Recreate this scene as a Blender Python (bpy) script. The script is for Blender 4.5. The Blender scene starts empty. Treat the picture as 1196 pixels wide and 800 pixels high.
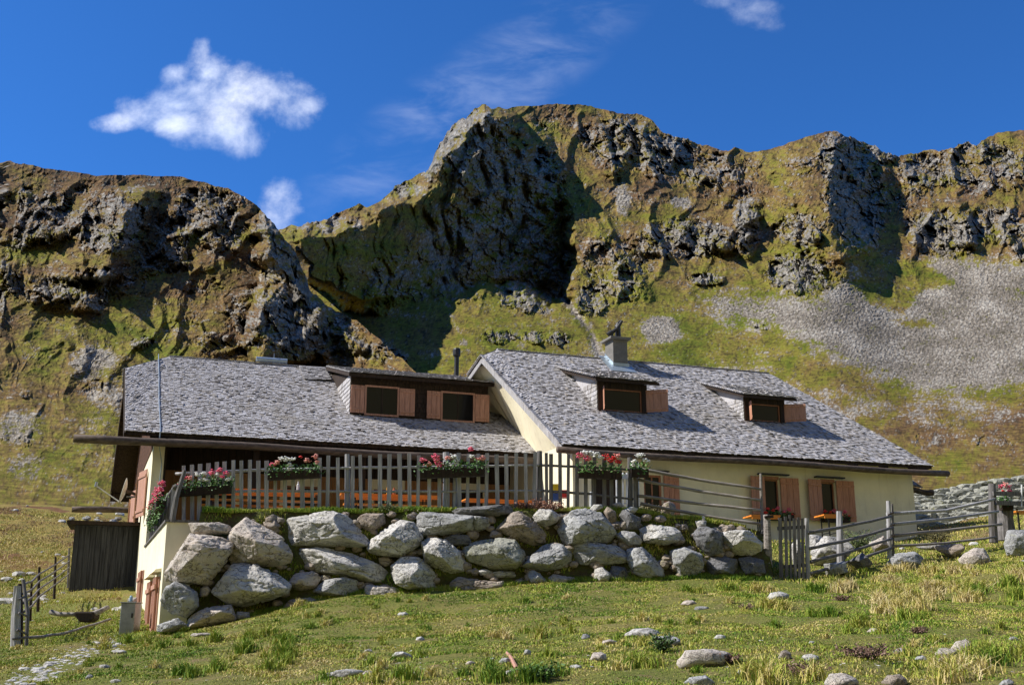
import bpy, math, random
import numpy as np
from mathutils import Vector
random.seed(7)
RNG = np.random.default_rng(7)
SC = bpy.context.scene
COL = SC.collection
R = math.radians

# ------------------------------------------------------------------ camera model
F0 = 1280.0; PIT = R(14.58); PHI = R(19.64); FH = F0 / math.cos(PIT)
cp, sp = math.cos(PIT), math.sin(PIT)
HY = 400 + F0 * math.tan(PIT)
def ray(px, py):
    a = (px - 598) / F0; b = (400 - py) / F0
    return np.array([a, cp - b * sp, sp + b * cp])
def rect(px, py):
    d = ray(px, py)
    return (598 + FH * d[0] / d[1], HY - FH * d[2] / d[1])
def atY(px, py, Y):
    d = ray(px, py); return d * (Y / d[1])
U = np.array([math.cos(PHI), math.sin(PHI), 0.0]); W = np.array([-math.sin(PHI), math.cos(PHI), 0.0])
def H(s, q, z): return U * s + W * q + np.array([0, 0, z])
def onq(px, py, q):
    d = ray(px, py); P = d * (q / (d @ W)); return (P @ U, P @ W, P[2])
def onroof(px, py, q0, z0, m):
    d = ray(px, py); t = (z0 - m * q0) / (d[2] - m * (d @ W)); P = d * t; return (P @ U, P @ W, P[2])

# ------------------------------------------------------------------ noise in numpy
_perm = np.random.default_rng(3).permutation(256).astype(np.int64); _perm = np.concatenate([_perm, _perm, _perm])
_g3 = np.random.default_rng(4).normal(size=(256, 3)); _g3 /= np.linalg.norm(_g3, axis=1)[:, None]
_g2 = np.random.default_rng(5).normal(size=(256, 2)); _g2 /= np.linalg.norm(_g2, axis=1)[:, None]
def _fade(t): return t * t * t * (t * (t * 6 - 15) + 10)
def pn2(x, y, seed=0):
    xi = np.floor(x).astype(np.int64); yi = np.floor(y).astype(np.int64); xf = x - xi; yf = y - yi
    u = _fade(xf); v = _fade(yf)
    def g(i, j):
        h = _perm[(_perm[(xi + i + seed * 17) & 255] + yi + j + seed * 7) & 255]
        return _g2[h, 0] * (xf - i) + _g2[h, 1] * (yf - j)
    a = g(0, 0) * (1 - u) + g(1, 0) * u; b = g(0, 1) * (1 - u) + g(1, 1) * u
    return (a * (1 - v) + b * v) * 1.5
def fbm2(x, y, o=5, seed=0, gain=.5):
    r = 0; a = 1.0; f = 1.0
    for k in range(o):
        r = r + a * pn2(x * f, y * f, seed + k); a *= gain; f *= 2.03
    return r
def pn3(p, seed=0):
    i = np.floor(p).astype(np.int64); f = p - i; u = _fade(f); r = 0
    for a in (0, 1):
        for b in (0, 1):
            for c in (0, 1):
                h = _perm[(_perm[(_perm[(i[:, 0] + a + seed * 13) & 255] + i[:, 1] + b) & 255] + i[:, 2] + c) & 255]
                g = _g3[h]
                d = g[:, 0] * (f[:, 0] - a) + g[:, 1] * (f[:, 1] - b) + g[:, 2] * (f[:, 2] - c)
                w = (u[:, 0] if a else 1 - u[:, 0]) * (u[:, 1] if b else 1 - u[:, 1]) * (u[:, 2] if c else 1 - u[:, 2])
                r = r + d * w
    return r * 1.5
def fbm3(p, o=4, seed=0, gain=.5):
    r = 0; a = 1.0; f = 1.0
    for k in range(o):
        r = r + a * pn3(p * f, seed + k); a *= gain; f *= 2.03
    return r
def _rnd(h, k):
    return ((h * 9301 + k * 49297 + 233) * 2654435761 % 4294967296) / 4294967296.0
def facet2(x, y, seed=0, c=.6):
    """cells of randomly tilted planes: value of the nearest cell's plane, and F2-F1"""
    xi = np.floor(x).astype(np.int64); yi = np.floor(y).astype(np.int64)
    b1 = np.full(x.shape, 9e9); b2 = np.full(x.shape, 9e9); val = np.zeros(x.shape)
    for i in (-1, 0, 1):
        for j in (-1, 0, 1):
            h = _perm[(_perm[(xi + i + seed * 31) & 255] + yi + j + seed * 3) & 255] + 1
            rx = _rnd(h, 1); ry = _rnd(h, 2)
            dx = x - (xi + i + rx); dy = y - (yi + j + ry); d = dx * dx + dy * dy
            v = dx * (_rnd(h, 3) - .5) * 2 + dy * (_rnd(h, 4) - .5) * 2 + c * (_rnd(h, 5) - .5)
            n = d < b1
            b2 = np.where(n, b1, np.minimum(b2, d)); val = np.where(n, v, val); b1 = np.where(n, d, b1)
    return val, np.sqrt(b2) - np.sqrt(b1)
def sstep(a, b, x):
    t = np.clip((x - a) / (b - a), 0, 1); return t * t * (3 - 2 * t)

# ------------------------------------------------------------------ mesh helpers
ORG = {}
def org(o): return ORG.get(o.name, np.zeros(3))
def link(o): COL.objects.link(o); return o
def raw_mesh(name, V, Fs, mat=None, smooth=False, attrs=None):
    V = np.asarray(V, dtype=np.float32); me = bpy.data.meshes.new(name)
    if isinstance(Fs, np.ndarray):
        n, k = Fs.shape
        me.vertices.add(len(V)); me.vertices.foreach_set('co', V.ravel())
        me.loops.add(n * k); me.loops.foreach_set('vertex_index', Fs.ravel().astype(np.int32))
        me.polygons.add(n); me.polygons.foreach_set('loop_start', np.arange(0, n * k, k, dtype=np.int32))
        me.polygons.foreach_set('loop_total', np.full(n, k, dtype=np.int32))
        me.update(calc_edges=True)
    else:
        me.from_pydata(V.tolist(), [], Fs); me.update()
    if attrs:
        for nm, (dom, a) in attrs.items():
            at = me.attributes.new(nm, 'FLOAT', dom); at.data.foreach_set('value', np.asarray(a, dtype=np.float32).ravel())
    if mat: me.materials.append(mat)
    me.polygons.foreach_set('use_smooth', np.full(len(me.polygons), smooth))
    return me
def tag(o, label=None, cat=None, group=None, kind=None):
    if label: o['label'] = label
    if cat: o['category'] = cat
    if group: o['group'] = group
    if kind: o['kind'] = kind
    return o
def empty(name, loc, label=None, cat=None, group=None):
    o = bpy.data.objects.new(name, None); o.empty_display_size = .2; link(o); o.location = Vector(loc)
    ORG[o.name] = np.array(loc, float); tag(o, label, cat, group); return o
def copy_tree(o, parent=None):
    c = o.copy(); COL.objects.link(c); c.parent = parent; ORG[c.name] = org(o)
    for ch in list(o.children): copy_tree(ch, c)
    return c
class MB:
    def __init__(s): s.v = []; s.f = []; s.t = []
    def add(s, vs, fs, tint=None):
        n = len(s.v); s.v += [tuple(map(float, p)) for p in vs]; s.f += [tuple(n + i for i in f) for f in fs]
        s.t += [random.random() if tint is None else tint] * len(fs); return s
    def hexa(s, b, t, tint=None):      # b, t: four bottom and four top points, same order
        return s.add(list(b) + list(t), [(3, 2, 1, 0), (4, 5, 6, 7), (0, 1, 5, 4), (1, 2, 6, 5), (2, 3, 7, 6), (3, 0, 4, 7)], tint)
    def prism(s, poly, vec, tint=None):
        n = len(poly); vec = np.asarray(vec, float); A = [np.asarray(p, float) for p in poly]; B = [p + vec for p in A]
        return s.add(A + B, [tuple(range(n - 1, -1, -1)), tuple(range(n, 2 * n))] + [(i, (i + 1) % n, n + (i + 1) % n, n + i) for i in range(n)], tint)
    def bar(s, a, b, w, h, up=(0, 0, 1), tint=None, roll=0):
        a = np.asarray(a, float); b = np.asarray(b, float); d = b - a; L = np.linalg.norm(d); d = d / L
        up = np.asarray(up, float)
        if abs(d @ up) > .95: up = np.array([0, 1., 0])
        x = np.cross(d, up); x /= np.linalg.norm(x); y = np.cross(x, d)
        if roll: x, y = x * math.cos(roll) + y * math.sin(roll), y * math.cos(roll) - x * math.sin(roll)
        c = [(-1, -1), (1, -1), (1, 1), (-1, 1)]
        return s.hexa([a + x * i * w / 2 + y * j * h / 2 for i, j in c], [b + x * i * w / 2 + y * j * h / 2 for i, j in c], tint)
    def hbox(s, s0, s1, q0, q1, z0, z1, tint=None):     # box in house axes
        return s.hexa([H(s0, q0, z0), H(s1, q0, z0), H(s1, q1, z0), H(s0, q1, z0)], [H(s0, q0, z1), H(s1, q0, z1), H(s1, q1, z1), H(s0, q1, z1)], tint)
    def box(s, c, d, tint=None):
        x, y, z = c; a, b, e = [k / 2 for k in d]
        return s.hexa([(x - a, y - b, z - e), (x + a, y - b, z - e), (x + a, y + b, z - e), (x - a, y + b, z - e)],
                      [(x - a, y - b, z + e), (x + a, y - b, z + e), (x + a, y + b, z + e), (x - a, y + b, z + e)], tint)
    def tube(s, path, rad, n=8, cap=True, jit=0, tint=None):
        P = [np.asarray(p, float) for p in path]; m = len(P)
        rad = rad if hasattr(rad, '__len__') else [rad] * m
        vs = []; x0 = None
        for i in range(m):
            d = P[min(i + 1, m - 1)] - P[max(i - 1, 0)]; d /= np.linalg.norm(d)
            if x0 is None:
                ref = np.array([0, 0, 1.]) if abs(d[2]) < .9 else np.array([0, 1., 0]); x0 = np.cross(d, ref)
            x0 = x0 - d * (x0 @ d); x0 /= np.linalg.norm(x0); y0 = np.cross(d, x0)
            for k in range(n):
                a = 2 * math.pi * k / n; rr = rad[i] * (1 + random.uniform(-jit, jit))
                vs.append(P[i] + (x0 * math.cos(a) + y0 * math.sin(a)) * rr)
        fs = [(i * n + k, i * n + (k + 1) % n, (i + 1) * n + (k + 1) % n, (i + 1) * n + k) for i in range(m - 1) for k in range(n)]
        if cap: fs += [tuple(range(n - 1, -1, -1)), tuple((m - 1) * n + k for k in range(n))]
        return s.add(vs, fs, tint)
    def build(s, name, mat, parent=None, at=None, smooth=False, bevel=0):
        o0 = np.asarray(at, float) if at is not None else (org(parent) if parent else np.zeros(3))
        V = np.array(s.v) - o0
        me = raw_mesh(name, V, s.f, mat, smooth, {'tint': ('FACE', s.t)})
        o = bpy.data.objects.new(name, me); link(o); ORG[o.name] = o0
        if parent: o.parent = parent
        else: o.location = Vector(o0)
        if bevel:
            b = o.modifiers.new('bevel', 'BEVEL'); b.width = bevel; b.segments = 2; b.limit_method = 'ANGLE'
        return o
def add_raw(name, V, Fs, mat, parent=None, at=None, smooth=False, attrs=None):
    o0 = np.asarray(at, float) if at is not None else (org(parent) if parent else np.zeros(3))
    me = raw_mesh(name, np.asarray(V) - o0, Fs, mat, smooth, attrs)
    o = bpy.data.objects.new(name, me); link(o); ORG[o.name] = o0
    if parent: o.parent = parent
    else: o.location = Vector(o0)
    return o

# ------------------------------------------------------------------ node helpers
class NT:
    def __init__(s, nt): s.nt = nt; s.L = nt.links
    def n(s, typ, **k):
        nd = s.nt.nodes.new(typ)
        for a, b in k.items():
            if a.startswith('i_'):
                key = a[2:]; key = int(key) if key.isdigit() else key.replace('_', ' ')
                s.set(nd.inputs[key], b)
            else: setattr(nd, a, b)
        return nd
    def set(s, sock, v):
        if isinstance(v, bpy.types.NodeSocket): s.L.new(v, sock)
        elif isinstance(v, bpy.types.Node): s.L.new(v.outputs[0], sock)
        else: sock.default_value = v
    def math(s, op, a, b=None, c=None, clamp=False):
        nd = s.nt.nodes.new('ShaderNodeMath'); nd.operation = op; nd.use_clamp = clamp
        for i, v in enumerate((a, b, c)):
            if v is not None: s.set(nd.inputs[i], v)
        return nd.outputs[0]
    def mix(s, fac, a, b, blend='MIX'):
        nd = s.nt.nodes.new('ShaderNodeMix'); nd.data_type = 'RGBA'; nd.blend_type = blend
        s.set(nd.inputs[0], fac); s.set(nd.inputs[6], a if not isinstance(a, tuple) else (*a[:3], 1)); s.set(nd.inputs[7], b if not isinstance(b, tuple) else (*b[:3], 1))
        return nd.outputs[2]
    def noise(s, vec, scale, detail=4, rough=.55, dist=0, typ='FBM'):
        nd = s.n('ShaderNodeTexNoise', noise_dimensions='3D', noise_type=typ); s.set(nd.inputs['Vector'], vec)
        nd.inputs['Scale'].default_value = scale; nd.inputs['Detail'].default_value = detail; nd.inputs['Roughness'].default_value = rough; nd.inputs['Distortion'].default_value = dist
        return nd.outputs[0]
    def vor(s, vec, scale, feature='F1', rnd=1.0, out=0):
        nd = s.n('ShaderNodeTexVoronoi', feature=feature); s.set(nd.inputs['Vector'], vec); nd.inputs['Scale'].default_value = scale; nd.inputs['Randomness'].default_value = rnd
        return nd.outputs[out]
    def ramp(s, fac, stops, interp='LINEAR'):
        nd = s.n('ShaderNodeValToRGB'); nd.color_ramp.interpolation = interp; e = nd.color_ramp.elements
        while len(e) < len(stops): e.new(.5)
        for el, (p, c) in zip(e, stops):
            el.position = p; el.color = (*c, 1) if isinstance(c, tuple) else (c, c, c, 1)
        s.set(nd.inputs[0], fac); return nd.outputs[0]
    def sm(s, v, a, b):
        nd = s.n('ShaderNodeMapRange', interpolation_type='SMOOTHSTEP'); s.set(nd.inputs[0], v); nd.inputs[1].default_value = a; nd.inputs[2].default_value = b
        return nd.outputs[0]
    def attr(s, name): return s.n('ShaderNodeAttribute', attribute_name=name).outputs['Fac']
    def obj(s): return s.n('ShaderNodeTexCoord').outputs['Object']
    def pos(s): return s.n('ShaderNodeNewGeometry').outputs['Position']
    def scalevec(s, v, sc):
        nd = s.n('ShaderNodeVectorMath', operation='MULTIPLY'); s.set(nd.inputs[0], v); nd.inputs[1].default_value = sc; return nd.outputs[0]
    def bump(s, h, strength=.5, dist=.02, normal=None):
        nd = s.n('ShaderNodeBump'); s.set(nd.inputs['Height'], h); nd.inputs['Strength'].default_value = strength; nd.inputs['Distance'].default_value = dist
        if normal: s.set(nd.inputs['Normal'], normal)
        return nd.outputs[0]
def newmat(name):
    m = bpy.data.materials.new(name); m.use_nodes = True; nt = m.node_tree; b = nt.nodes['Principled BSDF']
    b.inputs['Roughness'].default_value = .85; b.inputs['Specular IOR Level'].default_value = .25
    return m, NT(nt), b
def simple(name, col, rough=.8, var=.25, scale=6, bump=.2, dist=.01, spec=.25, metal=0, dark=None, stretch=(1, 1, 1)):
    """one colour with mottling, grime and a little relief"""
    m, N, b = newmat(name); p = N.scalevec(N.pos(), stretch)
    n = N.noise(p, scale, 6, .6); n2 = N.noise(p, scale * 5.3, 4, .6)
    c2 = dark or tuple(k * (1 - 1.6 * var) for k in col); c1 = tuple(min(1, k * (1 + .5 * var)) for k in col)
    c = N.mix(N.sm(n, .3, .7), c2, c1); c = N.mix(N.math('MULTIPLY', N.attr('tint'), .35), c, tuple(k * .6 for k in col))
    N.set(b.inputs['Base Color'], c); b.inputs['Roughness'].default_value = rough; b.inputs['Specular IOR Level'].default_value = spec; b.inputs['Metallic'].default_value = metal
    if bump: N.set(b.inputs['Normal'], N.bump(N.math('ADD', n, n2), bump, dist))
    return m

# ------------------------------------------------------------------ camera, sun, sky
cam = bpy.data.objects.new('camera', bpy.data.cameras.new('camera')); link(cam)
cam.data.sensor_width = 36; cam.data.lens = F0 / 1196 * 36; cam.data.clip_start = .1; cam.data.clip_end = 6000
cam.location = (0, 0, 0); cam.rotation_euler = (R(90) + PIT, 0, 0); SC.camera = cam
SUN_EL = R(44); SUN_AZ = R(-91.5)      # azimuth clockwise from +Y
sv = np.array([math.sin(SUN_AZ) * math.cos(SUN_EL), math.cos(SUN_AZ) * math.cos(SUN_EL), math.sin(SUN_EL)])
sun = bpy.data.objects.new('sun', bpy.data.lights.new('sun', 'SUN')); link(sun)
sun.data.energy = 4.6; sun.data.angle = R(.5); sun.data.color = (1, .95, .87)
sun.rotation_euler = Vector(sv).to_track_quat('Z', 'Y').to_euler(); sun.location = (-30, 0, 40)
wd = bpy.data.worlds.new('World'); SC.world = wd; wd.use_nodes = True
N = NT(wd.node_tree); bg = wd.node_tree.nodes['Background']
sky = N.n('ShaderNodeTexSky', sky_type='NISHITA', sun_disc=False); sky.sun_elevation = SUN_EL; sky.sun_rotation = SUN_AZ % (2 * math.pi)
sky.altitude = 2200; sky.air_density = 1.0; sky.dust_density = .25; sky.ozone_density = 3.0
skyc = N.mix(1.0, sky.outputs[0], (.27, .70, 1.20), 'MULTIPLY')
gen = N.n('ShaderNodeTexCoord').outputs['Generated']
sx = N.n('ShaderNodeSeparateXYZ'); N.set(sx.inputs[0], gen)
yy = N.math('MAXIMUM', sx.outputs[1], .02)
cx_ = N.math('DIVIDE', sx.outputs[0], yy); cz_ = N.math('DIVIDE', sx.outputs[2], yy)
cv = N.n('ShaderNodeCombineXYZ'); N.set(cv.inputs[0], cx_); N.set(cv.inputs[1], cz_); cv = cv.outputs[0]
def blob(px, py, rx, ry, rot=0):
    hx, hy = rect(px, py); a, b = (hx - 598) / FH, (HY - hy) / FH
    x = N.math('SUBTRACT', cx_, a); y = N.math('SUBTRACT', cz_, b); c, s_ = math.cos(R(rot)), math.sin(R(rot))
    xr = N.math('ADD', N.math('MULTIPLY', x, c * FH / rx), N.math('MULTIPLY', y, s_ * FH / rx))
    yr = N.math('ADD', N.math('MULTIPLY', x, -s_ * FH / ry), N.math('MULTIPLY', y, c * FH / ry))
    return N.math('SUBTRACT', 1.0, N.math('ADD', N.math('MULTIPLY', xr, xr), N.math('MULTIPLY', yr, yr)))
def cloud(blobs, k, seed, lo, hi, scale=14, dens=1.0):
    m = None
    for b in blobs:
        v = blob(*b); m = v if m is None else N.math('SMOOTH_MAX', m, v, .35)
    off = N.n('ShaderNodeVectorMath', operation='ADD'); N.set(off.inputs[0], cv); off.inputs[1].default_value = (seed, seed * .7, seed)
    n = N.noise(off.outputs[0], scale, 7, .62, .15)
    v = N.math('ADD', m, N.math('MULTIPLY', N.math('SUBTRACT', n, .5), k))
    return N.math('MULTIPLY', N.sm(v, lo, hi), dens)
c1 = cloud([(200, 118, 44, 30, 0), (228, 112, 44, 34, 0), (262, 132, 56, 42, 0), (286, 152, 34, 30, 0), (314, 120, 52, 32, 0), (352, 124, 26, 14, 10), (170, 126, 34, 20, 0), (146, 142, 30, 13, 8), (232, 66, 14, 24, 0), (238, 84, 24, 22, 0), (205, 88, 26, 16, 30), (215, 142, 40, 20, 0)], 9.5, 2.2, -1.2, 3.0, 10, .97)
c2 = cloud([(334, 238, 30, 28, 0), (325, 258, 28, 24, 0)], 5, 9.4, -.5, 2.1, 17, .7)
c3 = cloud([(884, 10, 44, 32, -20), (845, 0, 34, 14, 0)], 5, 5.2, -.4, 2.8, 17, .5)
st = N.n('ShaderNodeMapping'); N.set(st.inputs[0], cv); st.inputs['Rotation'].default_value = (0, 0, R(-28)); st.inputs['Scale'].default_value = (7, 17, 1)
wn = N.noise(st.outputs[0], 1.6, 5, .6, .35)
c4 = N.math('MULTIPLY', N.math('MULTIPLY', N.sm(blob(560, 110, 330, 80, 38), -.1, 1.0), N.sm(wn, .38, .8)), .15)
cm = N.math('MAXIMUM', N.math('MAXIMUM', c1, c2), N.math('MAXIMUM', c3, c4), clamp=True)
shade = N.noise(cv, 16, 4, .6)
cc = N.mix(N.sm(shade, .3, .7), (7.0, 7.8, 9.6), (8.6, 8.9, 9.8))
N.set(bg.inputs[0], N.mix(cm, skyc, cc)); bg.inputs[1].default_value = .10
SC.view_settings.view_transform = 'Standard'; SC.view_settings.look = 'None'; SC.view_settings.gamma = 1; SC.view_settings.use_curve_mapping = False
SC.view_settings.exposure = .58
SC.render.engine = 'CYCLES'; SC.cycles.use_denoising = True; SC.cycles.max_bounces = 6; SC.cycles.diffuse_bounces = 3; SC.cycles.transparent_max_bounces = 8
try: SC.cycles.denoiser = 'OPENIMAGEDENOISE'
except Exception: pass
# ------------------------------------------------------------------ the meadow: one smooth surface through surveyed points
_cp = []
for px, py, Y in [(0, 800, 13.5), (300, 800, 11.6), (598, 800, 10), (900, 800, 9.5), (1196, 800, 9.4), (190, 743, 22.3), (350, 706, 22), (500, 692, 22),
                  (700, 684, 22), (880, 676, 22.5), (0, 757, 20), (140, 742, 23.5), (80, 692, 33), (145, 688, 33), (0, 690, 33), (950, 676, 23.2), (1040, 652, 26),
                  (1196, 668, 22), (1196, 640, 26), (1070, 636, 30.3), (1150, 612, 33), (1196, 592, 40), (1100, 582, 46), (0, 640, 42), (60, 600, 50), (600, 745, 16), (950, 655, 24.6),
                  (1000, 730, 15), (200, 770, 16)]:
    P = atY(px, py, Y); _cp.append(P)
for p in [(0, 0, -1.6), (-6, 0, -1.9), (6, 0, -1.5), (0, 5, -1.15), (-3, 25, 1.2), (3, 25.2, 1.5), (-5, 31, 1.3), (4, 33, 2.0), (7.2, 27.5, 2.05), (9.5, 28.5, 2.12), (12, 31, 2.3),
          (11, 36, 2.6), (0, 42, 2.8), (10, 48, 4.2), (-12, 52, 4.2), (24, 50, 5.2), (-20, 20, -1.2), (-14, 33, 1.0), (20, 22, 1.5), (22, 10, -.4), (-20, 8, -2.2)]:
    _cp.append(np.array(p, float))
_cp = np.array(_cp)
def _k(r2): return np.where(r2 > 1e-9, .5 * r2 * np.log(np.maximum(r2, 1e-9)), 0)
_n = len(_cp); _A = np.zeros((_n + 3, _n + 3)); _d2 = ((_cp[:, None, :2] - _cp[None, :, :2]) ** 2).sum(-1)
_A[:_n, :_n] = _k(_d2) + np.eye(_n) * 1.5; _A[:_n, _n] = 1; _A[:_n, _n + 1:] = _cp[:, :2]; _A[_n:, :_n] = _A[:_n, _n:].T
_w = np.linalg.solve(_A, np.concatenate([_cp[:, 2], [0, 0, 0]]))
def gz0(X, Y):
    X = np.clip(np.asarray(X, float), -26, 30); Y = np.clip(np.asarray(Y, float), -3, 54); sh = np.broadcast(X, Y).shape
    X = np.broadcast_to(X, sh).ravel(); Y = np.broadcast_to(Y, sh).ravel(); out = np.empty(len(X))
    for a in range(0, len(X), 60000):
        x, y = X[a:a + 60000], Y[a:a + 60000]
        r2 = (x[:, None] - _cp[None, :, 0]) ** 2 + (y[:, None] - _cp[None, :, 1]) ** 2
        out[a:a + 60000] = _k(r2) @ _w[:_n] + _w[_n] + _w[_n + 1] * x + _w[_n + 2] * y
    return out.reshape(sh)
def gz(X, Y):
    X = np.asarray(X, float); Y = np.asarray(Y, float)
    return gz0(X, Y) + .07 * pn2(X * .45, Y * .45, 2) + .035 * pn2(X * 1.4, Y * 1.4, 3) + .018 * pn2(X * 4, Y * 4, 4)
def grid_faces(nr, nc):
    i = np.arange(nr - 1)[:, None] * nc + np.arange(nc - 1)[None, :]
    return np.stack([i, i + 1, i + nc + 1, i + nc], -1).reshape(-1, 4)
def axis(lo, hi, n, far_lo, far_hi, k=14):
    a = np.linspace(lo, hi, n); g = np.geomspace(1, 40, k)
    L = lo - (lo - far_lo) * (g - 1 + .6) / 40; Rr = hi + (far_hi - hi) * (g - 1 + .6) / 40
    return np.concatenate([L[::-1], a, Rr])
gx = axis(-24, 26, 420, -500, 500); gy = axis(2, 54, 440, -400, 62, 8)
GX, GY = np.meshgrid(gx, gy)
GZ = gz(GX, GY)
GZ = GZ - np.clip(GY - 54, 0, 10) * .8 - np.clip(np.abs(GX) - 40, 0, 500) * .02
m, N, b = newmat('meadow_turf'); P = N.pos()
n1 = N.noise(P, .35, 5, .6); n2 = N.noise(P, 2.2, 6, .65); n3 = N.noise(P, 22, 5, .7)
c = N.mix(N.sm(n1, .35, .65), (.15, .17, .035), (.23, .20, .06))
c = N.mix(N.sm(n2, .5, .72), c, (.24, .175, .085)); c = N.mix(N.sm(n3, .42, .72), c, (.07, .085, .02))
c = N.mix(N.math('MULTIPLY', N.sm(N.noise(P, 5, 6, .7), .62, .7), .8), c, (.26, .21, .15))
sp_ = N.n('ShaderNodeSeparateXYZ'); N.set(sp_.inputs[0], P); c = N.mix(N.math('MULTIPLY', N.sm(sp_.outputs[1], 28, 46), N.sm(n2, .25, .6)), c, (.27, .195, .055)); c = N.mix(N.math('MULTIPLY', N.sm(sp_.outputs[1], 30, 44), N.sm(n1, .54, .6)), c, (.16, .08, .04))
N.set(b.inputs['Base Color'], c); N.set(b.inputs['Normal'], N.bump(N.math('ADD', n3, n2), .8, .06)); b.inputs['Specular IOR Level'].default_value = .1
M_TURF = m
meadow = add_raw('meadow', np.stack([GX, GY, GZ], -1).reshape(-1, 3), grid_faces(len(gy), len(gx)), M_TURF, smooth=True)
tag(meadow, kind='structure')

# ------------------------------------------------------------------ mountains
m, N, b = newmat('mountain'); P = N.pos()
ca = N.n('ShaderNodeAttribute', attribute_name='ground_colour').outputs['Color']; rough_ = N.attr('rock')
n3 = N.noise(P, .8, 7, .75)
c = N.mix(N.sm(n3, .36, .68), N.mix(.42, ca, (0, 0, 0), 'MIX'), N.mix(.5, ca, (1.6, 1.6, 1.6), 'MULTIPLY'))
N.set(b.inputs['Base Color'], c); b.inputs['Specular IOR Level'].default_value = .08; b.inputs['Roughness'].default_value = .95
N.set(b.inputs['Normal'], N.bump(n3, .5, .6))
M_MTN = m
def lerp3(a, b, t): return a + (b - a) * np.clip(t, 0, 1)[..., None]
def cramp(t, stops):
    xs = [p for p, _ in stops]; return np.stack([np.interp(t, xs, [c[k] for _, c in stops]) for k in range(3)], -1)
def colours(hx, hy, rock, scree, tone, seed, steep):
    n1 = fbm2(hx / 42, hy / 26, 5, seed + 1); n2 = fbm2(hx / 11, hy / 7, 4, seed + 2); n3 = fbm2(hx / 3.6, hy / 2.6, 3, seed + 3); n4 = fbm2(hx / 1.7, hy / 1.4, 2, seed + 4)
    t = tone + .20 * n1 + .20 * n2 + .16 * n3
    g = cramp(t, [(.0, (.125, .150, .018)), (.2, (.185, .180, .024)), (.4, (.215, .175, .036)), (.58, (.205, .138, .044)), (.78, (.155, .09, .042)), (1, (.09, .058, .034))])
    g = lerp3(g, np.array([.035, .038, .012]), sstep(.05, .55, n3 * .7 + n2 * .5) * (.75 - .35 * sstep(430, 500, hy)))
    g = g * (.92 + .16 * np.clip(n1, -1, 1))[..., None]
    g = lerp3(g, np.array([.27, .26, .22]), sstep(.70, .85, fbm2(hx / 2.3, hy / 1.8, 3, seed + 5) + .35 * n1 + .2 * scree) * .7)
    r = cramp(.5 + .40 * n2 + .45 * n3 + .25 * n4, [(.05, (.085, .076, .062)), (.35, (.175, .163, .14)), (.6, (.26, .248, .222)), (.8, (.205, .165, .11)), (1, (.36, .35, .32))])
    s_ = cramp(.5 + .55 * n4 + .40 * n3 + .35 * n1, [(0, (.10, .088, .064)), (.4, (.185, .158, .122)), (.7, (.25, .218, .175)), (1, (.40, .37, .31))])
    cr_ = ridged(hx / 9 + .4 * hy / 9, hy / 14, 3, seed + 7, .6); r = lerp3(r, np.array([.06, .055, .045]), sstep(1.25, 1.6, cr_) * .7)
    rm = sstep(.50, .66, rock * .80 + .55 * (steep - .45) * sstep(.05, .4, rock) + .34 * n2 + .34 * n3 + .16 * n1); sm_ = sstep(.36, .66, scree + .32 * n2 + .30 * n3 + .16 * n4 + .3 * n1)
    c = lerp3(g, r, rm); c = lerp3(c, s_, sm_)
    return c, rm
def rectpts(pts): return np.array([rect(*p) for p in pts])
def sil(pts):
    q = rectpts(pts); return lambda x: np.interp(x, q[:, 0], q[:, 1])
def ell(hx, hy, L, warp=0):
    """soft union of ellipses given in photo pixels (cx, cy, rx, ry, strength)"""
    o = np.zeros(hx.shape)
    for (px, py, rx, ry, s) in L:
        cx, cy = rect(px, py); d = ((hx - cx) / rx) ** 2 + ((hy - cy) / (ry * 1.05)) ** 2
        o = np.maximum(o, s * np.clip(1.35 - .75 * d, 0, 1))
    return o
def inpoly(hx, hy, pts, soft=6):
    q = rectpts(pts); n = len(q); ins = np.zeros(hx.shape, bool); dm = np.full(hx.shape, 1e9)
    for i in range(n):
        x1, y1 = q[i]; x2, y2 = q[(i + 1) % n]
        c = ((y1 > hy) != (y2 > hy)) & (hx < (x2 - x1) * (hy - y1) / (y2 - y1 + 1e-9) + x1); ins ^= c
        dx, dy = x2 - x1, y2 - y1; t = np.clip(((hx - x1) * dx + (hy - y1) * dy) / (dx * dx + dy * dy), 0, 1)
        dm = np.minimum(dm, np.hypot(hx - x1 - t * dx, hy - y1 - t * dy))
    return np.clip(.5 + np.where(ins, dm, -dm) / (2 * soft), 0, 1)
def buttress(hx, hy, pts, amp, wl, wr, yf=14):
    """a nose standing out along a line: gentle on its left, dropping steeply on its right"""
    q = rectpts(pts); q = q[np.argsort(q[:, 1])]
    lx = np.interp(hy, q[:, 1], q[:, 0]); a = np.interp(hy, q[:, 1], amp if hasattr(amp, '__len__') else [amp] * len(q))
    a = a * sstep(q[0, 1] - yf, q[0, 1] + yf * .5, hy) * (1 - sstep(q[-1, 1] - yf * .5, q[-1, 1] + yf, hy))
    d = hx - lx + 5 * fbm2(hx / 16, hy / 12, 4, 44)
    return a * np.where(d < 0, np.exp(-(d / wl) ** 2), np.clip(1 - d / wr, 0, 1))
def gully(hx, hy, pts, amp, w, yf=10):
    q = rectpts(pts); q = q[np.argsort(q[:, 1])]
    lx = np.interp(hy, q[:, 1], q[:, 0]); a = amp * sstep(q[0, 1] - yf, q[0, 1] + yf * .5, hy) * (1 - sstep(q[-1, 1] - yf * .5, q[-1, 1] + yf, hy))
    return -a * np.clip(1 - np.abs(hx - lx) / w, 0, 1)

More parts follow.
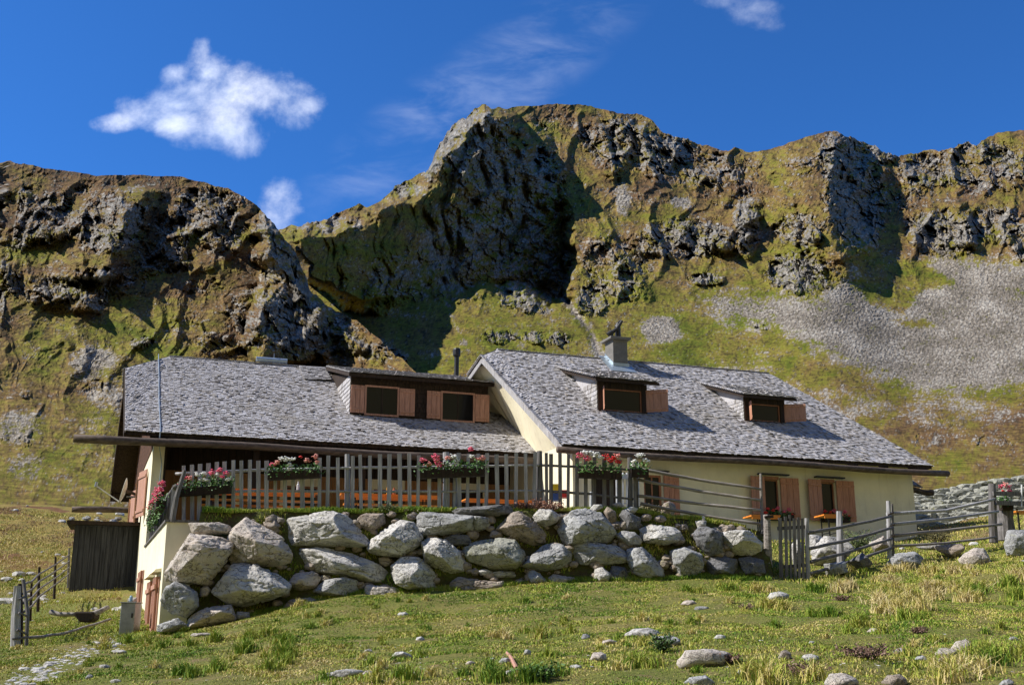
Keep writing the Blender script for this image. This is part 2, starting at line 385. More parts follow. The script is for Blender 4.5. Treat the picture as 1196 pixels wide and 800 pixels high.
def ridged(x, y, o, seed, gain=.5):
    r = 0; a = 1.0; f = 1.0; w_ = 1.0
    for k in range(o):
        n = 1 - np.abs(pn2(x * f, y * f, seed + k)) * 1.6; n = n * n; r = r + a * n * w_; w_ = np.clip(n * 1.3, 0, 1); a *= gain; f *= 2.1
    return r
def erosion(hx, hy, seed):
    """spurs and gullies running down the slope, from broad ribs to fine grooves"""
    wx = hx + 16 * fbm2(hx / 60, hy / 60, 3, seed + 40); wy = hy + 12 * fbm2(hx / 60, hy / 60, 3, seed + 41)
    a = R(14); rx = wx * math.cos(a) + wy * math.sin(a); ry = -wx * math.sin(a) + wy * math.cos(a)
    v = ridged(rx / 52, ry / 96, 6, seed, .5); return .036 * (v - v.mean())
def rock_relief(hx, hy, seed=0):
    wx = hx + 5 * fbm2(hx / 18, hy / 18, 3, seed + 50); wy = hy + 4 * fbm2(hx / 18, hy / 18, 3, seed + 60)
    o = np.zeros(hx.shape); a = R(-32); rx = wx * math.cos(a) + wy * math.sin(a); ry = -wx * math.sin(a) + wy * math.cos(a)
    for k, (L, A) in enumerate(((46, .0017), (24, .0026), (12, .0028), (6.5, .0022), (3.6, .0014))):
        v, e = facet2(rx / (L * .6), ry / L, seed + k, .18)
        o += A * L * v - A * L * .10 * np.clip(1 - e / .12, 0, 1)
    v = ridged(rx / 34, ry / 50, 5, seed + 9, .46); return o + .018 * (v - v.mean())

def build_layer(name, hx, ts, silf, Rf, mask_f, relief_f, expo=.8, crest=3.0, seed=0):
    foot = 50.0; X0 = (hx - 598) / FH * foot
    zf = gz0(X0, np.full_like(X0, foot)) - .35; hyf = HY - FH * zf / foot
    hys = np.minimum(silf(hx), hyf - 2)
    jag = fbm2(hx / 22, hx * 0 + 3.3, 5, seed + 8, .6)
    T = ts[:, None]; HX = np.broadcast_to(hx[None], (len(ts), len(hx))).copy(); HYY = hyf[None] * (1 - T) + hys[None] * T
    rock, scree, tone = mask_f(HX, HYY)
    rockc = rock[-1]
    HYY = HYY + (jag * (crest * .35 + crest * 1.7 * np.clip(rockc, 0, 1)))[None] * sstep(.9, 1.0, T)
    smo = np.minimum(sum(silf(hx + d_) for d_ in np.linspace(-40, 40, 17)) / 17, hyf - 2); TS = np.clip((hyf[None] - HYY) / (hyf - smo)[None], 0, 1.25)
    lnY = math.log(foot) + (np.log(Rf(hx))[None] - math.log(foot)) * TS ** expo
    rel, lnY = relief_f(HX, HYY, lnY, rock, scree)
    gx_ = np.gradient(rel, axis=1) / np.maximum(np.gradient(HX, axis=1), .3); gy_ = np.gradient(rel, axis=0) / np.minimum(np.gradient(HYY, axis=0), -.2)
    steep = np.clip(np.hypot(gx_, gy_) / .010, 0, 1)
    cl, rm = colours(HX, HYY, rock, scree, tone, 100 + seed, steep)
    fade = sstep(0, .10, T)
    lnY = lnY - rel * fade
    Y = np.exp(lnY)
    P = np.stack([(HX - 598) / FH * Y, Y, (HY - HYY) / FH * Y], -1)
    # the far side of the crest falls away behind
    back = P[-1].copy(); rows = [P]
    for k, (dy, dz) in enumerate(((.03, -.02), (.10, -.10), (.25, -.32))):
        bk = back.copy(); s = Y[-1]; bk[:, 1] += s * dy; bk[:, 0] *= 1 + dy; bk[:, 2] += s * dz; rows.append(bk[None])
    P = np.concatenate(rows, 0); pad = lambda a: np.concatenate([a, np.repeat(a[-1:], 3, 0)], 0)
    nr, nc = P.shape[:2]
    o = add_raw(name, P.reshape(-1, 3), grid_faces(nr, nc), M_MTN, smooth=False, attrs={'rock': ('POINT', pad(rm))})
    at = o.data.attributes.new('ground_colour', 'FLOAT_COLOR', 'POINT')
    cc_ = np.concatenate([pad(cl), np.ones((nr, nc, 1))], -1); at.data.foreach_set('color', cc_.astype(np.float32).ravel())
    return tag(o, kind='structure')

def cols(lo, hi, step, flo, fhi, k=26):
    a = np.arange(lo, hi, step); g = (np.geomspace(1, 60, k) - 1 + .15) / 59
    return np.concatenate([(lo - (lo - flo) * g)[::-1], a, hi + (fhi - hi) * g])

# --- main range
SB = sil([(-900, 330), (0, 330), (200, 320), (300, 275), (335, 266), (352, 260), (375, 256), (400, 247), (420, 238), (428, 243), (445, 235), (470, 214), (482, 208), (497, 197), (503, 187), (514, 165), (530, 150), (548, 133),
          (560, 123), (567, 121), (575, 126), (590, 128), (604, 124), (625, 123), (650, 121), (690, 124), (720, 131), (748, 134), (762, 141), (775, 154), (792, 158), (820, 169), (850, 176), (858, 172), (875, 179), (905, 173), (940, 161),
          (966, 154), (979, 152), (986, 156), (1000, 163), (1022, 170), (1034, 180), (1050, 184), (1066, 180), (1090, 174), (1115, 173), (1140, 167), (1166, 155), (1180, 154), (1200, 152), (1350, 120), (1700, 160), (2400, 200)])
def maskB(hx, hy):
    E = [(650, 150, 60, 22, .42), (720, 165, 45, 36, .75), (775, 180, 45, 35, .85), (830, 200, 60, 24, .7), (850, 225, 40, 25, .45), (556, 175, 50, 52, 1.15), (600, 225, 60, 66, 1.15), (535, 290, 50, 62, 1.0),
         (620, 315, 52, 50, 1.1), (465, 325, 50, 34, .8), (430, 335, 60, 20, .5), (505, 190, 16, 22, .9), (475, 222, 24, 10, .8), (715, 315, 48, 48, .62), (690, 350, 26, 20, .8), (805, 278, 62, 26, .85), (757, 287, 22, 14, .8),
         (872, 262, 16, 42, .9), (905, 225, 50, 26, .35), (935, 268, 36, 22, .75), (935, 320, 40, 26, 1), (985, 190, 34, 40, .9), (1000, 235, 40, 60, .95), (1030, 180, 25, 16, .8), (945, 195, 45, 18, .5), (1085, 200, 44, 22, .85),
         (1150, 195, 58, 36, .8), (1100, 272, 44, 30, 1), (1165, 262, 42, 24, .85), (1060, 232, 40, 18, .5), (1196, 290, 14, 20, .8), (825, 326, 22, 7, .9), (583, 394, 24, 8, .7), (624, 394, 14, 8, .9), (652, 396, 16, 8, .9), (636, 361, 13, 6, .9), (385, 262, 45, 12, .85),
         (700, 222, 60, 14, .3), (1105, 492, 30, 7, .55), (1080, 515, 20, 9, .7), (1160, 515, 30, 8, .65), (890, 382, 8, 4, .8), (770, 395, 60, 30, .2), (460, 418, 18, 10, .9)]
    rock = ell(hx, hy, E) + .10 * fbm2(hx / 30, hy / 30, 4, 21)
    rock = np.where(hx > 1340, np.clip(.5 + fbm2(hx / 60, hy / 60, 4, 3), 0, 1) * sstep(430, 300, hy), rock)
    S = inpoly(hx, hy, [(826, 350), (870, 344), (925, 352), (960, 345), (990, 325), (1020, 345), (1055, 350), (1062, 318), (1095, 296), (1150, 305), (1330, 330), (1330, 470), (1196, 452), (1120, 462), (1060, 452), (1000, 432), (950, 405), (900, 378), (850, 372)], 20)
    S = np.maximum(S, inpoly(hx, hy, [(985, 315), (1015, 305), (1110, 360), (1060, 365)], 7) * .6)
    S = S - 1.3 * inpoly(hx, hy, [(1000, 292), (1040, 290), (1110, 330), (1062, 345), (1058, 368), (1020, 355)], 8) - .7 * inpoly(hx, hy, [(1035, 372), (1080, 372), (1095, 382), (1050, 382)], 4)
    S = np.maximum(S, ell(hx, hy, [(772, 385, 24, 16, 1), (728, 232, 9, 22, .8), (795, 237, 14, 8, .7), (1050, 470, 120, 20, .42), (860, 440, 90, 20, .28), (1110, 480, 70, 20, .45)]))
    g = gully(hx, hy, [(655, 345), (672, 365), (690, 388), (702, 420)], -1.0, 11); S = np.maximum(S, g)
    g = gully(hx, hy, [(520, 350), (528, 372), (545, 405)], -.6, 7); S = np.maximum(S, g)
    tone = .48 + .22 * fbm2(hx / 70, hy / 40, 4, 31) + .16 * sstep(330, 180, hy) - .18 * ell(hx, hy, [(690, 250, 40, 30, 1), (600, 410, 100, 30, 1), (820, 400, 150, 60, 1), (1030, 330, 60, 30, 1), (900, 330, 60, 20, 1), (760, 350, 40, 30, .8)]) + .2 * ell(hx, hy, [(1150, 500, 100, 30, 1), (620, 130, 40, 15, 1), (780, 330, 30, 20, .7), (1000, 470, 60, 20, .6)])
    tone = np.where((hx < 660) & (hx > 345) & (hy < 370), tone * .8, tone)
    return np.clip(rock, 0, 1), np.clip(S, 0, 1), tone
def smooth_interp(x, xs, ys, w=45): return sum(np.interp(x + d, xs, ys) for d in np.linspace(-w, w, 19)) / 19
def RB(hx): return smooth_interp(hx, [-900, 330, 420, 565, 700, 860, 985, 1045, 1196, 1600, 2400], [420, 430, 450, 640, 680, 600, 560, 640, 600, 520, 420])
def reliefB(hx, hy, lnY, rock, scree):
    # the great north-facing hollow below the summit: its contours fall steeply to the right
    sh = inpoly(hx + 9 * fbm2(hx / 35, hy / 35, 4, 71), hy + 9 * fbm2(hx / 35, hy / 35, 4, 72), [(340, 275), (395, 262), (430, 250), (500, 212), (517, 180), (545, 145), (566, 128), (590, 135), (612, 165), (626, 195), (650, 215), (664, 250), (668, 300), (666, 352), (640, 352), (600, 340), (560, 335), (500, 348), (440, 362), (400, 352), (360, 320)], 9)
    cx, cy = rect(400, 350); pl = math.log(228) + .0031 * (.95 * (hx - cx) - .31 * (hy - cy)); pl = np.where(pl > 5.85, 5.85 + (pl - 5.85) * .6, pl)
    bump_ = .021 * (ridged((hx + 12 * pn2(hx / 40, hy / 40, 83)) / 34, hy / 110, 4, 81, .5) - .8) + .010 * pn2(hx / 20, hy / 26, 82)
    lnY = lnY * (1 - sh) + (pl + bump_) * sh
    r = np.zeros(hx.shape)
    r += buttress(hx, hy, [(984, 152), (962, 200), (962, 232), (975, 262), (988, 300), (1002, 330)], [.12, .17, .19, .18, .13, .04], 60, 46, 22)
    r += buttress(hx, hy, [(880, 236), (872, 262), (858, 292)], [.05, .08, .06], 34, 16, 12)
    r += buttress(hx, hy, [(1118, 236), (1128, 262), (1130, 286)], [.06, .08, .07], 40, 14, 8)
    r += buttress(hx, hy, [(703, 145), (712, 168), (716, 205)], [.04, .05, .05], 20, 10, 10)
    r += buttress(hx, hy, [(800, 262), (800, 285)], [.05, .05], 16, 14, 8)
    r += buttress(hx, hy, [(835, 265), (842, 290)], [.05, .05], 16, 12, 8)
    r += buttress(hx, hy, [(757, 270), (768, 296)], [.04, .05], 26, 12, 8)
    r += buttress(hx, hy, [(750, 150), (772, 172)], [.05, .05], 20, 14, 8)
    r += buttress(hx, hy, [(1035, 180), (1030, 205)], [.03, .04], 20, 12, 8)
    r += buttress(hx, hy, [(735, 300), (750, 345)], [.03, .04], 30, 16, 12)
    r += buttress(hx, hy, [(616, 135), (642, 180), (650, 205)], [.03, .05, .05], 30, 14, 8)
    r += gully(hx + 8 * fbm2(hx / 20, hy / 20, 3, 45), hy, [(524, 262), (512, 300), (520, 350)], .02, 22, 22) + gully(hx + 8 * fbm2(hx / 20, hy / 20, 3, 46), hy, [(612, 250), (590, 300)], .02, 20, 18)
    r += gully(hx, hy, [(655, 345), (672, 365), (690, 388), (702, 420)], .012, 9) + gully(hx, hy, [(715, 150), (722, 215)], .02, 5)
    rr = rock_relief(hx, hy, 1); w = sstep(.25, .7, rock + .15 * fbm2(hx / 9, hy / 9, 3, 91))
    w = w * (1 - .62 * sh) * (1 - .7 * sstep(425, 470, hy))
    er = erosion(hx, hy, 200) * (1 - .75 * np.clip(scree * 1.5, 0, 1)) * (.18 + .82 * sstep(370, 250, hy)) * (1 - .45 * sh)
    r += rr * w * .40 + er * (.55 + .5 * w) + .0016 * fbm2(hx / 6, hy / 4, 4, 96)
    r += scree * .0030 * fbm2(hx / 3.2, hy / 2.2, 3, 97)
    return r, lnY
hxB = cols(-60, 1270, 1.15, -900, 2300); tsB = np.concatenate([np.linspace(0, .12, 26)[:-1], np.linspace(.12, 1, 380)])
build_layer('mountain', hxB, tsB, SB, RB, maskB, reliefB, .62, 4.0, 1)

# --- the nearer hill
SA = sil([(-900, 120), (-300, 160), (0, 191), (28, 191), (52, 197), (85, 201), (110, 205), (150, 204), (190, 206), (212, 207), (240, 214), (262, 220), (282, 229), (300, 239), (308, 250), (320, 258), (328, 272), (340, 284), (346, 300), (356, 318), (362, 335), (376, 348),
          (384, 358), (400, 364), (418, 376), (432, 388), (446, 398), (456, 410), (470, 418), (482, 432), (500, 450), (540, 490), (580, 540), (620, 600), (640, 640)])
def maskA(hx, hy):
    E = [(40, 245, 52, 30, .85), (60, 262, 40, 26, .9), (128, 262, 46, 40, .95), (105, 335, 48, 26, .75), (50, 340, 60, 20, .7), (205, 285, 22, 34, .8), (240, 245, 46, 28, .9), (215, 262, 40, 26, .7), (258, 278, 34, 18, .8), (195, 300, 40, 24, .75),
         (318, 262, 26, 30, .8), (335, 310, 32, 45, .95), (345, 365, 42, 55, 1), (300, 370, 40, 40, .8), (215, 375, 30, 18, .5), (165, 400, 14, 8, .8), (150, 330, 30, 20, .6), (232, 335, 36, 12, .5), (400, 395, 32, 26, .8), (440, 412, 24, 16, .7),
         (45, 205, 16, 6, .4), (98, 222, 12, 6, .9), (158, 222, 12, 8, .5), (20, 280, 30, 16, .8), (15, 330, 30, 16, .7), (260, 400, 40, 20, .6), (105, 455, 10, 6, .9), (30, 460, 8, 5, .8), (115, 450, 14, 8, .6), (20, 512, 26, 12, .5)]
    rock = ell(hx, hy, E) * .92 - .04 + .16 * fbm2(hx / 26, hy / 22, 4, 22)
    rock = np.where(hx < -40, np.clip(.45 + fbm2(hx / 60, hy / 60, 4, 3), 0, 1), rock)
    S = ell(hx, hy, [(108, 425, 26, 20, .75), (120, 470, 24, 40, .45), (25, 500, 30, 18, .65), (30, 545, 22, 16, .5), (110, 355, 18, 8, .7), (100, 590, 40, 10, .25)])
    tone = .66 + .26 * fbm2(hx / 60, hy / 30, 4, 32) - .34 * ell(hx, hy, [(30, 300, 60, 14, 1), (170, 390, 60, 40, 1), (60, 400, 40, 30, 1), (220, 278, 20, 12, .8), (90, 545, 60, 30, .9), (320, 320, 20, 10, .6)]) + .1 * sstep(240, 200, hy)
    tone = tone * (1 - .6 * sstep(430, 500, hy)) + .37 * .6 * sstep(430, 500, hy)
    return np.clip(rock, 0, 1), np.clip(S, 0, 1), tone
def RA(hx): return smooth_interp(hx, [-900, 0, 190, 300, 345, 400, 480, 640], [200, 235, 240, 225, 205, 150, 100, 70])
def reliefA(hx, hy, lnY, rock, scree):
    r = np.zeros(hx.shape)
    sh = inpoly(hx + 8 * fbm2(hx / 30, hy / 30, 4, 73), hy + 8 * fbm2(hx / 30, hy / 30, 4, 74), [(302, 262), (312, 250), (330, 270), (345, 290), (352, 318), (368, 345), (385, 380), (392, 425), (300, 430), (290, 390), (305, 350), (322, 320), (305, 300)], 10)
    cx, cy = rect(330, 340); pl = math.log(128) + .0050 * (.80 * (hx - cx) - .60 * (hy - cy))
    lnY = lnY * (1 - .75 * sh) + pl * .75 * sh
    r += buttress(hx, hy, [(172, 222), (148, 250), (135, 290), (118, 325)], [.10, .15, .16, .12], 50, 32, 8)
    r += buttress(hx, hy, [(88, 340), (108, 362)], [.05, .06], 40, 18, 8)
    r += buttress(hx, hy, [(60, 240), (66, 275)], [.04, .05], 34, 16, 8)
    r += buttress(hx, hy, [(380, 362), (400, 385), (425, 410)], [.04, .06, .05], 24, 18, 8)
    r += buttress(hx, hy, [(262, 240), (252, 262)], [.03, .04], 24, 12, 8)
    rr = rock_relief(hx, hy, 11); w = sstep(.25, .7, rock + .15 * fbm2(hx / 9, hy / 9, 3, 92))
    er = erosion(hx, hy, 240) * (.4 + .6 * sstep(520, 380, hy))
    r += rr * w * .42 + er * (.55 + .5 * w) + .002 * fbm2(hx / 6, hy / 4, 4, 99) + scree * .002 * fbm2(hx / 2.2, hy / 1.6, 2, 97)
    return r, lnY
hxA = cols(-50, 560, 1.15, -900, 640, 20); tsA = np.concatenate([np.linspace(0, .12, 26)[:-1], np.linspace(.12, 1, 330)])
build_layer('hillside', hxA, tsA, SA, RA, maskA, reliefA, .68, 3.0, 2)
# ------------------------------------------------------------------ materials for buildings
def plaster(name, col, dirt):
    m, N, b = newmat(name); P = N.pos()
    n = N.noise(P, 1.3, 6, .6); n2 = N.noise(P, 9, 5, .6); n3 = N.noise(N.scalevec(P, (6, 6, .7)), 1, 5, .65)
    c = N.mix(N.sm(n, .35, .7), col, tuple(k * .86 for k in col)); c = N.mix(N.math('MULTIPLY', N.sm(n3, .52, .75), .45), c, dirt)
    N.set(b.inputs['Base Color'], c); N.set(b.inputs['Normal'], N.bump(N.math('ADD', n2, n), .35, .02)); return m
M_PL = plaster('cream_plaster', (.85, .78, .57), (.56, .48, .34))
def wood(name, col, dark, grain=(14, 14, 1.2), bump=.5, tint=.6, rough=.85):
    m, N, b = newmat(name); P = N.pos(); t = N.attr('tint')
    off = N.n('ShaderNodeVectorMath', operation='ADD'); N.set(off.inputs[0], N.scalevec(P, grain)); cb = N.n('ShaderNodeCombineXYZ')
    for i in range(3): N.set(cb.inputs[i], N.math('MULTIPLY', t, 37.0 + 11 * i))
    N.set(off.inputs[1], cb.outputs[0])
    n = N.noise(off.outputs[0], 1, 6, .65); n2 = N.noise(P, 3.1, 4, .6)
    c = N.mix(N.sm(n, .32, .68), dark, col); c = N.mix(N.math('MULTIPLY', t, tint), c, tuple(.5 * (a + d) * .8 for a, d in zip(col, dark)))
    c = N.mix(N.math('MULTIPLY', N.sm(n2, .5, .8), .35), c, dark)
    N.set(b.inputs['Base Color'], c); b.inputs['Roughness'].default_value = rough; N.set(b.inputs['Normal'], N.bump(n, bump, .012)); return m
M_SHINGLE = wood('weathered_shingle', (.47, .455, .46), (.15, .14, .135), (9, 9, 9), .6, .9)
def shingle_mat():
    m, N, b = newmat('silvered_shingles'); P = N.pos(); t = N.attr('tint')
    n = N.noise(P, .55, 6, .65); n2 = N.noise(N.scalevec(P, (30, 30, 6)), 1, 4, .6); n3 = N.noise(P, 7, 4, .6)
    c = N.ramp(t, [(0, (.17, .155, .145)), (.15, (.32, .305, .30)), (.55, (.42, .405, .41)), (.85, (.49, .48, .50)), (1, (.37, .33, .28))])
    c = N.mix(N.math('MULTIPLY', N.sm(n, .54, .72), .55), c, (.25, .215, .155)); c = N.mix(N.sm(n2, .5, .8), c, (.16, .145, .14))
    c = N.mix(N.math('MULTIPLY', N.sm(n3, .6, .75), .5), c, (.30, .30, .20))
    N.set(b.inputs['Base Color'], c); b.inputs['Roughness'].default_value = .75; N.set(b.inputs['Normal'], N.bump(n2, .5, .01)); return m
M_SH = shingle_mat()
M_DARK = wood('dark_boards', (.058, .038, .027), (.018, .013, .010), (16, 16, 1.5))
M_BROWN = wood('brown_cladding', (.17, .085, .05), (.07, .035, .022), (1.5, 1.5, 14))
M_GREYW = wood('grey_weathered_wood', (.50, .49, .49), (.22, .21, .205), (30, 30, 2.2))
M_GREYD = wood('dark_grey_wood', (.23, .215, .205), (.075, .068, .062), (26, 26, 2.2))
M_RAIL = wood('weathered_rail', (.38, .345, .31), (.14, .12, .10), (2.5, 26, 26))
M_LOG = wood('gutter_log', (.17, .13, .105), (.06, .045, .036), (2, 14, 14))
M_SHUT = wood('shutter_wood', (.56, .28, .18), (.36, .165, .10), (30, 30, 3), .4, .35, .65)
M_SHUTP = wood('pale_shutter_wood', (.56, .31, .22), (.36, .19, .13), (30, 30, 3), .4, .35, .7)
M_FRAME = wood('window_frame_wood', (.40, .19, .11), (.22, .09, .055), (20, 20, 4), .3, .3, .6)
M_BLUEW = wood('shed_boards', (.085, .088, .10), (.018, .018, .022), (22, 22, 1.3))
M_ORANGE = wood('varnished_orange_wood', (.85, .30, .045), (.62, .19, .03), (3, 20, 20), .15, .2, .45)
M_ORWALL = wood('shaded_plaster_ochre', (.40, .22, .10), (.25, .12, .05), (18, 18, 1.5))  # orange-brown of cream plaster in shade, lit by bounce
M_METAL = simple('grey_metal', (.32, .34, .36), .45, .2, 4, .1, .005, .5, .6)
M_ZINC = simple('zinc_sheet', (.42, .50, .56), .4, .15, 3, .1, .004, .5, .5)
M_BLACKM = simple('black_metal', (.02, .02, .022), .5, .2, 4, .1, .004, .4)
M_WHITE = simple('white_paint', (.72, .72, .70), .6, .15, 6, .1, .004)
M_DISH = simple('dish_paint', (.62, .60, .52), .55, .15, 5, .05, .004)
M_BRICK = None
def brickmat():
    m, N, b = newmat('chimney_brick'); P = N.pos()
    br = N.n('ShaderNodeTexBrick'); mp = N.n('ShaderNodeVectorMath', operation='ADD')
    sx = N.n('ShaderNodeSeparateXYZ'); N.set(sx.inputs[0], P); cb = N.n('ShaderNodeCombineXYZ'); N.set(cb.inputs[0], N.math('ADD', sx.outputs[0], N.math('MULTIPLY', sx.outputs[1], .9))); N.set(cb.inputs[1], sx.outputs[2])
    N.set(br.inputs['Vector'], cb.outputs[0]); br.inputs['Color1'].default_value = (.17, .155, .135, 1); br.inputs['Color2'].default_value = (.13, .12, .105, 1); br.inputs['Mortar'].default_value = (.09, .085, .08, 1)
    br.inputs['Scale'].default_value = 1; br.inputs['Brick Width'].default_value = .24; br.inputs['Row Height'].default_value = .07; br.inputs['Mortar Size'].default_value = .008
    N.set(b.inputs['Base Color'], N.mix(.25, br.outputs[0], N.ramp(N.noise(P, 3, 5), [(0, (.1, .1, .1)), (1, (.5, .48, .42))]))); N.set(b.inputs['Normal'], N.bump(br.outputs[1], -.4, .01)); return m
M_BRICK = brickmat()
m, N, b = newmat('window_glass'); b.inputs['Base Color'].default_value = (.010, .010, .010, 1); b.inputs['Roughness'].default_value = .12; b.inputs['Specular IOR Level'].default_value = .25; M_GLASS = m  # opaque near-black base stands in for the unlit rooms behind
M_CURT = simple('lace_curtain', (.20, .19, .17), .9, .2, 9, .1)
M_INT = simple('unlit_room_black', (.02, .017, .015), .9, .2, 3, 0)  # near-black colour standing for rooms that light does not reach

# ------------------------------------------------------------------ shingled roofs
def shingles(mb, A, B, C, D, row=.115, wid=.09, thick=.020, over=.05, seed=0):
    """courses of split shingles laid over the quad A-B (eave) D-C (ridge)"""
    rg = random.Random(seed); A, B, C, D = [np.array(p, float) for p in (A, B, C, D)]
    L = np.linalg.norm((D + C) / 2 - (A + B) / 2); nr = max(1, int(L / row)); nrm = np.cross(B - A, D - A); nrm /= np.linalg.norm(nrm)
    if nrm[2] < 0: nrm = -nrm
    mb.add([A, B, C, D], [(0, 1, 2, 3)] if True else [], .3)
    sag = [rg.uniform(-.006, .006) for _ in range(400)]
    for r in range(nr):
        t0 = (r - over / row) / nr; t1 = (r + 1.9) / nr
        t1 = min(t1, 1.0)
        P0 = A + (D - A) * t0; Q0 = B + (C - B) * t0; P1 = A + (D - A) * t1; Q1 = B + (C - B) * t1
        Ln = np.linalg.norm(Q0 - P0); x = -rg.uniform(0, wid)
        while x < Ln:
            w_ = wid * rg.uniform(.6, 1.45); a = max(0, x) / Ln; c = min(Ln, x + w_ - .006) / Ln; x += w_
            if c - a < .01 / Ln: continue
            dz = rg.uniform(0, .016) + (rg.random() < .07) * rg.uniform(.01, .03); dd = (rg.uniform(-.018, .014)) / L; th = thick * rg.uniform(.6, 1.3)
            e0, e1 = P0 + (Q0 - P0) * a + (D - A) * dd, P0 + (Q0 - P0) * c + (D - A) * dd
            f0, f1 = P1 + (Q1 - P1) * a, P1 + (Q1 - P1) * c
            lo = nrm * (dz + .012); hi = nrm * (dz + .012 + th)
            k = rg.random(); k = k if rg.random() > .08 else 0.0
            mb.hexa([e0 + lo, e1 + lo, f1 + nrm * .004, f0 + nrm * .004], [e0 + hi, e1 + hi, f1 + nrm * .012, f0 + nrm * .012], k)
    return mb
def slab(mb, pts, th=.10):
    P = [np.array(p, float) for p in pts]; return mb.prism([p - np.array([0, 0, th + .012]) for p in P], np.array([0, 0, th]))

# ---- wall with openings, in house axes: faces toward -w at depth q
def front_wall(mb, s0, s1, z0, z1, q, th, holes):
    xs = sorted({s0, s1, *[h[0] for h in holes], *[h[1] for h in holes]}); zs = sorted({z0, z1, *[h[2] for h in holes], *[h[3] for h in holes]})
    for i in range(len(xs) - 1):
        for j in range(len(zs) - 1):
            cx, cz = (xs[i] + xs[i + 1]) / 2, (zs[j] + zs[j + 1]) / 2
            if any(h[0] < cx < h[1] and h[2] < cz < h[3] for h in holes): continue
            mb.hbox(xs[i], xs[i + 1], q, q + th, zs[j], zs[j + 1])
def shutter(parent, s0, s1, q, z0, z1, mat, side=0, name='shutter', label=None, open_=0.0):
    """boarded leaf with two battens; open_ >0 swings it out from the wall about its inner edge"""
    mb = MB(); n = 3; w_ = (s1 - s0) / n
    hinge = s1 if side < 0 else s0; ca, sa = math.cos(open_), math.sin(open_)
    def T(s, dq, z):
        d = s - hinge; dd = abs(d); sg = -1 if side < 0 else 1
        return H(hinge + sg * dd * ca + (dq * sa) * sg * -1 * 0, q - .012 + dq - dd * sa, z)
    def bx(a, b_, d0, d1, za, zb): mb.hexa([T(a, d0, za), T(b_, d0, za), T(b_, d1, za), T(a, d1, za)], [T(a, d0, zb), T(b_, d0, zb), T(b_, d1, zb), T(a, d1, zb)])
    for i in range(n): bx(s0 + i * w_ + .004, s0 + (i + 1) * w_ - .004, -.032, -.004, z0, z1)
    hz = (z1 - z0)
    for zz in (z0 + hz * .10, z0 + hz * .84): bx(s0 + .01, s1 - .01, -.052, -.034, zz, zz + .055)
    o = mb.build(name, mat, parent, bevel=.004)
    if label: o['label'] = label
    return o
def window(parent, s0, s1, q, z0, z1, depth=.16, fr=.06, mull=True, mat=None, curtain=False, panes=1):
    mat = mat or M_FRAME; mb = MB(); zq = q + depth * .5
    for a, b_, c, d in ((s0, s0 + fr, z0, z1), (s1 - fr, s1, z0, z1), (s0 + fr, s1 - fr, z0, z0 + fr), (s0 + fr, s1 - fr, z1 - fr, z1)): mb.hbox(a, b_, zq - .03, zq + .04, c, d)
    if mull: mb.hbox((s0 + s1) / 2 - .022, (s0 + s1) / 2 + .022, zq - .02, zq + .035, z0 + fr, z1 - fr)
    o = mb.build('window', mat, parent)
    g = MB().hbox(s0 + fr * .5, s1 - fr * .5, zq + .005, zq + .012, z0 + fr * .5, z1 - fr * .5).build('pane', M_GLASS, o)
    if curtain:
        mb = MB(); n = 22
        for i in range(n):
            a = s0 + fr + (s1 - s0 - 2 * fr) * i / n; b_ = s0 + fr + (s1 - s0 - 2 * fr) * (i + 1) / n; k = .02 * (i % 2)
            mb.hbox(a, b_, zq + .03 + k, zq + .036 + k, z0 + fr, z1 - fr)
        mb.build('curtain', M_CURT, o)
    return o

# ================================================================== right-hand building
QE, ZE, MR = 27.3, 4.82, .74
def zr(q): return ZE + MR * (q - QE)
QW = 27.8; RS1 = 11.70; RS2 = 23.1; QRG = 32.5; ZRG = zr(QRG); QBK = 37.2
hut = empty('alpine_hut', H(17, 30, 2.2), 'long cream plastered mountain hut with grey shingle roof, brick chimney and two small dormers', 'building')
wn_ = [onq(892, 558, QW), onq(911, 606, QW), onq(958, 560, QW), onq(977, 612, QW)]
W1 = (wn_[0][0], wn_[1][0] + .02, 3.12, 4.22); W2 = (wn_[2][0], wn_[3][0] + .02, 3.12, 4.22); W0 = (13.86, 14.42, 2.9, 4.18); DR = (12.25, 13.15, 2.30, 4.10)
holes = [W0, W1, W2, DR]
mb = MB(); front_wall(mb, RS1, RS2, 1.9, zr(QW) - .02, QW, .35, holes)
# left gable wall, right end and back
def gtop(q): return min(zr(q), ZRG - MR * (q - QRG), zr(QRG - .5)) - .13
def gs(q): return 11.16 - .157 * (q - 27.3) + .34
gq = [QW + .002, 28.4, 29.2, 30, 30.49, 31, 31.5, QRG - .5, QRG, QRG + .5, 33.5, 34.5, 35.5, QBK]
for a, b_ in zip(gq[:-1], gq[1:]):
    ma, mb_ = [min(gtop(q) - .02, 5.05 + .56 * max(0, q - 30.49) - .05) for q in (a, b_)]
    mb.hexa([H(RS1 - .003, a, 1.9), H(RS1 - .003, b_, 1.9), H(RS1 + .35, b_, 1.9), H(RS1 + .35, a, 1.9)], [H(RS1 - .003, a, ma), H(RS1 - .003, b_, mb_), H(RS1 + .35, b_, mb_), H(RS1 + .35, a, ma)])
    mb.hexa([H(RS1 - .003, a, ma), H(RS1 - .003, b_, mb_), H(RS1 + .35, b_, mb_), H(RS1 + .35, a, ma)], [H(gs(a), a, gtop(a)), H(gs(b_), b_, gtop(b_)), H(RS1 + .35, b_, gtop(b_)), H(RS1 + .35, a, gtop(a))])
mb.hbox(RS2 - .35, RS2, QW + .352, QBK, 1.9, zr(QW) - .03); mb.hbox(RS1 + .35, RS2 - .352, QBK - .35, QBK, 1.9, zr(QW) - .03)
mb.hbox(RS1 + .36, RS2 - .36, QW + 1.2, QW + 1.25, 1.9, 4.9)
mb.build('wall', M_PL, hut)
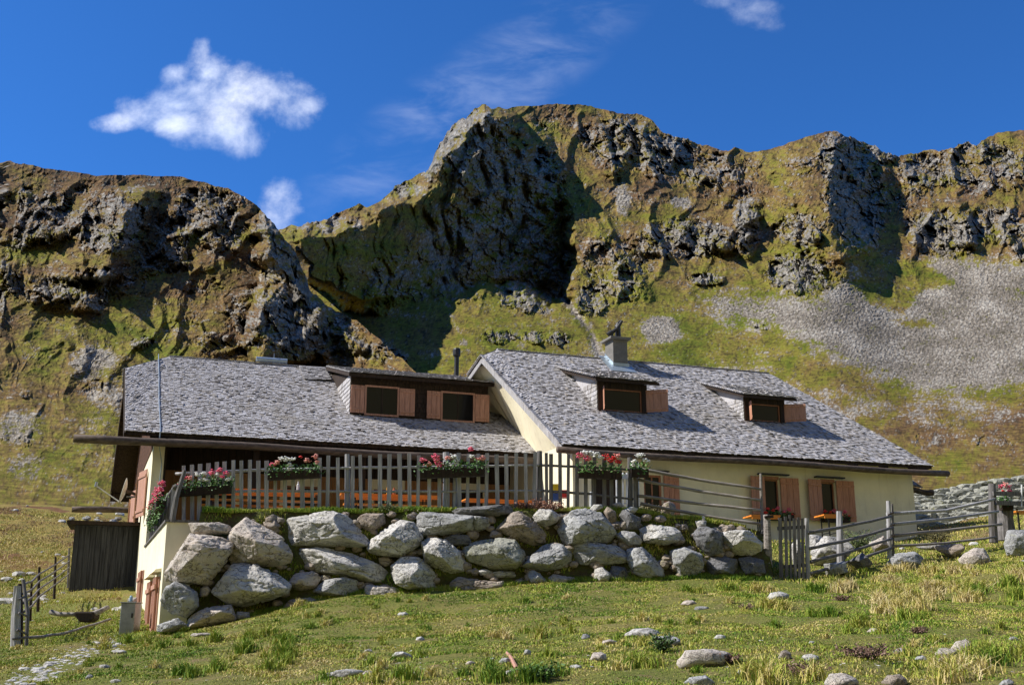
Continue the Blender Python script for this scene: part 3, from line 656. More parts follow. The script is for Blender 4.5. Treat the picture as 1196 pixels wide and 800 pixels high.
MB().hbox(RS1 + .4, RS2 - .4, QW + .9, QW + .95, 2.0, 4.9).build('unlit_room_sheet', M_INT, hut)  # black sheet in place of the unlit rooms
# roof
hipA = np.array(H(10.42, QRG - .50, zr(QRG - .50))); hipB = np.array(H(10.42, QRG + .95, ZRG - MR * .95)); rgA = H(11.1, QRG, ZRG); rgB = H(21.25, QRG, ZRG)
eA = H(11.16, QE, ZE); eB = H(23.45, QE, ZE); bB = H(23.45, QBK + .5, ZRG - MR * (QBK + .5 - QRG)); bA = H(11.0, QBK + .5, ZRG - MR * (QBK + .5 - QRG))
mb = MB(); 
# front slope: main trapezium cut by the left verge and the right hip
shingles(mb, eA, eB, rgB, rgA, seed=1)
shingles(mb, eA, H(11.165, QE, ZE), rgA, hipA, seed=2)
shingles(mb, hipA, hipB, rgA + np.array([0, 0, .0]), rgA + U * .001, seed=3)
shingles(mb, eB, bB, rgB + W * .01, rgB, row=.16, wid=.14, seed=4)
shingles(mb, bB, bA, rgA, rgB, row=.45, wid=.4, seed=5)
roof = mb.build('roof', M_SH, hut)
mb = MB(); slab(mb, [eA + U * .04, eB, rgB, rgA, hipA + U * .04], .09); slab(mb, [bB, bA, hipB, rgA, rgB], .09); slab(mb, [eB, bB, rgB], .08); slab(mb, [hipA, rgA, hipB], .05)
mb.build('roof_boarding', M_DARK, roof)
# the white-edged verge of shingle ends, its barge board
mb = MB(); n = 62; va, vb = eA, hipA
for i in range(n):
    p = va + (vb - va) * (i / n); r_ = va + (vb - va) * ((i + .8) / n); mb.bar(p - U * .03 + np.array([0, 0, .03]), r_ - U * .03 + np.array([0, 0, .065]), .10, .025, tint=random.random())
for i in range(22):
    p = hipA + (hipB - hipA) * (i / 22); r_ = hipA + (hipB - hipA) * ((i + .8) / 22); mb.bar(p + np.array([0, 0, .03]) - U * .03, r_ + np.array([0, 0, .05]) - U * .03, .10, .02)
mb.build('verge_course', M_SH, roof)
mb = MB(); mb.bar(eA - np.array([0, 0, .12]), hipA - np.array([0, 0, .12]), .035, .17); mb.bar(hipB - np.array([0, 0, .12]), bA - np.array([0, 0, .12]), .035, .17); mb.bar(hipA - np.array([0, 0, .13]), hipB - np.array([0, 0, .13]), .035, .15)
mb.build('barge_board', M_GREYW, roof)
# ridge course
mb = MB()
for i in range(80):
    p = rgA + (rgB - rgA) * (i / 80); mb.bar(p + W * .05 + np.array([0, 0, .03 + random.uniform(0, .02)]), p + (rgB - rgA) / 88 + W * .05 + np.array([0, 0, .04]), .18, .03)
mb.build('ridge_course', M_SH, roof)
# rafter ends, gutter
for i in range(11):
    s = 11.9 + i * 1.1; MB().bar(H(s, QE + .06, ZE - .17), H(s, QW, zr(QW) - .22), .13, .15).build('rafter', M_DARK, hut)
gl = onq(700, 528, QE - .1); g0 = H(11.0, QE - .10, ZE - .17); g1 = H(23.95, QE - .12, ZE - .22)
mb = MB(); pts = [g0 + (g1 - g0) * t + np.array([0, 0, -.03 * math.sin(t * 9) - .03 * math.sin(t * 3.1)]) for t in np.linspace(0, 1, 14)]
mb.tube(pts, [.085 + .012 * random.random() for _ in pts], 9, jit=.06); mb.build('gutter', M_LOG, hut, smooth=True)
# windows with open shutters and hoods
for k, (wd_, lab) in enumerate(((W1, None), (W2, None))):
    window(hut, *wd_[:2], QW, *wd_[2:], fr=.035, mull=False, curtain=True)
    mb = MB(); fw = .09; s0, s1, z0, z1 = wd_
    mb.hbox(s0, s1, QW - .03, QW + .03, z1, z1 + fw)
    mb.build('window_surround', M_FRAME, hut)
    MB().hbox(s0 - .22, s1 + .30, QW - .16, QW, z1 + fw + .03, z1 + fw + .07).build('window_hood', M_BLACKM, hut)
    shutter(hut, s0 - .55, s0 - .02, QW - .03, z0 - .06, z1 + .06, M_SHUT, -1, open_=.18); shutter(hut, s1 + .02, s1 + .62, QW - .03, z0 - .06, z1 + .06, M_SHUT, 1, open_=.10)
window(hut, *W0[:2], QW, *W0[2:]); shutter(hut, W0[1] + .03, W0[1] + .50, QW - .03, W0[2] - .04, W0[3] + .04, M_SHUT, 1, open_=.1); 
MB().hbox(W0[0] - .14, W0[1] + .18, QW - .16, QW, W0[3] + .08, W0[3] + .12).build('window_hood', M_BLACKM, hut)
# door
s0, s1, z0, z1 = DR
mb = MB(); mb.hbox(s0, s0 + .08, QW + .04, QW + .14, z0, z1); mb.hbox(s1 - .08, s1, QW + .04, QW + .14, z0, z1); mb.hbox(s0 + .08, s1 - .08, QW + .04, QW + .14, z1 - .08, z1)
door = mb.build('door', M_DARK, hut)
mb = MB()
for i in range(6): mb.hbox(s0 + .085 + i * .123, s0 + .2 + i * .123, QW + .08, QW + .11, z0, z1 - .09)
mb.build('door_leaf', M_DARK, door); MB().hbox(s1 - .2, s1 - .17, QW + .03, QW + .08, 3.2, 3.32).build('door_handle', M_METAL, door)
# dormers
def rdormer(pxs, lab):
    (bl, br, rfl, tl) = pxs
    a = onroof(*bl, QE, ZE, MR); b_ = onroof(*br, QE, ZE, MR); qf = (a[1] + b_[1]) / 2; zb = (a[2] + b_[2]) / 2; s0, s1 = a[0] - .02, b_[0] + .12
    r0 = onroof(*tl, QE, ZE, MR); zt = onq(*rfl, qf - .25)[2]; sl, sr = s0 - .30, s1 + .42
    qt, zt2 = r0[1], r0[2]
    d = MB(); zc = zt - .12 + (zt2 - zt) / (qt - qf + .25) * .25
    # cheeks clad in shingle
    dm = MB(); 
    for s, sg in ((s0, -1), (s1 + .0, 1)):
        dm.prism([H(s, qf, zb - .05), H(s, qt - .1, zt2 - .12), H(s, qf, zc)], U * (.10 * (1 if sg > 0 else -1)))
    o = dm.build('dormer', M_SH, hut); 
    if lab: o['label'] = lab
    # shingle courses on the sunny cheek
    cm_ = MB(); s = s0 - .105
    for r in range(7):
        t = r / 7; zz = zb + (zc - zb) * t; q_end = qf + (qt - qf) * (t + .14) * .98
        q = qf
        while q < q_end:
            w_ = random.uniform(.07, .13); cm_.hexa([H(s - .025, q, zz), H(s - .025, q + w_ - .008, zz), H(s, q + w_ - .008, zz), H(s, q, zz)], [H(s - .008, q, zz + (zc - zb) / 6.2), H(s - .008, q + w_ - .008, zz + (zc - zb) / 6.2), H(s, q + w_ - .008, zz + (zc - zb) / 6.2), H(s, q, zz + (zc - zb) / 6.2)]); q += w_
    cm_.build('cheek_shingles', M_SH, o)
    f = MB(); hw = .05
    f.hbox(s0 - .1, s0 + .07, qf - .03, qf + .06, zb - .02, zc); f.hbox(s1 - .07, s1 + .1, qf - .03, qf + .06, zb - .02, zc)
    zw = zb + (zc - zb) * .78
    n = 14
    for i in range(n): f.hbox(s0 + .07 + (s1 - s0 - .14) * i / n, s0 + .065 + (s1 - s0 - .14) * (i + 1) / n, qf - .02 - .006 * (i % 2), qf + .03, zw, zc)
    f.hbox(s0 + .07, s1 - .07, qf - .03, qf + .05, zb - .02, zb + .05)
    f.build('dormer_front', M_DARK, o)
    window(hut, s0 + .07, s1 - .07, qf, zb + .05, zw, depth=.1, fr=.035, mull=False)
    shutter(hut, s1 + .04, s1 + .70, qf - .035, zb + .06, zw + .02, M_SHUTP, 1, open_=.6); shutter(hut, s0 - .22 + .0, s0 + .05, qf - .035, zb + .04, zw + .02, M_SHUT, 1 if False else -1, open_=1.25)
    A = H(sl, qf - .28, zt); B = H(sr, qf - .28, zt); C = H(sr - .25, qt + .05, zt2 + .03); D = H(sl - .02, qt + .05, zt2 + .03)
    rm_ = MB(); shingles(rm_, A, B, C, D, row=.12, wid=.11, thick=.03, seed=int(s0 * 10))
    n = 18
    for i in range(n):
        p = A + (D - A) * (i / n); e = A + (D - A) * ((i + .75) / n); rm_.bar(p + np.array([0, 0, .05]) - U * .02, e + np.array([0, 0, .07]) - U * .02, .10, .025)
    ro = rm_.build('dormer_roof', M_SH, o)
    sb = MB(); slab(sb, [A + U * .03, B - U * .03, C, D], .09); sb.build('dormer_soffit', M_DARK, o)
rdormer(((702, 480), (749, 485), (697, 441), (646, 431)), None)
rdormer(((873, 492), (911, 496), (862, 460), (805, 448)), None)
# chimney
ca_ = onroof(716, 429, QE, ZE, MR); s0, q0_ = ca_[0] + .02, ca_[1]; cw = .52; cd = .62; zt = onq(716, 396, q0_)[2]
ch = MB().hbox(s0, s0 + cw, q0_, q0_ + cd, ca_[2] - .3, zt).build('chimney', M_BRICK, hut)
MB().hbox(s0 - .12, s0 + cw + .1, q0_ - .1, q0_ + cd + .12, zt + .003, zt + .085).build('chimney_slab', M_BRICK, ch, bevel=.01)
mb = MB(); zz = ca_[2]
mb.prism([H(s0 - .012, q0_ - .02, zz - .02), H(s0 - .012, q0_ + cd, zz + cd * MR), H(s0 - .012, q0_ + cd, zz + cd * MR + .16), H(s0 - .012, q0_ - .02, zz + .17)], -U * .01)
mb.prism([H(s0 - .25, q0_ + .02, zz + .06), H(s0 - .012, q0_ - .02, zz + .06), H(s0 - .012, q0_ + cd, zz + cd * MR + .06), H(s0 - .25, q0_ + cd, zz + cd * MR + .06)], np.array([0, 0, .01]))
mb.hbox(s0 - .02, s0 + cw + .04, q0_ - .03, q0_ - .008, zz - .02, zz + .16); mb.prism([H(s0 - .25, q0_ - .35, zr(q0_ - .35) + .06), H(s0 + cw + .15, q0_ - .35, zr(q0_ - .35) + .06), H(s0 + cw + .15, q0_, zr(q0_) + .06), H(s0 - .25, q0_, zr(q0_) + .06)], np.array([0, 0, .01]))
mb.build('chimney_flashing', M_ZINC, ch)
cc = H(s0 + .33, q0_ + .3, zt + .08)
mb = MB().tube([cc, cc + np.array([0, 0, .42])], .095, 14); mb.build('flue_pipe', M_BLACKM, ch, smooth=False)
mb = MB(); b0 = H(s0 + .08, q0_ + .25, zt + .08)
mb.tube([b0, b0 + np.array([0, 0, .16])], .05, 10); mb.tube([b0 + np.array([-.08, 0, .16]), b0 + np.array([.18, 0, .34]), b0 + np.array([.36, 0, .62])], [.06, .07, .045], 10); mb.tube([b0 + np.array([-.12, 0, .12]), b0 + np.array([.02, 0, .24])], [.1, .08], 12)
mb.tube([cc + np.array([-.02, 0, .42]), cc + np.array([.02, 0, .56]), cc + np.array([.12, 0, .66])], [.1, .075, .05], 10)
mb.build('chimney_cowl', M_BLACKM, ch)

# ================================================================== left-hand building
QL, ZL, ML = 30.49, 5.05, .56
def zl(q): return ZL + ML * (q - QL)
QLR = 36.9; ZLR = zl(QLR); QLB = 43.2; ZLB = ZLR - ML * (QLB - QLR) - .2
TA = np.array([.95, 22.9]); TB = np.array([.47, 43.0])            # the sunny side wall, seen almost along its length
def sw(q): return TA[0] + (TB[0] - TA[0]) * (q - TA[1]) / (TB[1] - TA[1])
def onL(px, py):
    d = ray(px, py); n = np.array([TB[1] - TA[1], -(TB[0] - TA[0])]); du = np.array([d @ U, d @ W]); t = (n @ TA) / (n @ du); P = d * t
    return (P @ U, P @ W, P[2])
QC = 31.1
farm = empty('farmhouse', H(5.5, 36, 2.2), 'large farmhouse with low grey shingle roof and long dark two-window dormer, behind the picket fence', 'building')
def side_wall(mb, q0, q1, z0, z1, holes, th=.3):
    xs = sorted({q0, q1, *[h[0] for h in holes], *[h[1] for h in holes]}); 
    zs = sorted({z0, z1, *[h[2] for h in holes], *[h[3] for h in holes]})
    for i in range(len(xs) - 1):
        for j in range(len(zs) - 1):
            a, b_ = xs[i], xs[i + 1]; cx, cz = (a + b_) / 2, (zs[j] + zs[j + 1]) / 2
            if any(h[0] < cx < h[1] and h[2] < cz < h[3] for h in holes): continue
            mb.hexa([H(sw(a), a, zs[j]), H(sw(b_), b_, zs[j]), H(sw(b_) + th, b_, zs[j]), H(sw(a) + th, a, zs[j])], [H(sw(a), a, zs[j + 1]), H(sw(b_), b_, zs[j + 1]), H(sw(b_) + th, b_, zs[j + 1]), H(sw(a) + th, a, zs[j + 1])])
wu = [onL(166, 567)[1], onL(157, 600)[1]]
UW = (34.6, 35.5, 3.55, 4.55)
mb = MB(); side_wall(mb, QC, 42.9, .2, 5.0, [UW])
front_s0, front_s1 = sw(QC) + .3, RS1 - .01
wq = 33.0
fw_holes = [(2.2, 3.1, 2.36, 4.2), (4.6, 5.6, 3.2, 4.1), (7.3, 8.3, 3.2, 4.1), (9.9, 10.8, 2.36, 4.2)]
front_wall(mb, front_s0, front_s1, 1.9, 4.4, wq, .3, fw_holes)
mb.build('wall', M_PL, farm)
mb = MB(); n = 46
for i in range(n): mb.hbox(front_s0 + (front_s1 - front_s0) * i / n, front_s0 + (front_s1 - front_s0) * (i + .96) / n, wq - .035 - .008 * (i % 2), wq + .1, 4.402, zl(wq) - .16)
n = 20
for i in range(n): mb.hexa([H(sw(QC) + .3, QC + .02 + (wq - QC) * i / n, 4.4 - 2.0), H(sw(QC) + .3, QC + (wq - QC) * (i + .95) / n, 2.4), H(sw(QC) + .36, QC + (wq - QC) * (i + .95) / n, 2.4), H(sw(QC) + .36, QC + .02 + (wq - QC) * i / n, 2.4)], [H(sw(QC) + .3, QC + .02 + (wq - QC) * i / n, zl(QC + (wq - QC) * i / n) - .15), H(sw(QC) + .3, QC + (wq - QC) * (i + .95) / n, zl(QC + (wq - QC) * i / n) - .15), H(sw(QC) + .36, QC + (wq - QC) * (i + .95) / n, zl(QC + (wq - QC) * i / n) - .15), H(sw(QC) + .36, QC + .02 + (wq - QC) * i / n, zl(QC + (wq - QC) * i / n) - .15)])
mb.build('loft_boarding', M_DARK, farm)
mb = MB(); n = 28
prev = True
for i in range(n + 1):
    a = front_s0 + (front_s1 - front_s0) * i / n; b_ = front_s0 + (front_s1 - front_s0) * (i + .97) / n
    skip = i == n or any(h[0] - .05 < (a + b_) / 2 < h[1] + .05 for h in fw_holes)
    if skip:
        if mb.v: mb.build('bounce_tone_panel', M_ORWALL, farm); mb = MB()
        continue
    mb.hbox(a, b_, wq - .03, wq - .003, 2.36, 4.398)  # ochre layer over the plaster: warm bounced shade put into colour
for h in fw_holes:
    if h[2] < 2.5:
        d_ = MB(); d_.hbox(h[0] + .002, h[0] + .08, wq + .02, wq + .12, h[2], h[3]); d_.hbox(h[1] - .08, h[1] - .002, wq + .02, wq + .12, h[2], h[3]); d_.hbox(h[0] + .08, h[1] - .08, wq + .04, wq + .08, h[2], h[3] - .002)
        dd = d_.build('door', M_DARK, farm); MB().hbox(h[1] - .2, h[1] - .16, wq + .0, wq + .04, 3.3, 3.42).build('door_handle', M_METAL, dd)
    else: window(farm, *h[:2], wq, *h[2:])
MB().hbox(sw(40) + .5, RS1 - .5, 34.6, 34.7, 2, 5.5).build('unlit_room_sheet', M_INT, farm)  # dark sheet drawn where the rooms are merely unlit
# gable above the side wall, brown cladding under the verge
mb = MB(); n = 17
qs = [QC + .3 + (42.7 - QC - .3) * i / 40 for i in range(41)]
def ztop(q): return (zl(q) if q < QLR else ZLR - ML * (q - QLR)) - .13
zhip = 7.55
for i in range(40):
    a, b_ = qs[i], qs[i + 1] - .008; o_ = .02 + .006 * (i % 2)
    mb.hexa([H(sw(a) - o_, a, 4.75), H(sw(b_) - o_, b_, 4.75), H(sw(b_) + .1, b_, 4.75), H(sw(a) + .1, a, 4.75)], [H(sw(a) - o_, a, min(ztop(a), zhip)), H(sw(b_) - o_, b_, min(ztop(b_), zhip)), H(sw(b_) + .1, b_, min(ztop(b_), zhip)), H(sw(a) + .1, a, min(ztop(a), zhip))])
mb.build('gable_cladding', M_BROWN, farm)
# roof
LA = np.array(onq(146, 503, QL)); e0 = H(-.02, QL, ZL); e1 = H(RS1 - .012, QL, ZL); r1 = H(RS1 - .012, QLR, ZLR); r0 = H(1.15, QLR, ZLR)
hA = np.array(H(-.17, 35.42, zl(35.42))); hB = np.array(H(-.17, 38.38, ZLR - ML * 1.48)); k0 = H(-.32, QLB, ZLB); k1 = H(RS1 - .012, QLB, ZLB)
mb = MB()
DS0, DS1 = 5.98, 11.2        # dormer span
shingles(mb, e0, e1, r1, r0, seed=11); shingles(mb, e0, e0 + U * .004, r0, hA, seed=12); shingles(mb, hA, hB, r0, r0 + W * .004, seed=13); shingles(mb, k1, k0, hB + 0, r1, row=.5, wid=.5, seed=14); shingles(mb, k0, k0 + U * .01, r0, hB, row=.3, wid=.3, seed=15)
roof = mb.build('roof', M_SH, farm)
mb = MB(); slab(mb, [e0 + U * .03, e1, r1, r0, hA + U * .03], .09); slab(mb, [k1, k0 + U * .03, hB + U * .03, r0, r1], .09); slab(mb, [hA, r0, hB], .05); mb.build('roof_boarding', M_DARK, roof)
mb = MB(); z_ = np.array([0, 0, .14]); mb.bar(e0 - z_, hA - z_, .04, .22); mb.bar(hA - z_, hB - z_, .04, .22); mb.bar(hB - z_, k0 - z_, .04, .26); mb.bar(k0 - z_ * 1.8, k0 - z_ * 1.8 + U * 1.2, .12, .3); mb.build('barge_board', M_DARK, roof)
mb = MB()
for i in range(46):
    p = r0 + (r1 - r0) * (i / 100); mb.bar(p + W * .05 + np.array([0, 0, .03 + random.uniform(0, .02)]), p + (r1 - r0) / 110 + W * .05 + np.array([0, 0, .04]), .18, .03)
mb.build('ridge_course', M_SH, roof)
for i in range(14):
    s = .7 + i * .82; MB().bar(H(s, QL + .08, ZL - .2), H(s, wq, zl(wq) - .24), .13, .16).build('rafter', M_DARK, farm)
gL = onq(86, 511, QL - .12); gR = H(RS1 - .05, QL - .12, gL[2] + .0)
def log(a, b_, r_, n=16, jit=.06):
    a = np.asarray(a); b_ = np.asarray(b_); pts = [a + (b_ - a) * t + np.array([0, 0, .02 * math.sin(t * 11 + r_ * 99)]) for t in np.linspace(0, 1, n)]
    return MB().tube(pts, [r_ * (1 + random.uniform(-.08, .08)) for _ in pts], 10, jit=jit)
log(H(*gL), gR, .105).build('gutter', M_LOG, farm, smooth=True)
g2 = onq(84, 594, QLB + .1); log(H(*g2), H(3, QLB + .1, g2[2]), .11).build('rear_gutter', M_LOG, farm, smooth=True)
# posts of the porch
for s in (3.4, 6.4, 9.2): MB().hbox(s, s + .16, QL + .35, QL + .51, 2.3, zl(QL + .4) - .15).build('porch_post', M_DARK, farm)
# the long dormer
a = onroof(408, 484, QL, ZL, ML); b_ = onroof(571, 497, QL, ZL, ML); qf = (a[1] + b_[1]) / 2; zb = (a[2] + b_[2]) / 2; s0, s1 = a[0], b_[0]
zt = onq(408, 437.5, qf)[2]
dm = MB(); 
rows = 9
for r in range(rows):
    s = s0; zz = zb - .06 + (zt - zb + .06) * r / rows; hh = (zt - zb + .06) / rows
    while s < s1:
        w_ = random.uniform(.09, .17); e = min(s1, s + w_); 
        dm.hexa([H(s, qf - .03, zz), H(e - .008, qf - .03, zz), H(e - .008, qf + .05, zz), H(s, qf + .05, zz)], [H(s, qf - .008, zz + hh), H(e - .008, qf - .008, zz + hh), H(e - .008, qf + .05, zz + hh), H(s, qf + .05, zz + hh)]); s = e
zk = zl(qf)
dm.prism([H(s0, qf, zb - .05), H(s0, 36.4, zl(36.4) - .03), H(s0, qf, zt)], U * .1); dm.prism([H(s1, qf, zb - .05), H(s1, 36.4, zl(36.4) - .03), H(s1, qf, zt)], -U * .1)
dorm = dm.build('dormer', M_DARK, farm)
cm_ = MB(); s = s0 - .004
for r in range(9):
    t = r / 9; zz = zb + (zt - zb) * t; q = qf; qe = qf + (36.4 - qf) * (t + .11)
    q = qf
    while q < qe - .05:
        w_ = random.uniform(.08, .14); q2 = max(q, qf + (36.4 - qf) * 0); 
        cm_.hexa([H(s - .03, q, zz), H(s - .03, q + w_, zz), H(s, q + w_, zz), H(s, q, zz)], [H(s - .008, q, zz + .17), H(s - .008, q + w_, zz + .17), H(s, q + w_, zz + .17), H(s, q, zz + .17)]); q += w_
cm_.build('cheek_shingles', M_SH, dorm)
A = H(s0 - .12, qf - .25, zt + .02); B = H(s1 + .12, qf - .25, zt + .02); Cc = H(s1 + .12, 36.6, ZLR + .02); D = H(s0 - .12, 36.6, ZLR + .02)
mb = MB(); slab(mb, [A, B, Cc, D], .11); mb.build('dormer_soffit', M_DARK, dorm)
mb = MB(); shingles(mb, A, B, Cc, D, row=.14, wid=.13, thick=.03, seed=44); mb.build('dormer_roof', M_SHINGLE, dorm)
A2 = H(s0 - 1.0, qf + 2.9, zl(qf + 2.9) + .05); 
mb = MB(); shingles(mb, A2, H(s0 - .1, qf + 2.9, zl(qf + 2.9) + .1), H(s0 - .1, QLR, ZLR + .06), H(s0 - 1.0, QLR, ZLR + .05), row=.14, wid=.12, thick=.03, seed=45); mb.build('ridge_patch', M_SHINGLE, dorm)
def px_s(px, py, q): return onq(px, py, q)
for (xl, xr, yt, yb, sl, sr) in ((427, 464, 452, 483, 408, 484), (516, 552, 459, 490, 497, 571)):
    P0 = onq(xl, yb, qf); P1 = onq(xr, yt, qf); z0, z1 = P0[2], onq(xl, yt, qf)[2]
    wS0, wS1 = P0[0], P1[0]
    MB().hbox(wS0 + .03, wS1 - .03, qf - .034, qf - .031, z0 + .03, z1 - .03).build('unlit_opening_sheet', M_INT, farm)  # black sheet painted for the darkness inside the dormer
    mb = MB(); t = .055
    for c_ in ((wS0 - t, wS0, z0 - t, z1 + t), (wS1, wS1 + t, z0 - t, z1 + t), (wS0, wS1, z0 - t, z0), (wS0, wS1, z1, z1 + t)): mb.hbox(c_[0], c_[1], qf - .075, qf - .03, c_[2], c_[3])
    wo = mb.build('window', M_SHUTP, farm)
    mb = MB(); mb.hbox(wS0 + .003, wS1 - .003, qf - .05, qf - .04, z0 + .003, z1 - .003); mb.build('pane', M_GLASS, wo)
    mb = MB(); mb.hbox((wS0 + wS1) / 2 - .02, (wS0 + wS1) / 2 + .02, qf - .06, qf - .051, z0, z1); mb.build('mullion', M_DARK, wo)
    sL = onq(sl, yb, qf)[0]; sR = onq(sr, yb, qf)[0]
    shutter(farm, sL + .01, wS0 - t - .01, qf - .035, z0 + .0, z1 + .03, M_SHUTP, -1, open_=.02); shutter(farm, wS1 + t + .01, sR - .01, qf - .035, z0 + .0, z1 + .03, M_SHUTP, 1, open_=.02)
# side wall: upper window and shutters standing off the wall
def side_shutter(q0, q1, z0, z1, mat, out=.25, hinge=0):
    mb = MB(); n = 3
    for i in range(n):
        for k in (0,):
            a = q0 + (q1 - q0) * i / n + .004; b_ = q0 + (q1 - q0) * (i + 1) / n - .004
            oa = .03 + out * ((a - q0) / (q1 - q0) if hinge == 0 else (q1 - a) / (q1 - q0)); ob = .03 + out * ((b_ - q0) / (q1 - q0) if hinge == 0 else (q1 - b_) / (q1 - q0))
            mb.hexa([H(sw(a) - oa - .03, a, z0), H(sw(b_) - ob - .03, b_, z0), H(sw(b_) - ob, b_, z0), H(sw(a) - oa, a, z0)], [H(sw(a) - oa - .03, a, z1), H(sw(b_) - ob - .03, b_, z1), H(sw(b_) - ob, b_, z1), H(sw(a) - oa, a, z1)])
    for zz in (z0 + .12, z1 - .2):
        oa, ob = (.03, .03 + out) if hinge == 0 else (.03 + out, .03)
        mb.hexa([H(sw(q0) - oa - .055, q0 + .02, zz), H(sw(q1) - ob - .055, q1 - .02, zz), H(sw(q1) - ob - .032, q1 - .02, zz), H(sw(q0) - oa - .032, q0 + .02, zz)], [H(sw(q0) - oa - .055, q0 + .02, zz + .07), H(sw(q1) - ob - .055, q1 - .02, zz + .07), H(sw(q1) - ob - .032, q1 - .02, zz + .07), H(sw(q0) - oa - .032, q0 + .02, zz + .07)])
    return mb.build('shutter', mat, farm)
for q0, q1, z0, z1 in ((32.6, 33.5, 3.05, 4.35), (35.0, 35.9, 3.05, 4.35), (37.5, 38.4, 3.05, 4.35), (40.2, 41.1, 3.05, 4.3)): side_shutter(q0, q1, z0, z1, M_SHUTP, .16, 0 if q0 in (32.6, 37.5) else 1)
mb = MB(); a, b_ = UW[0], UW[1]
mb.hexa([H(sw(a) + .1, a, UW[2]), H(sw(b_) + .1, b_, UW[2]), H(sw(b_) + .14, b_, UW[2]), H(sw(a) + .14, a, UW[2])], [H(sw(a) + .1, a, UW[3]), H(sw(b_) + .1, b_, UW[3]), H(sw(b_) + .14, b_, UW[3]), H(sw(a) + .14, a, UW[3])]); mb.build('window', M_GLASS, farm)
# stove pipe behind the dormer
pb = onq(533, 450, 37.6); sp_ = H(pb[0], 37.6, ZLR - .5); zt_ = onq(533, 407, 37.6)[2]
pp = MB().tube([sp_, H(pb[0], 37.6, zt_ - .28)], .085, 14).build('stove_pipe', M_BLACKM, farm)
MB().tube([H(pb[0], 37.6, zt_ - .30), H(pb[0], 37.6, zt_ - .24), H(pb[0], 37.6, zt_ - .06), H(pb[0], 37.6, zt_)], [.12, .14, .14, .12], 14).build('pipe_cap', M_BLACKM, pp)
# lightning conductor down the roof
mb = MB(); pts = []
for (x, y) in ((185, 416), (185.5, 440), (185.5, 470), (187, 500), (187, 507)):
    r_ = onroof(x, y, QL, ZL, ML); pts.append(H(r_[0], r_[1], r_[2] + .07))
p = pts[-1]; pts += [p + np.array([0, -.03, -.35]), H(1.0, QC - .1, 4.3), H(.9, QC - .05, 2.2)]
mb.tube(pts, .013, 6); mb.build('lightning_conductor', M_ZINC, farm)
# pipe lying on the ridge
pa = onq(299, 421, QLR + .05); pc = onq(335, 423, QLR + .05); MB().tube([H(pa[0], QLR, ZLR + .17), H(pc[0], QLR, ZLR + .17)], .085, 14).build('ridge_pipe', M_ZINC, farm, smooth=False)
ps = onq(320, 420, QLR); MB().tube([H(ps[0], QLR, ZLR), H(ps[0], QLR, ZLR + .42)], .014, 6).build('aerial_rod', M_METAL, farm)

# ================================================================== terrace side wall (plaster) below the left house
mb = MB()
ts0, tq0 = sw(23.3), 23.3
def stairs_z(q): return 2.04
mb2 = []
cw_ = onL(195, 609.5); qc0 = cw_[1]; zc0 = cw_[2]
LWR = (26.0, 27.6, -.05, 1.12); LWL = (32.5, 33.9, .35, 1.35)
def side(mb, q0, q1, z0, z1, holes, th=.3): side_wall(mb, q0, q1, z0, z1, holes, th)
side(mb, qc0, QC, -.6, zc0, [LWR]); side(mb, QC, 42.9, -.3, .198, []) 
endw = MB(); mb.hbox(sw(qc0) + .3, sw(qc0) + 1.9, qc0, qc0 + .3, -.6, zc0)
plinth = mb.build('retaining_wall', M_PL, None, at=H(.95, qc0, -.3)); tag(plinth, 'cream plastered retaining wall holding up the left end of the terrace', 'wall')
mb = MB(); o_ = .04
mb.hexa([H(sw(qc0) - o_, qc0 - .04, zc0 + .003), H(sw(QC) - o_, QC, zc0 + .003), H(sw(QC) + .34, QC, zc0 + .003), H(sw(qc0) + .34, qc0 - .04, zc0 + .003)], [H(sw(qc0) - o_, qc0 - .04, zc0 + .05), H(sw(QC) - o_, QC, zc0 + .05), H(sw(QC) + .34, QC, zc0 + .05), H(sw(qc0) + .34, qc0 - .04, zc0 + .05)])
mb.hbox(sw(qc0) + .34, sw(qc0) + 1.95, qc0 - .04, qc0 + .34, zc0 + .003, zc0 + .05); mb.build('coping', M_GREYD, plinth)
def cellar(q0, q1, z0, z1):
    d_ = MB(); n = 8
    for i in range(n):
        a = q0 + (q1 - q0) * i / n + .006; b_ = q0 + (q1 - q0) * (i + 1) / n - .006; o = .03 + .05 * (i % 2)
        d_.hexa([H(sw(a) - o, a, z0), H(sw(b_) - o, b_, z0), H(sw(b_) + .05, b_, z0), H(sw(a) + .05, a, z0)], [H(sw(a) - o, a, z1), H(sw(b_) - o, b_, z1), H(sw(b_) + .05, b_, z1), H(sw(a) + .05, a, z1)])
    for zz in (z0 + .2, z1 - .25):
        d_.hexa([H(sw(q0) - .11, q0, zz), H(sw(q1) - .11, q1, zz), H(sw(q1) - .085, q1, zz), H(sw(q0) - .085, q0, zz)], [H(sw(q0) - .11, q0, zz + .09), H(sw(q1) - .11, q1, zz + .09), H(sw(q1) - .085, q1, zz + .09), H(sw(q0) - .085, q0, zz + .09)])
    return d_
cellar(23.9, 25.1, -.3, 1.02).build('cellar_shutter', M_SHUTP, plinth); cellar(25.9, 27.3, -.2, 1.0).build('cellar_shutter', M_SHUTP, plinth); cellar(30.5, 32.2, .25, 1.45).build('cellar_shutter', M_SHUTP, plinth)
for (q0, q1, z) in ((23.8, 25.3, 1.10), (25.8, 27.5, 1.08)):
    MB().hexa([H(sw(q0) - .16, q0, z), H(sw(q1) - .16, q1, z), H(sw(q1), q1, z), H(sw(q0), q0, z)], [H(sw(q0) - .12, q0, z + .05), H(sw(q1) - .12, q1, z + .05), H(sw(q1), q1, z + .08), H(sw(q0), q0, z + .08)]).build('shutter_hood', M_PL, plinth)
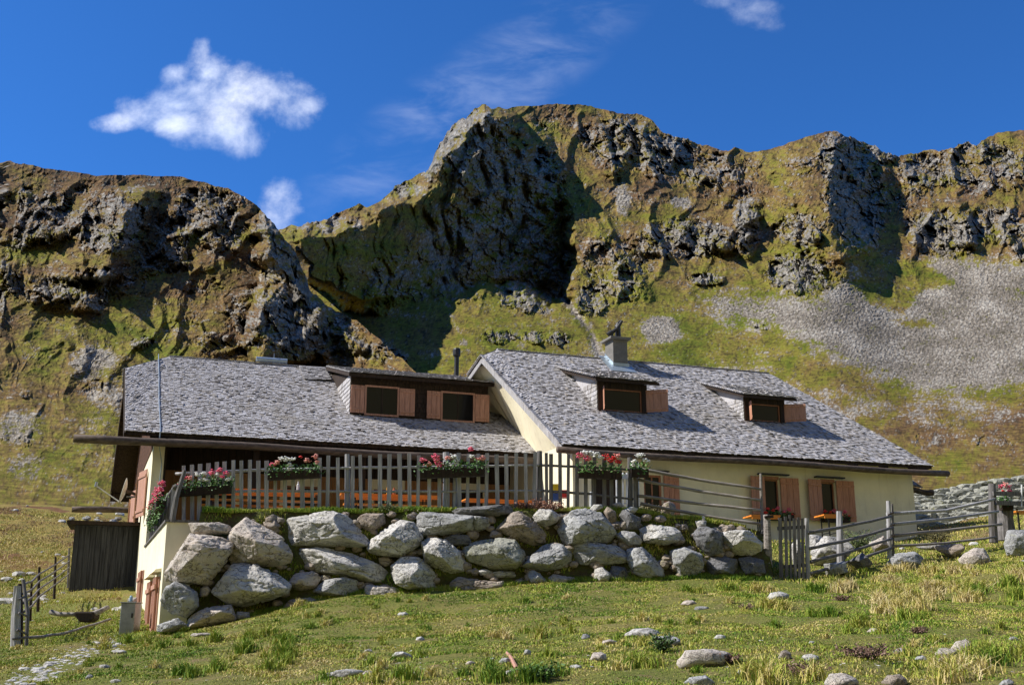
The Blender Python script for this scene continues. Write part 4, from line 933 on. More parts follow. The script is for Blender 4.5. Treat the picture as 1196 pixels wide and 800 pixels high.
# ------------------------------------------------------------------ rock materials
def stone(name, col, alt, dark, lich=.35):
    m, N, b = newmat(name); P = N.obj(); oi = N.n('ShaderNodeObjectInfo').outputs['Random']
    off = N.n('ShaderNodeVectorMath', operation='ADD'); N.set(off.inputs[0], P); cb = N.n('ShaderNodeCombineXYZ')
    for i in range(3): N.set(cb.inputs[i], N.math('MULTIPLY', oi, 31.0 + 7 * i))
    N.set(off.inputs[1], cb.outputs[0]); V = off.outputs[0]
    n = N.noise(V, 2.2, 7, .65); n2 = N.noise(V, 11, 6, .7); n3 = N.noise(V, 38, 4, .7); st = N.noise(N.scalevec(V, (1.5, 1.5, 9)), 1.3, 5, .6)
    c = N.mix(N.sm(n, .38, .62), col, alt); c = N.mix(N.math('MULTIPLY', N.sm(st, .52, .66), .45), c, dark)
    c = N.mix(N.math('MULTIPLY', N.sm(n2, .54, .64), .75), c, tuple(k * .42 for k in col)); c = N.mix(N.math('MULTIPLY', N.sm(n3, .56, .66), .55), c, tuple(min(.8, k * 1.5) for k in col))
    c = N.mix(N.math('MULTIPLY', N.sm(N.noise(V, 4.1, 6, .7), .60, .66), lich), c, (.30, .30, .11))
    ve = N.n('ShaderNodeTexVoronoi', feature='DISTANCE_TO_EDGE'); wv = N.n('ShaderNodeVectorMath', operation='ADD'); N.set(wv.inputs[0], N.scalevec(V, (1, 1, 1.7))); N.set(wv.inputs[1], N.n('ShaderNodeTexNoise').outputs[1]); N.set(ve.inputs['Vector'], wv.outputs[0]); ve.inputs['Scale'].default_value = 1.9
    crk = N.sm(ve.outputs[0], 0, .035); c = N.mix(N.math('MULTIPLY', N.math('SUBTRACT', 1, crk), .7), c, tuple(k * .3 for k in dark))
    g = N.n('ShaderNodeNewGeometry'); sx = N.n('ShaderNodeSeparateXYZ'); N.set(sx.inputs[0], g.outputs['Normal'])
    N.set(b.inputs['Base Color'], c); b.inputs['Roughness'].default_value = .9; b.inputs['Specular IOR Level'].default_value = .2
    N.set(b.inputs['Normal'], N.bump(N.math('ADD', N.math('ADD', n2, N.math('MULTIPLY', n3, .5)), N.math('ADD', N.math('MULTIPLY', st, .2), N.math('MULTIPLY', crk, .5))), .75, .035)); return m
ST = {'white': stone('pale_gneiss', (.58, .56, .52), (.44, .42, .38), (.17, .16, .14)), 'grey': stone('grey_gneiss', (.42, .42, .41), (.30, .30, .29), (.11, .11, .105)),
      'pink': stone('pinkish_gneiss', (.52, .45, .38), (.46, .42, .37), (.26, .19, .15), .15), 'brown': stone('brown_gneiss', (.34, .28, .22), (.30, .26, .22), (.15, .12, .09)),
      'dark': stone('dark_or_shaded_rock', (.20, .20, .205), (.16, .155, .15), (.08, .08, .08)), 'lichen': stone('lichened_gneiss', (.36, .36, .30), (.28, .28, .24), (.13, .13, .11), .85)}  # the dark rock also colours blocks that merely lie in shade
def ico(level):
    bm_ = bpy.data.meshes.new('t'); import bmesh
    b = bmesh.new(); bmesh.ops.create_icosphere(b, subdivisions=level, radius=1); V = np.array([v.co[:] for v in b.verts]); Fs = np.array([[v.index for v in f.verts] for f in b.faces]); b.free(); bpy.data.meshes.remove(bm_)
    return V, Fs
ICO = {k: ico(k) for k in (2, 3, 4, 5, 6)}
def hull2(pts):
    pts = sorted(set(map(tuple, pts)))
    def half(p):
        o = []
        for q in p:
            while len(o) > 1 and (o[-1][0] - o[-2][0]) * (q[1] - o[-2][1]) - (o[-1][1] - o[-2][1]) * (q[0] - o[-2][0]) <= 0: o.pop()
            o.append(q)
        return o[:-1]
    return half(pts) + half(pts[::-1])
def boulder(outline, Y, kind, label, cat='boulder', name='boulder', group=None, seed=0, depth=None, level=5, rough=1.0, grow=1.09):
    rg = np.random.default_rng(seed + 1000)
    P = np.array([atY(x, y, Y) for x, y in outline]); hx, hz = P[:, 0], P[:, 2]
    hp = np.array(hull2(list(zip(hx, hz)))); c = hp.mean(0); ext = hp.max(0) - hp.min(0); S = ext.mean()
    dep = depth or (.55 * min(ext[0], ext[1] * 1.3) + .04)
    N_, O_ = [], []
    for i in range(len(hp)):
        a, b = hp[i], hp[(i + 1) % len(hp)]; e = b - a
        if np.linalg.norm(e) < .03 * S: continue
        n = np.array([e[1], -e[0]]); n /= np.linalg.norm(n); o = n @ (a - c); o = max(o, .08 * S)
        for ty, dy in ((-rg.uniform(.02, .5), 0), (rg.uniform(.15, .9), 0)):
            q = np.array([n[0], ty, n[1]]); k = np.linalg.norm(q); N_.append(q / k); O_.append(o / k * 1.0)
    for _ in range(4):
        q = np.array([rg.normal() * .45, -1, rg.normal() * .45 + .15]); q /= np.linalg.norm(q); N_.append(q); O_.append(dep * rg.uniform(.72, 1.0))
    for _ in range(2):
        q = np.array([rg.normal() * .4, 1, rg.normal() * .4]); q /= np.linalg.norm(q); N_.append(q); O_.append(dep * rg.uniform(.7, 1.0))
    N_ = np.array(N_); O_ = np.array(O_); D, Fs = ICO[level]
    k = np.clip(D @ N_.T, 0, None) / (O_ * 1.04); p = 90; rho = (k ** p).sum(1) ** (-1 / p)
    V = D * rho[:, None]
    for _ in range(9):          # knock off corners: planar chips
        q = np.array([rg.normal() * .8, -1.0, rg.normal() * .8 + .1]); q /= np.linalg.norm(q); h_ = (V @ q).max(); o_ = h_ * rg.uniform(.74, .93)
        dq = np.clip(D @ q, 1e-6, None); lim = o_ / dq; rho = np.where(D @ q > 1e-3, np.minimum(rho, lim), rho); V = D * rho[:, None]
    s = 1 / S; so = seed * 3.7
    d = .026 * S * fbm3(V * s * 1.6 + so, 3, seed % 50, .4); r_ = 1 - np.abs(fbm3(V * s * np.array([1.5, 1.5, 3.2]) + so + 9, 3, (seed + 7) % 50)) * 2.2
    d = d - .055 * S * np.clip(r_ - .80, 0, 1) * 4 * .8 + .016 * S * fbm3(V * s * 7 + so, 4, (seed + 3) % 50, .6)
    V = V + D * (d * rough)[:, None]
    for ax_, e_ in ((0, 0), (2, 1)):
        lo_, hi_ = V[:, ax_].min(), V[:, ax_].max(); V[:, ax_] = (V[:, ax_] - (lo_ + hi_) / 2) * (ext[e_] * grow / (hi_ - lo_)) + (hp[:, e_].max() + hp[:, e_].min()) / 2 - c[e_]
    ctr = np.array([c[0], Y, c[1]]); V = V + ctr
    base = np.array([ctr[0], ctr[1], V[:, 2].min()])
    o = add_raw(name, V, Fs, ST[kind], None, at=base, smooth=level >= 4)
    return tag(o, label, cat, group)
def smooth_by(o): pass

# ------------------------------------------------------------------ the terrace: earth bank behind the boulders, turf on top
def bankY(X): return np.interp(X, [-7, -6.2, -5, -3, 0, 4, 6, 7.5], [22.25, 22.35, 22.62, 22.9, 23.0, 23.15, 23.3, 23.4])
def topz(X): return np.interp(X, [-7, -5, 0, 2.6, 3.4, 5.0, 6.0, 7.0], [2.26, 2.30, 2.36, 2.34, 2.22, 2.02, 1.75, 1.35])
bx = np.concatenate([np.linspace(-6.3, 5.25, 250), [5.3, 5.42]]); rows = []
for t in np.linspace(0, 1, 34):      # the bank
    y = bankY(bx) - .55 * (1 - t); zb = gz(bx, y) - .15; z = zb * (1 - t) + (topz(bx)) * t
    y = y + .10 * fbm2(bx * 1.3, t * 3 + 0 * bx, 4, 5); z[-1] = zb[-1] - .1; rows.append(np.stack([bx, y, z], -1))
for Yo in [.05, .12, .2, .3, .45, .7, 1.1, 1.6, 2.4, 3.4, 4.8, 6.5, 8.5, 11]:
    y = bankY(bx) + Yo; z = topz(bx) + np.clip(Yo, 0, 2) * .03 + (.05 * fbm2(bx * 1.1, y * 1.1, 3, 6) if Yo < 4 else 0)
    z[-1] = gz(bx[-1:], y[-1:])[0] - .2; z[-2] = (z[-1] + z[-3]) / 2
    rows.append(np.stack([bx, y, z], -1))
TV = np.stack(rows)
m, N, b = newmat('bank_soil'); P = N.pos(); n = N.noise(P, 2.4, 6, .65); n2 = N.noise(P, 14, 6, .7)
c = N.ramp(N.math('ADD', N.math('MULTIPLY', n, .6), N.math('MULTIPLY', n2, .4)), [(.3, (.04, .03, .018)), (.45, (.10, .08, .04)), (.55, (.10, .12, .03)), (.7, (.19, .16, .06))])
c = N.mix(N.sm(N.math('ADD', N.attr('paved'), N.math('MULTIPLY', N.math('SUBTRACT', n2, .5), .5)), .4, .6), c, N.mix(n2, (.25, .23, .20), (.42, .40, .36)))
N.set(b.inputs['Base Color'], c); N.set(b.inputs['Normal'], N.bump(N.math('ADD', n, n2), 1, .08)); b.inputs['Specular IOR Level'].default_value = .1; M_SOIL = m
ter = add_raw('terrace', TV.reshape(-1, 3), grid_faces(*TV.shape[:2]), M_SOIL, smooth=True, attrs={'paved': ('POINT', np.repeat(sstep(36, 38.5, np.arange(len(TV)))[:, None], TV.shape[1], 1))}); tag(ter, kind='structure')

# ------------------------------------------------------------------ retaining boulders
CR = {'A': (180, 590, 5.332), 'B': (380, 580, 5.436), 'C': (580, 580, 6.644), 'D': (740, 580, 6.644), 'E': (1050, 540, 5.714), 'G': (860, 440, 3.2), 'P': (0, 0, 1)}
def conv(cr, pts): x0, y0, s = CR[cr]; return [(x0 + a / s, y0 + b / s) for a, b in pts]
GB = 'boulders of the dry retaining wall below the terrace'
BL = [
 ('A', [(218, 112), (400, 108), (470, 130), (440, 180), (330, 180), (222, 170)], 'pink', 'flat pinkish block lying at the top left end of the wall by the plaster corner', 0),
 ('A', [(75, 440), (130, 350), (235, 186), (330, 196), (480, 225), (470, 300), (400, 400), (330, 485), (200, 468), (90, 478)], 'pink', 'big slanting brown and cream boulder leaning against the plastered corner', .0),
 ('A', [(485, 165), (585, 86), (640, 130), (800, 205), (850, 290), (845, 365), (740, 372), (640, 352), (500, 358)], 'pink', 'large boulder rising to a sharp peak, third from the plastered corner', 0),
 ('P', [(330, 624), (343, 607), (371, 599), (395, 598), (411, 604), (425, 618), (430, 636), (415, 638), (375, 637), (336, 635)], 'white', 'long humped white boulder in the top row under the second flower box', 0),
 ('A', [(375, 530), (430, 490), (495, 368), (640, 368), (760, 420), (835, 480), (820, 545), (700, 592), (560, 622), (480, 612), (420, 562)], 'white', 'huge whitish boulder with dark cracks below the peaked boulder', -.1),
 ('A', [(50, 580), (90, 510), (150, 476), (200, 495), (268, 545), (272, 620), (200, 692), (130, 678), (60, 642)], 'grey', 'smooth pale grey boulder at the foot of the plastered corner', -.05),
 ('A', [(213, 745), (240, 690), (330, 638), (470, 622), (502, 700), (490, 718), (350, 745), (240, 755)], 'pink', 'low pinkish slab in the bottom row near the plastered corner', -.1),
 ('A', [(20, 785), (60, 740), (150, 703), (198, 745), (130, 785)], 'grey', 'small grey boulder half sunk in grass at the very foot of the plastered corner', -.1),
 ('A', [(513, 708), (520, 662), (592, 668), (594, 702)], 'white', 'tiny pale stone beside the low pinkish slab', -.1),
 ('A', [(285, 570), (290, 520), (330, 498), (352, 530), (332, 562)], 'pink', 'small orange stone wedged between the grey and the huge whitish boulder', .1),
 ('P', [(351, 655), (358, 642), (380, 640), (407, 646), (430, 655), (448, 663), (449, 676), (430, 679), (412, 673), (390, 668), (363, 665)], 'white', 'long ragged cream boulder in the middle row below the humped white one', 0),
 ('A', [(845, 482), (880, 428), (980, 412), (1032, 450), (1000, 502), (930, 528), (860, 512)], 'pink', 'oval tan boulder right of the huge whitish boulder', 0),
 ('P', [(367, 690), (380, 678), (400, 674), (414, 678), (417, 690), (406, 699), (384, 698)], 'grey', 'rounded dark grey boulder next to the oval tan one', -.05),
 ('A', [(815, 622), (850, 588), (960, 576), (1072, 610), (1062, 645), (930, 668), (815, 665)], 'brown', 'brownish stone sunk in the turf under the oval tan boulder', -.1),
 ('A', [(680, 108), (755, 88), (785, 130), (740, 168), (690, 150)], 'brown', 'small mossy brown stone behind the peaked boulder', .1),
 ('B', [(215, 140), (260, 108), (350, 112), (372, 150), (322, 202), (282, 228), (230, 190)], 'brown', 'small brown boulder between the humped white one and the tilted pale one', .05),
 ('B', [(275, 320), (310, 265), (400, 200), (480, 156), (562, 172), (608, 260), (592, 312), (500, 378), (400, 374), (300, 348)], 'white', 'tilted pale boulder with a long dark crack across its face', -.05),
 ('B', [(425, 440), (480, 390), (600, 388), (692, 488), (680, 582), (560, 598), (470, 562), (430, 512)], 'white', 'rounded white boulder with a shaded top below the tilted pale one', -.05),
 ('B', [(618, 300), (660, 266), (762, 288), (852, 358), (888, 430), (862, 472), (790, 488), (700, 452), (635, 422)], 'white', 'cream boulder pointing down to the right in the middle of the wall', -.03),
 ('B', [(592, 112), (640, 102), (760, 108), (925, 122), (928, 210), (830, 232), (720, 228), (640, 247), (595, 232)], 'grey', 'long squared grey boulder with a dark hole, in the top row', 0),
 ('B', [(932, 125), (1030, 138), (1052, 165), (1010, 200), (930, 222)], 'grey', 'small square boulder butted against the long squared one', .03),
 ('B', [(818, 103), (900, 80), (1130, 53), (1178, 98), (1150, 118), (1000, 116), (850, 112)], 'dark', 'flat dark slate slab lying on top of the wall', 0),
 ('B', [(765, 262), (830, 238), (900, 248), (925, 302), (820, 308), (770, 292)], 'dark', 'small dark reddish stone under the long squared boulder', 0),
 ('P', [(543, 642), (557, 634), (582, 629), (600, 632), (610, 645), (611, 656), (600, 665), (575, 664), (553, 656)], 'lichen', 'bulky lichen-covered boulder in the middle row below the slate slab', -.05),
 ('B', [(248, 602), (280, 562), (370, 590), (430, 578), (485, 610), (440, 655), (360, 675), (260, 655)], 'pink', 'pinkish stone sunk in the turf below the oval gap', -.15),
 ('B', [(793, 565), (860, 512), (960, 528), (1110, 548), (1142, 592), (1000, 612), (850, 615)], 'brown', 'broad earthy boulder sunk in the turf below the cream pointed one', -.12),
 ('B', [(968, 468), (1010, 458), (1052, 472), (1062, 492), (990, 498)], 'white', 'small white stone under the lichen-covered boulder', -.05),
 ('B', [(1062, 482), (1130, 472), (1205, 476), (1202, 512), (1080, 514)], 'grey', 'thin grey stone filling the gap under the lichen-covered boulder', -.03),
 ('B', [(188, 552), (240, 538), (258, 570), (210, 578)], 'brown', 'tiny brown stone under the ragged cream boulder', -.05),
 ('C', [(10, 242), (60, 198), (120, 128), (180, 122), (282, 178), (372, 270), (352, 372), (240, 342), (150, 312), (80, 262)], 'brown', 'large brownish boulder with a broken corner right of the slate slab', 0),
 ('C', [(288, 152), (350, 98), (430, 102), (492, 150), (462, 202), (390, 232), (330, 198)], 'white', 'cream boulder sitting on top of the wall by the brown shrub', 0),
 ('C', [(488, 262), (530, 168), (600, 112), (690, 98), (802, 128), (872, 200), (922, 290), (850, 345), (700, 350), (540, 364)], 'grey', 'biggest grey domed boulder in the top row, mossy along its foot', 0),
 ('C', [(208, 532), (300, 440), (380, 370), (500, 372), (572, 440), (566, 522), (480, 558), (360, 573), (260, 558)], 'grey', 'pale crumbly boulder low in the wall left of the long blunt grey one', -.05),
 ('C', [(563, 392), (640, 348), (800, 368), (972, 400), (1012, 450), (980, 512), (850, 528), (680, 528), (600, 482)], 'grey', 'long blunt grey boulder below the domed one', -.05),
 ('C', [(928, 300), (980, 268), (1062, 280), (1122, 330), (1102, 372), (1020, 388), (960, 342)], 'grey', 'smooth oval grey boulder right of the mossy dome', 0),
 ('P', [(733, 642), (750, 640), (764, 652), (774, 664), (775, 674), (755, 678), (740, 670), (733, 656)], 'grey', 'shaded grey boulder standing on end in the bottom row', -.05),
 ('C', [(762, 562), (820, 548), (882, 600), (872, 662), (800, 685), (758, 642)], 'white', 'small whitish rock at the foot of the long blunt boulder', -.15),
 ('C', [(880, 600), (900, 538), (1022, 558), (1032, 645), (900, 665)], 'dark', 'dark shaded block at the foot of the wall beside the whitish rock', -.05),  # shaded slab, its shade put into the rock colour
 ('C', [(400, 642), (450, 602), (540, 618), (642, 640), (632, 685), (480, 692), (410, 684)], 'pink', 'low crumbling pinkish stones half in the grass below the pale crumbly boulder', -.12),
 ('C', [(243, 582), (300, 572), (322, 620), (392, 650), (392, 694), (270, 688)], 'grey', 'wedge-shaped grey stone in the bottom row under the lichen-covered boulder', -.12),
 ('C', [(722, 102), (760, 62), (812, 62), (822, 90), (770, 118)], 'white', 'bright white stone on top of the domed boulder', .15),
 ('C', [(833, 122), (860, 82), (922, 120), (932, 202), (880, 205)], 'brown', 'upright brown stone in the heap beside the fence end', .1),
 ('C', [(958, 152), (990, 108), (1052, 138), (1112, 170), (1112, 252), (1000, 254)], 'dark', 'dark stone low in the heap beside the fence end', .05),
 ('C', [(988, 102), (1040, 78), (1092, 95), (1072, 128), (1010, 130)], 'white', 'pale curved stone on top of the heap beside the fence end', .15),
 ('C', [(898, 62), (950, 42), (985, 75), (930, 92)], 'pink', 'tan stone at the back of the heap beside the fence end', .25),
 ('C', [(-4, 668), (50, 655), (74, 712), (8, 730)], 'pink', 'rusty pink stone low in the turf below the small white stone', -.15),
 ('D', [(53, 245), (150, 226), (330, 242), (374, 310), (332, 352), (230, 372), (100, 352), (68, 292)], 'white', 'bright white speckled boulder in the top row right of the heap', 0),
 ('D', [(468, 290), (510, 238), (570, 242), (682, 288), (708, 380), (682, 442), (560, 458), (498, 382)], 'dark', 'dark shaded boulder with a white left edge under the little cairn', 0),  # shaded side rendered by a darker rock all over
 ('D', [(678, 290), (780, 267), (900, 277), (988, 360), (982, 412), (900, 453), (800, 442), (720, 372)], 'white', 'white speckled boulder at the right end of the wall beside the gate post', 0),
 ('D', [(288, 420), (400, 398), (470, 438), (522, 450), (532, 560), (470, 655), (380, 645), (308, 540)], 'grey', 'pale streaked boulder at the foot of the wall under the bright speckled one', -.05),
 ('D', [(556, 470), (700, 458), (802, 490), (802, 622), (600, 632)], 'dark', 'dark low block in deep shade under the cairn boulder', .05),  # deep shade painted as dark rock
 ('D', [(818, 480), (900, 468), (1002, 490), (1022, 602), (860, 612)], 'dark', 'shaded grey block at the foot of the wall beside the gate post', .0),  # grey block darkened by colour for the shade it lies in
 ('D', [(483, 192), (520, 186), (562, 190), (552, 236), (502, 242)], 'white', 'bright white cap stone of the little cairn', .05),
 ('D', [(532, 152), (552, 152), (554, 184), (534, 186)], 'white', 'little upright white stone balanced on the cairn', .05),
 ('D', [(775, 262), (790, 228), (850, 258), (845, 272)], 'dark', 'small dark pointed stone behind the right-hand speckled boulder', .3),
]
for i, (cr, pts, kind, lab, dy) in enumerate(BL):
    q = conv(cr, pts); cx_ = sum(a for a, _ in q) / len(q); cy_ = sum(b for _, b in q) / len(q)
    X = (cx_ - 598) / FH * 22.6 * 1.0; Y = float(bankY(X)) - .22 - .30 * (cy_ - 605) / 85 + dy
    ex = max(a for a, _ in q) - min(a for a, _ in q)
    boulder(q, Y, kind, lab, group=GB, seed=i + 3, level=6 if ex > 45 else 5 if ex > 18 else 4)
# rust-brown stone on the turf below the third window
boulder([(772, 600), (775, 589), (781, 586), (788, 589), (789, 599), (780, 603)], 24.0, 'brown', 'rust-brown stone lying on the turf below the fence rails near the dark window', group=None, seed=91, level=4)
# rocks on the slope behind and beside the gate
RL = [
 ('G', [(283, 652), (330, 598), (400, 608), (428, 640), (390, 692), (300, 704)], 24.4, 'white', 'whitish boulder seen through the rails right of the gate'),
 ('G', [(498, 622), (550, 596), (578, 640), (520, 654)], 25.2, 'pink', 'tan boulder behind the rails left of the middle post'),
 ('G', [(268, 590), (320, 598), (312, 642), (272, 642)], 25.2, 'white', 'white stone under the left yellow table end'),
 ('G', [(330, 700), (400, 690), (410, 730), (340, 745)], 23.4, 'grey', 'grey stone under the lowest rail right of the gate'),
 ('G', [(205, 640), (235, 610), (250, 700), (215, 720)], 23.6, 'white', 'tall pale stone showing between gate post and gate'),
 ('G', [(420, 690), (470, 660), (505, 700), (470, 730)], 23.7, 'dark', 'dark stone in the shade of the rails beside the middle post'),
 ('G', [(565, 702), (600, 662), (662, 655), (692, 680), (662, 722), (590, 728)], 24.0, 'grey', 'broad pale grey boulder in the grass under the corner fence post'),
 ('E', [(405, 642), (450, 600), (500, 573), (560, 577), (602, 640), (562, 692), (480, 702), (418, 667)], 24.5, 'pink', 'rounded pinkish boulder in the grass below the right-hand rails'),
 ('E', [(705, 545), (728, 460), (840, 455), (870, 540), (850, 640), (780, 642), (720, 602)], 24.8, 'grey', 'large angular grey boulder at the right edge below the stump'),
 ('E', [(752, 682), (830, 652), (870, 660), (860, 702), (770, 714)], 24.0, 'grey', 'flat light grey stone at the right edge in front of the angular boulder'),
 ('E', [(235, 562), (330, 550), (410, 543), (424, 590), (370, 642), (318, 582)], 25.4, 'brown', 'earthy brown slab under the lowest right-hand rail'),
 ('E', [(120, 548), (240, 556), (330, 560), (300, 585), (180, 580)], 25.6, 'white', 'flat white slab under the lowest right-hand rail beside the earthy one'),
]
for i, (cr, pts, Y, kind, lab) in enumerate(RL): boulder(conv(cr, pts), Y, kind, lab, seed=120 + i, level=5)

# ------------------------------------------------------------------ stones lying in the meadow
def onground(px, py, z0=0):
    d = ray(px, py); d = d / d[1]; ys = np.linspace(4, 54, 1200); P = ys[:, None] * d[None]; g = gz(P[:, 0], P[:, 1]); k = np.argmax(P[:, 2] < g) if (P[:, 2] < g).any() else None
    below = np.where(P[:, 2] <= g)[0]
    # take the nearest point where the ray passes from above the ground to below it
    for i in range(1, len(ys)):
        if P[i - 1, 2] > g[i - 1] and P[i, 2] <= g[i]: return P[i]
    return P[len(ys) // 3]
MS = [  # px, py(base centre), width, height px, kind, label
 (822, 776, 66, 20, 'pink', 'large flat pinkish rock in the foreground grass with a brown clod at its right end'),
 (752, 742, 38, 10, 'white', 'flat white rock in the turf left of a leafy weed'),
 (778, 755, 30, 15, 'grey', 'rounded grey rock just right of the leafy weed'),
 (818, 800, 34, 12, 'grey', 'flat blue-grey rock cut by the bottom edge below the large pinkish one'),
 (983, 802, 34, 18, 'pink', 'angular white and pink rock at the bottom edge'),
 (1124, 760, 26, 16, 'pink', 'pink rock beside a grass tussock at the lower right'),
 (1104, 765, 26, 10, 'pink', 'long pink rock next to the rounded pink one at the lower right'),
 (1046, 800, 30, 14, 'brown', 'brown rock near the bottom edge left of the straw-coloured tussock'),
 (909, 700, 22, 10, 'white', 'small squared white rock in the grass in front of the gate'),
 (406, 789, 34, 9, 'white', 'long white stone at the bottom edge left of the middle'),
 (388, 791, 18, 8, 'white', 'white stone touching the left end of the long white stone'),
 (430, 788, 14, 6, 'pink', 'small pink stone at the right of the long white stone'),
 (469, 768, 22, 8, 'white', 'flat white stone above the blue-white one'),
 (478, 792, 17, 9, 'grey', 'blue-white stone near the bottom edge'),
 (430, 762, 10, 5, 'white', 'little pale stone up the slope from the long white stone'),
 (490, 748, 10, 5, 'white', 'little white stone above a patch of pebbles'),
 (471, 719, 13, 5, 'white', 'thin white stone high in the green turf below the wall'),
 (590, 774, 14, 7, 'grey', 'grey stone left of the fallen stick'),
 (596, 788, 11, 6, 'white', 'white stone below the fallen stick'),
 (616, 764, 9, 7, 'grey', 'bluish stone touching the top of the fallen stick'),
 (549, 776, 12, 5, 'pink', 'faint pink stone between two clumps of dry grass'),
 (684, 746, 10, 7, 'grey', 'round grey-blue pebble by itself in the turf'),
 (711, 752, 17, 6, 'pink', 'tan stone above the broken pink rock'),
 (698, 772, 22, 12, 'pink', 'broken pink rock with straw lying over it'),
 (672, 780, 16, 5, 'white', 'small flat white stone left of the leafy dark tuft'),
 (805, 706, 18, 6, 'pink', 'pinkish flat stone in the green turf right of the middle'),
 (819, 712, 16, 5, 'grey', 'grey flat stone just below the pinkish flat stone'),
 (840, 746, 13, 6, 'white', 'white stone right of the large rocks'),
 (866, 788, 11, 7, 'grey', 'small white-grey stone above the bottom edge right of the pinkish rock'),
 (917, 770, 16, 12, 'brown', 'rounded brown-pink stone in the grass right of the middle'),
 (946, 770, 18, 7, 'white', 'pale stone on a bare brown patch'),
 (1052, 762, 14, 6, 'white', 'white stone on the large bare patch at the right'),
 (1076, 772, 14, 8, 'grey', 'grey stone between the bare patch and the pink rocks'),
 (1103, 776, 14, 12, 'brown', 'brownish stone beside the straw-coloured tussock'),
 (1175, 800, 16, 8, 'grey', 'grey stone at the bottom right corner'),
 (1183, 748, 10, 6, 'grey', 'grey stone near the right edge above the tussock'),
 (1020, 738, 14, 6, 'pink', 'tan flat stone left of the white one on the green slope'),
 (1032, 737, 12, 4, 'white', 'white flat stone on the green slope below tall dry grass'),
 (948, 752, 8, 4, 'grey', 'small grey chip above the pale stone on the bare patch'),
 (141, 763, 15, 5, 'white', 'white flat stone beside the scatter of chippings'),
 (122, 780, 12, 5, 'white', 'white stone at the lower end of the scatter of chippings'),
 (135, 797, 12, 5, 'white', 'white stone at the bottom left edge'),
 (236, 743, 26, 5, 'pink', 'thin tan stone in the grass below the smooth grey boulder'),
 (30, 782, 14, 4, 'white', 'thin white stone at the far left of the meadow'),
 (105, 792, 9, 5, 'grey', 'grey stone in the grass just above the bottom left edge'),
]
for i, (px, py, w_, h_, kind, lab) in enumerate(MS):
    P = onground(px, py); Y = P[1] + .03; h_ *= .85; hh = h_ * .62; py += h_ * .02
    pts = [(px - w_ * .5, py - hh * .3), (px - w_ * .3, py - h_ * .9), (px + w_ * .12, py - h_ * 1.05), (px + w_ * .42, py - h_ * .7), (px + w_ * .5, py - h_ * .2), (px + w_ * .2, py + h_ * .3), (px - w_ * .3, py + h_ * .3)]
    w_ *= 1.1; rg = random.Random(i); pts = [(a + rg.uniform(-.08, .08) * w_, b + rg.uniform(-.1, .1) * h_) for a, b in pts]
    boulder(pts, Y, kind, lab, 'stone', 'meadow_stone', 'stones lying in the foreground meadow', seed=300 + i, level=4, depth=.5 * w_ / FH * Y)
# chippings and pebbles too many to count
V_, F_ = ICO[2]; vs, fs = [], []; rg = np.random.default_rng(5); n_ = 0
def pebble(P, s, flat=.5):
    global n_
    q = V_ * s * np.array([1, 1, flat]) * (1 + .35 * pn3(V_ * 1.3 + rg.uniform(0, 50), 3))[:, None]; a = rg.uniform(0, 6.28); c_, s_ = math.cos(a), math.sin(a)
    q = q @ np.array([[c_, s_, 0], [-s_, c_, 0], [0, 0, 1]]) * np.array([1, 1, 1]); vs.append(q + P); fs.append(F_ + n_); n_ += len(V_)
for _ in range(900):
    t = rg.uniform(0, 1); px = 20 + 110 * t + rg.normal() * 9; py = 798 - 52 * t + rg.normal() * 5
    P = onground(px, min(py, 799)); pebble(P - np.array([0, 0, .01]), rg.uniform(.012, .05) * (1.5 if rg.random() < .15 else .75), .45)
for (cx, cy, sx_, sy_, k) in ((470, 765, 40, 10, 90), (560, 775, 50, 12, 50), (1040, 765, 35, 9, 60), (900, 775, 50, 12, 40), (1120, 780, 30, 10, 40), (700, 770, 40, 12, 40), (820, 740, 60, 12, 30), (300, 780, 60, 10, 20), (1000, 745, 90, 14, 40)):
    for _ in range(int(k * 1.8)): P = onground(cx + rg.normal() * sx_, min(799, cy + rg.normal() * sy_)); pebble(P - np.array([0, 0, .008]), rg.uniform(.006, .026), .5)
o = add_raw('chippings', np.concatenate(vs), np.concatenate(fs), ST['white']); tag(o, 'scattered pale stone chippings lying in the foreground turf', 'gravel', kind='stuff')
# heap of rubble beyond the right-hand fence
vs, fs, n_ = [], [], 0; V_, F_ = ICO[2]
def blk(P, s):
    global n_
    q = V_ * s * (1 + .4 * pn3(V_ * 1.1 + rg.uniform(0, 50), 3))[:, None]; a = rg.uniform(0, 6.28); c_, s_ = math.cos(a), math.sin(a); q = q @ np.array([[c_, s_, 0], [-s_, c_, 0], [0, 0, 1]])
    k = np.abs(q).max(); q = np.sign(q) * np.minimum(np.abs(q), np.array([.8, .8, .75]) * np.array(s)); vs.append(q + P); fs.append(F_ + n_); n_ += len(V_)
for r in range(9):
    for c_ in range(34):
        t = c_ / 33; px = 1064 + 150 * t + rg.normal() * 2; yt = np.interp(px, [1060, 1090, 1140, 1196], [578, 574, 566, 556]); yb = 616; py = yb - (yb - yt) * (r + .5) / 9 + rg.normal() * 1.2
        Y = 37.5 + r * .28 + rg.normal() * .08; P = atY(px, py, Y); blk(P, np.array([rg.uniform(.14, .42), .3, rg.uniform(.08, .2)]))
o = add_raw('stone_heap', np.concatenate(vs), np.concatenate(fs), ST['lichen'], at=atY(1130, 612, 38)); tag(o, 'long heap of pale flat stones rising behind the right-hand rail fence', 'stone heap')
mb = MB()
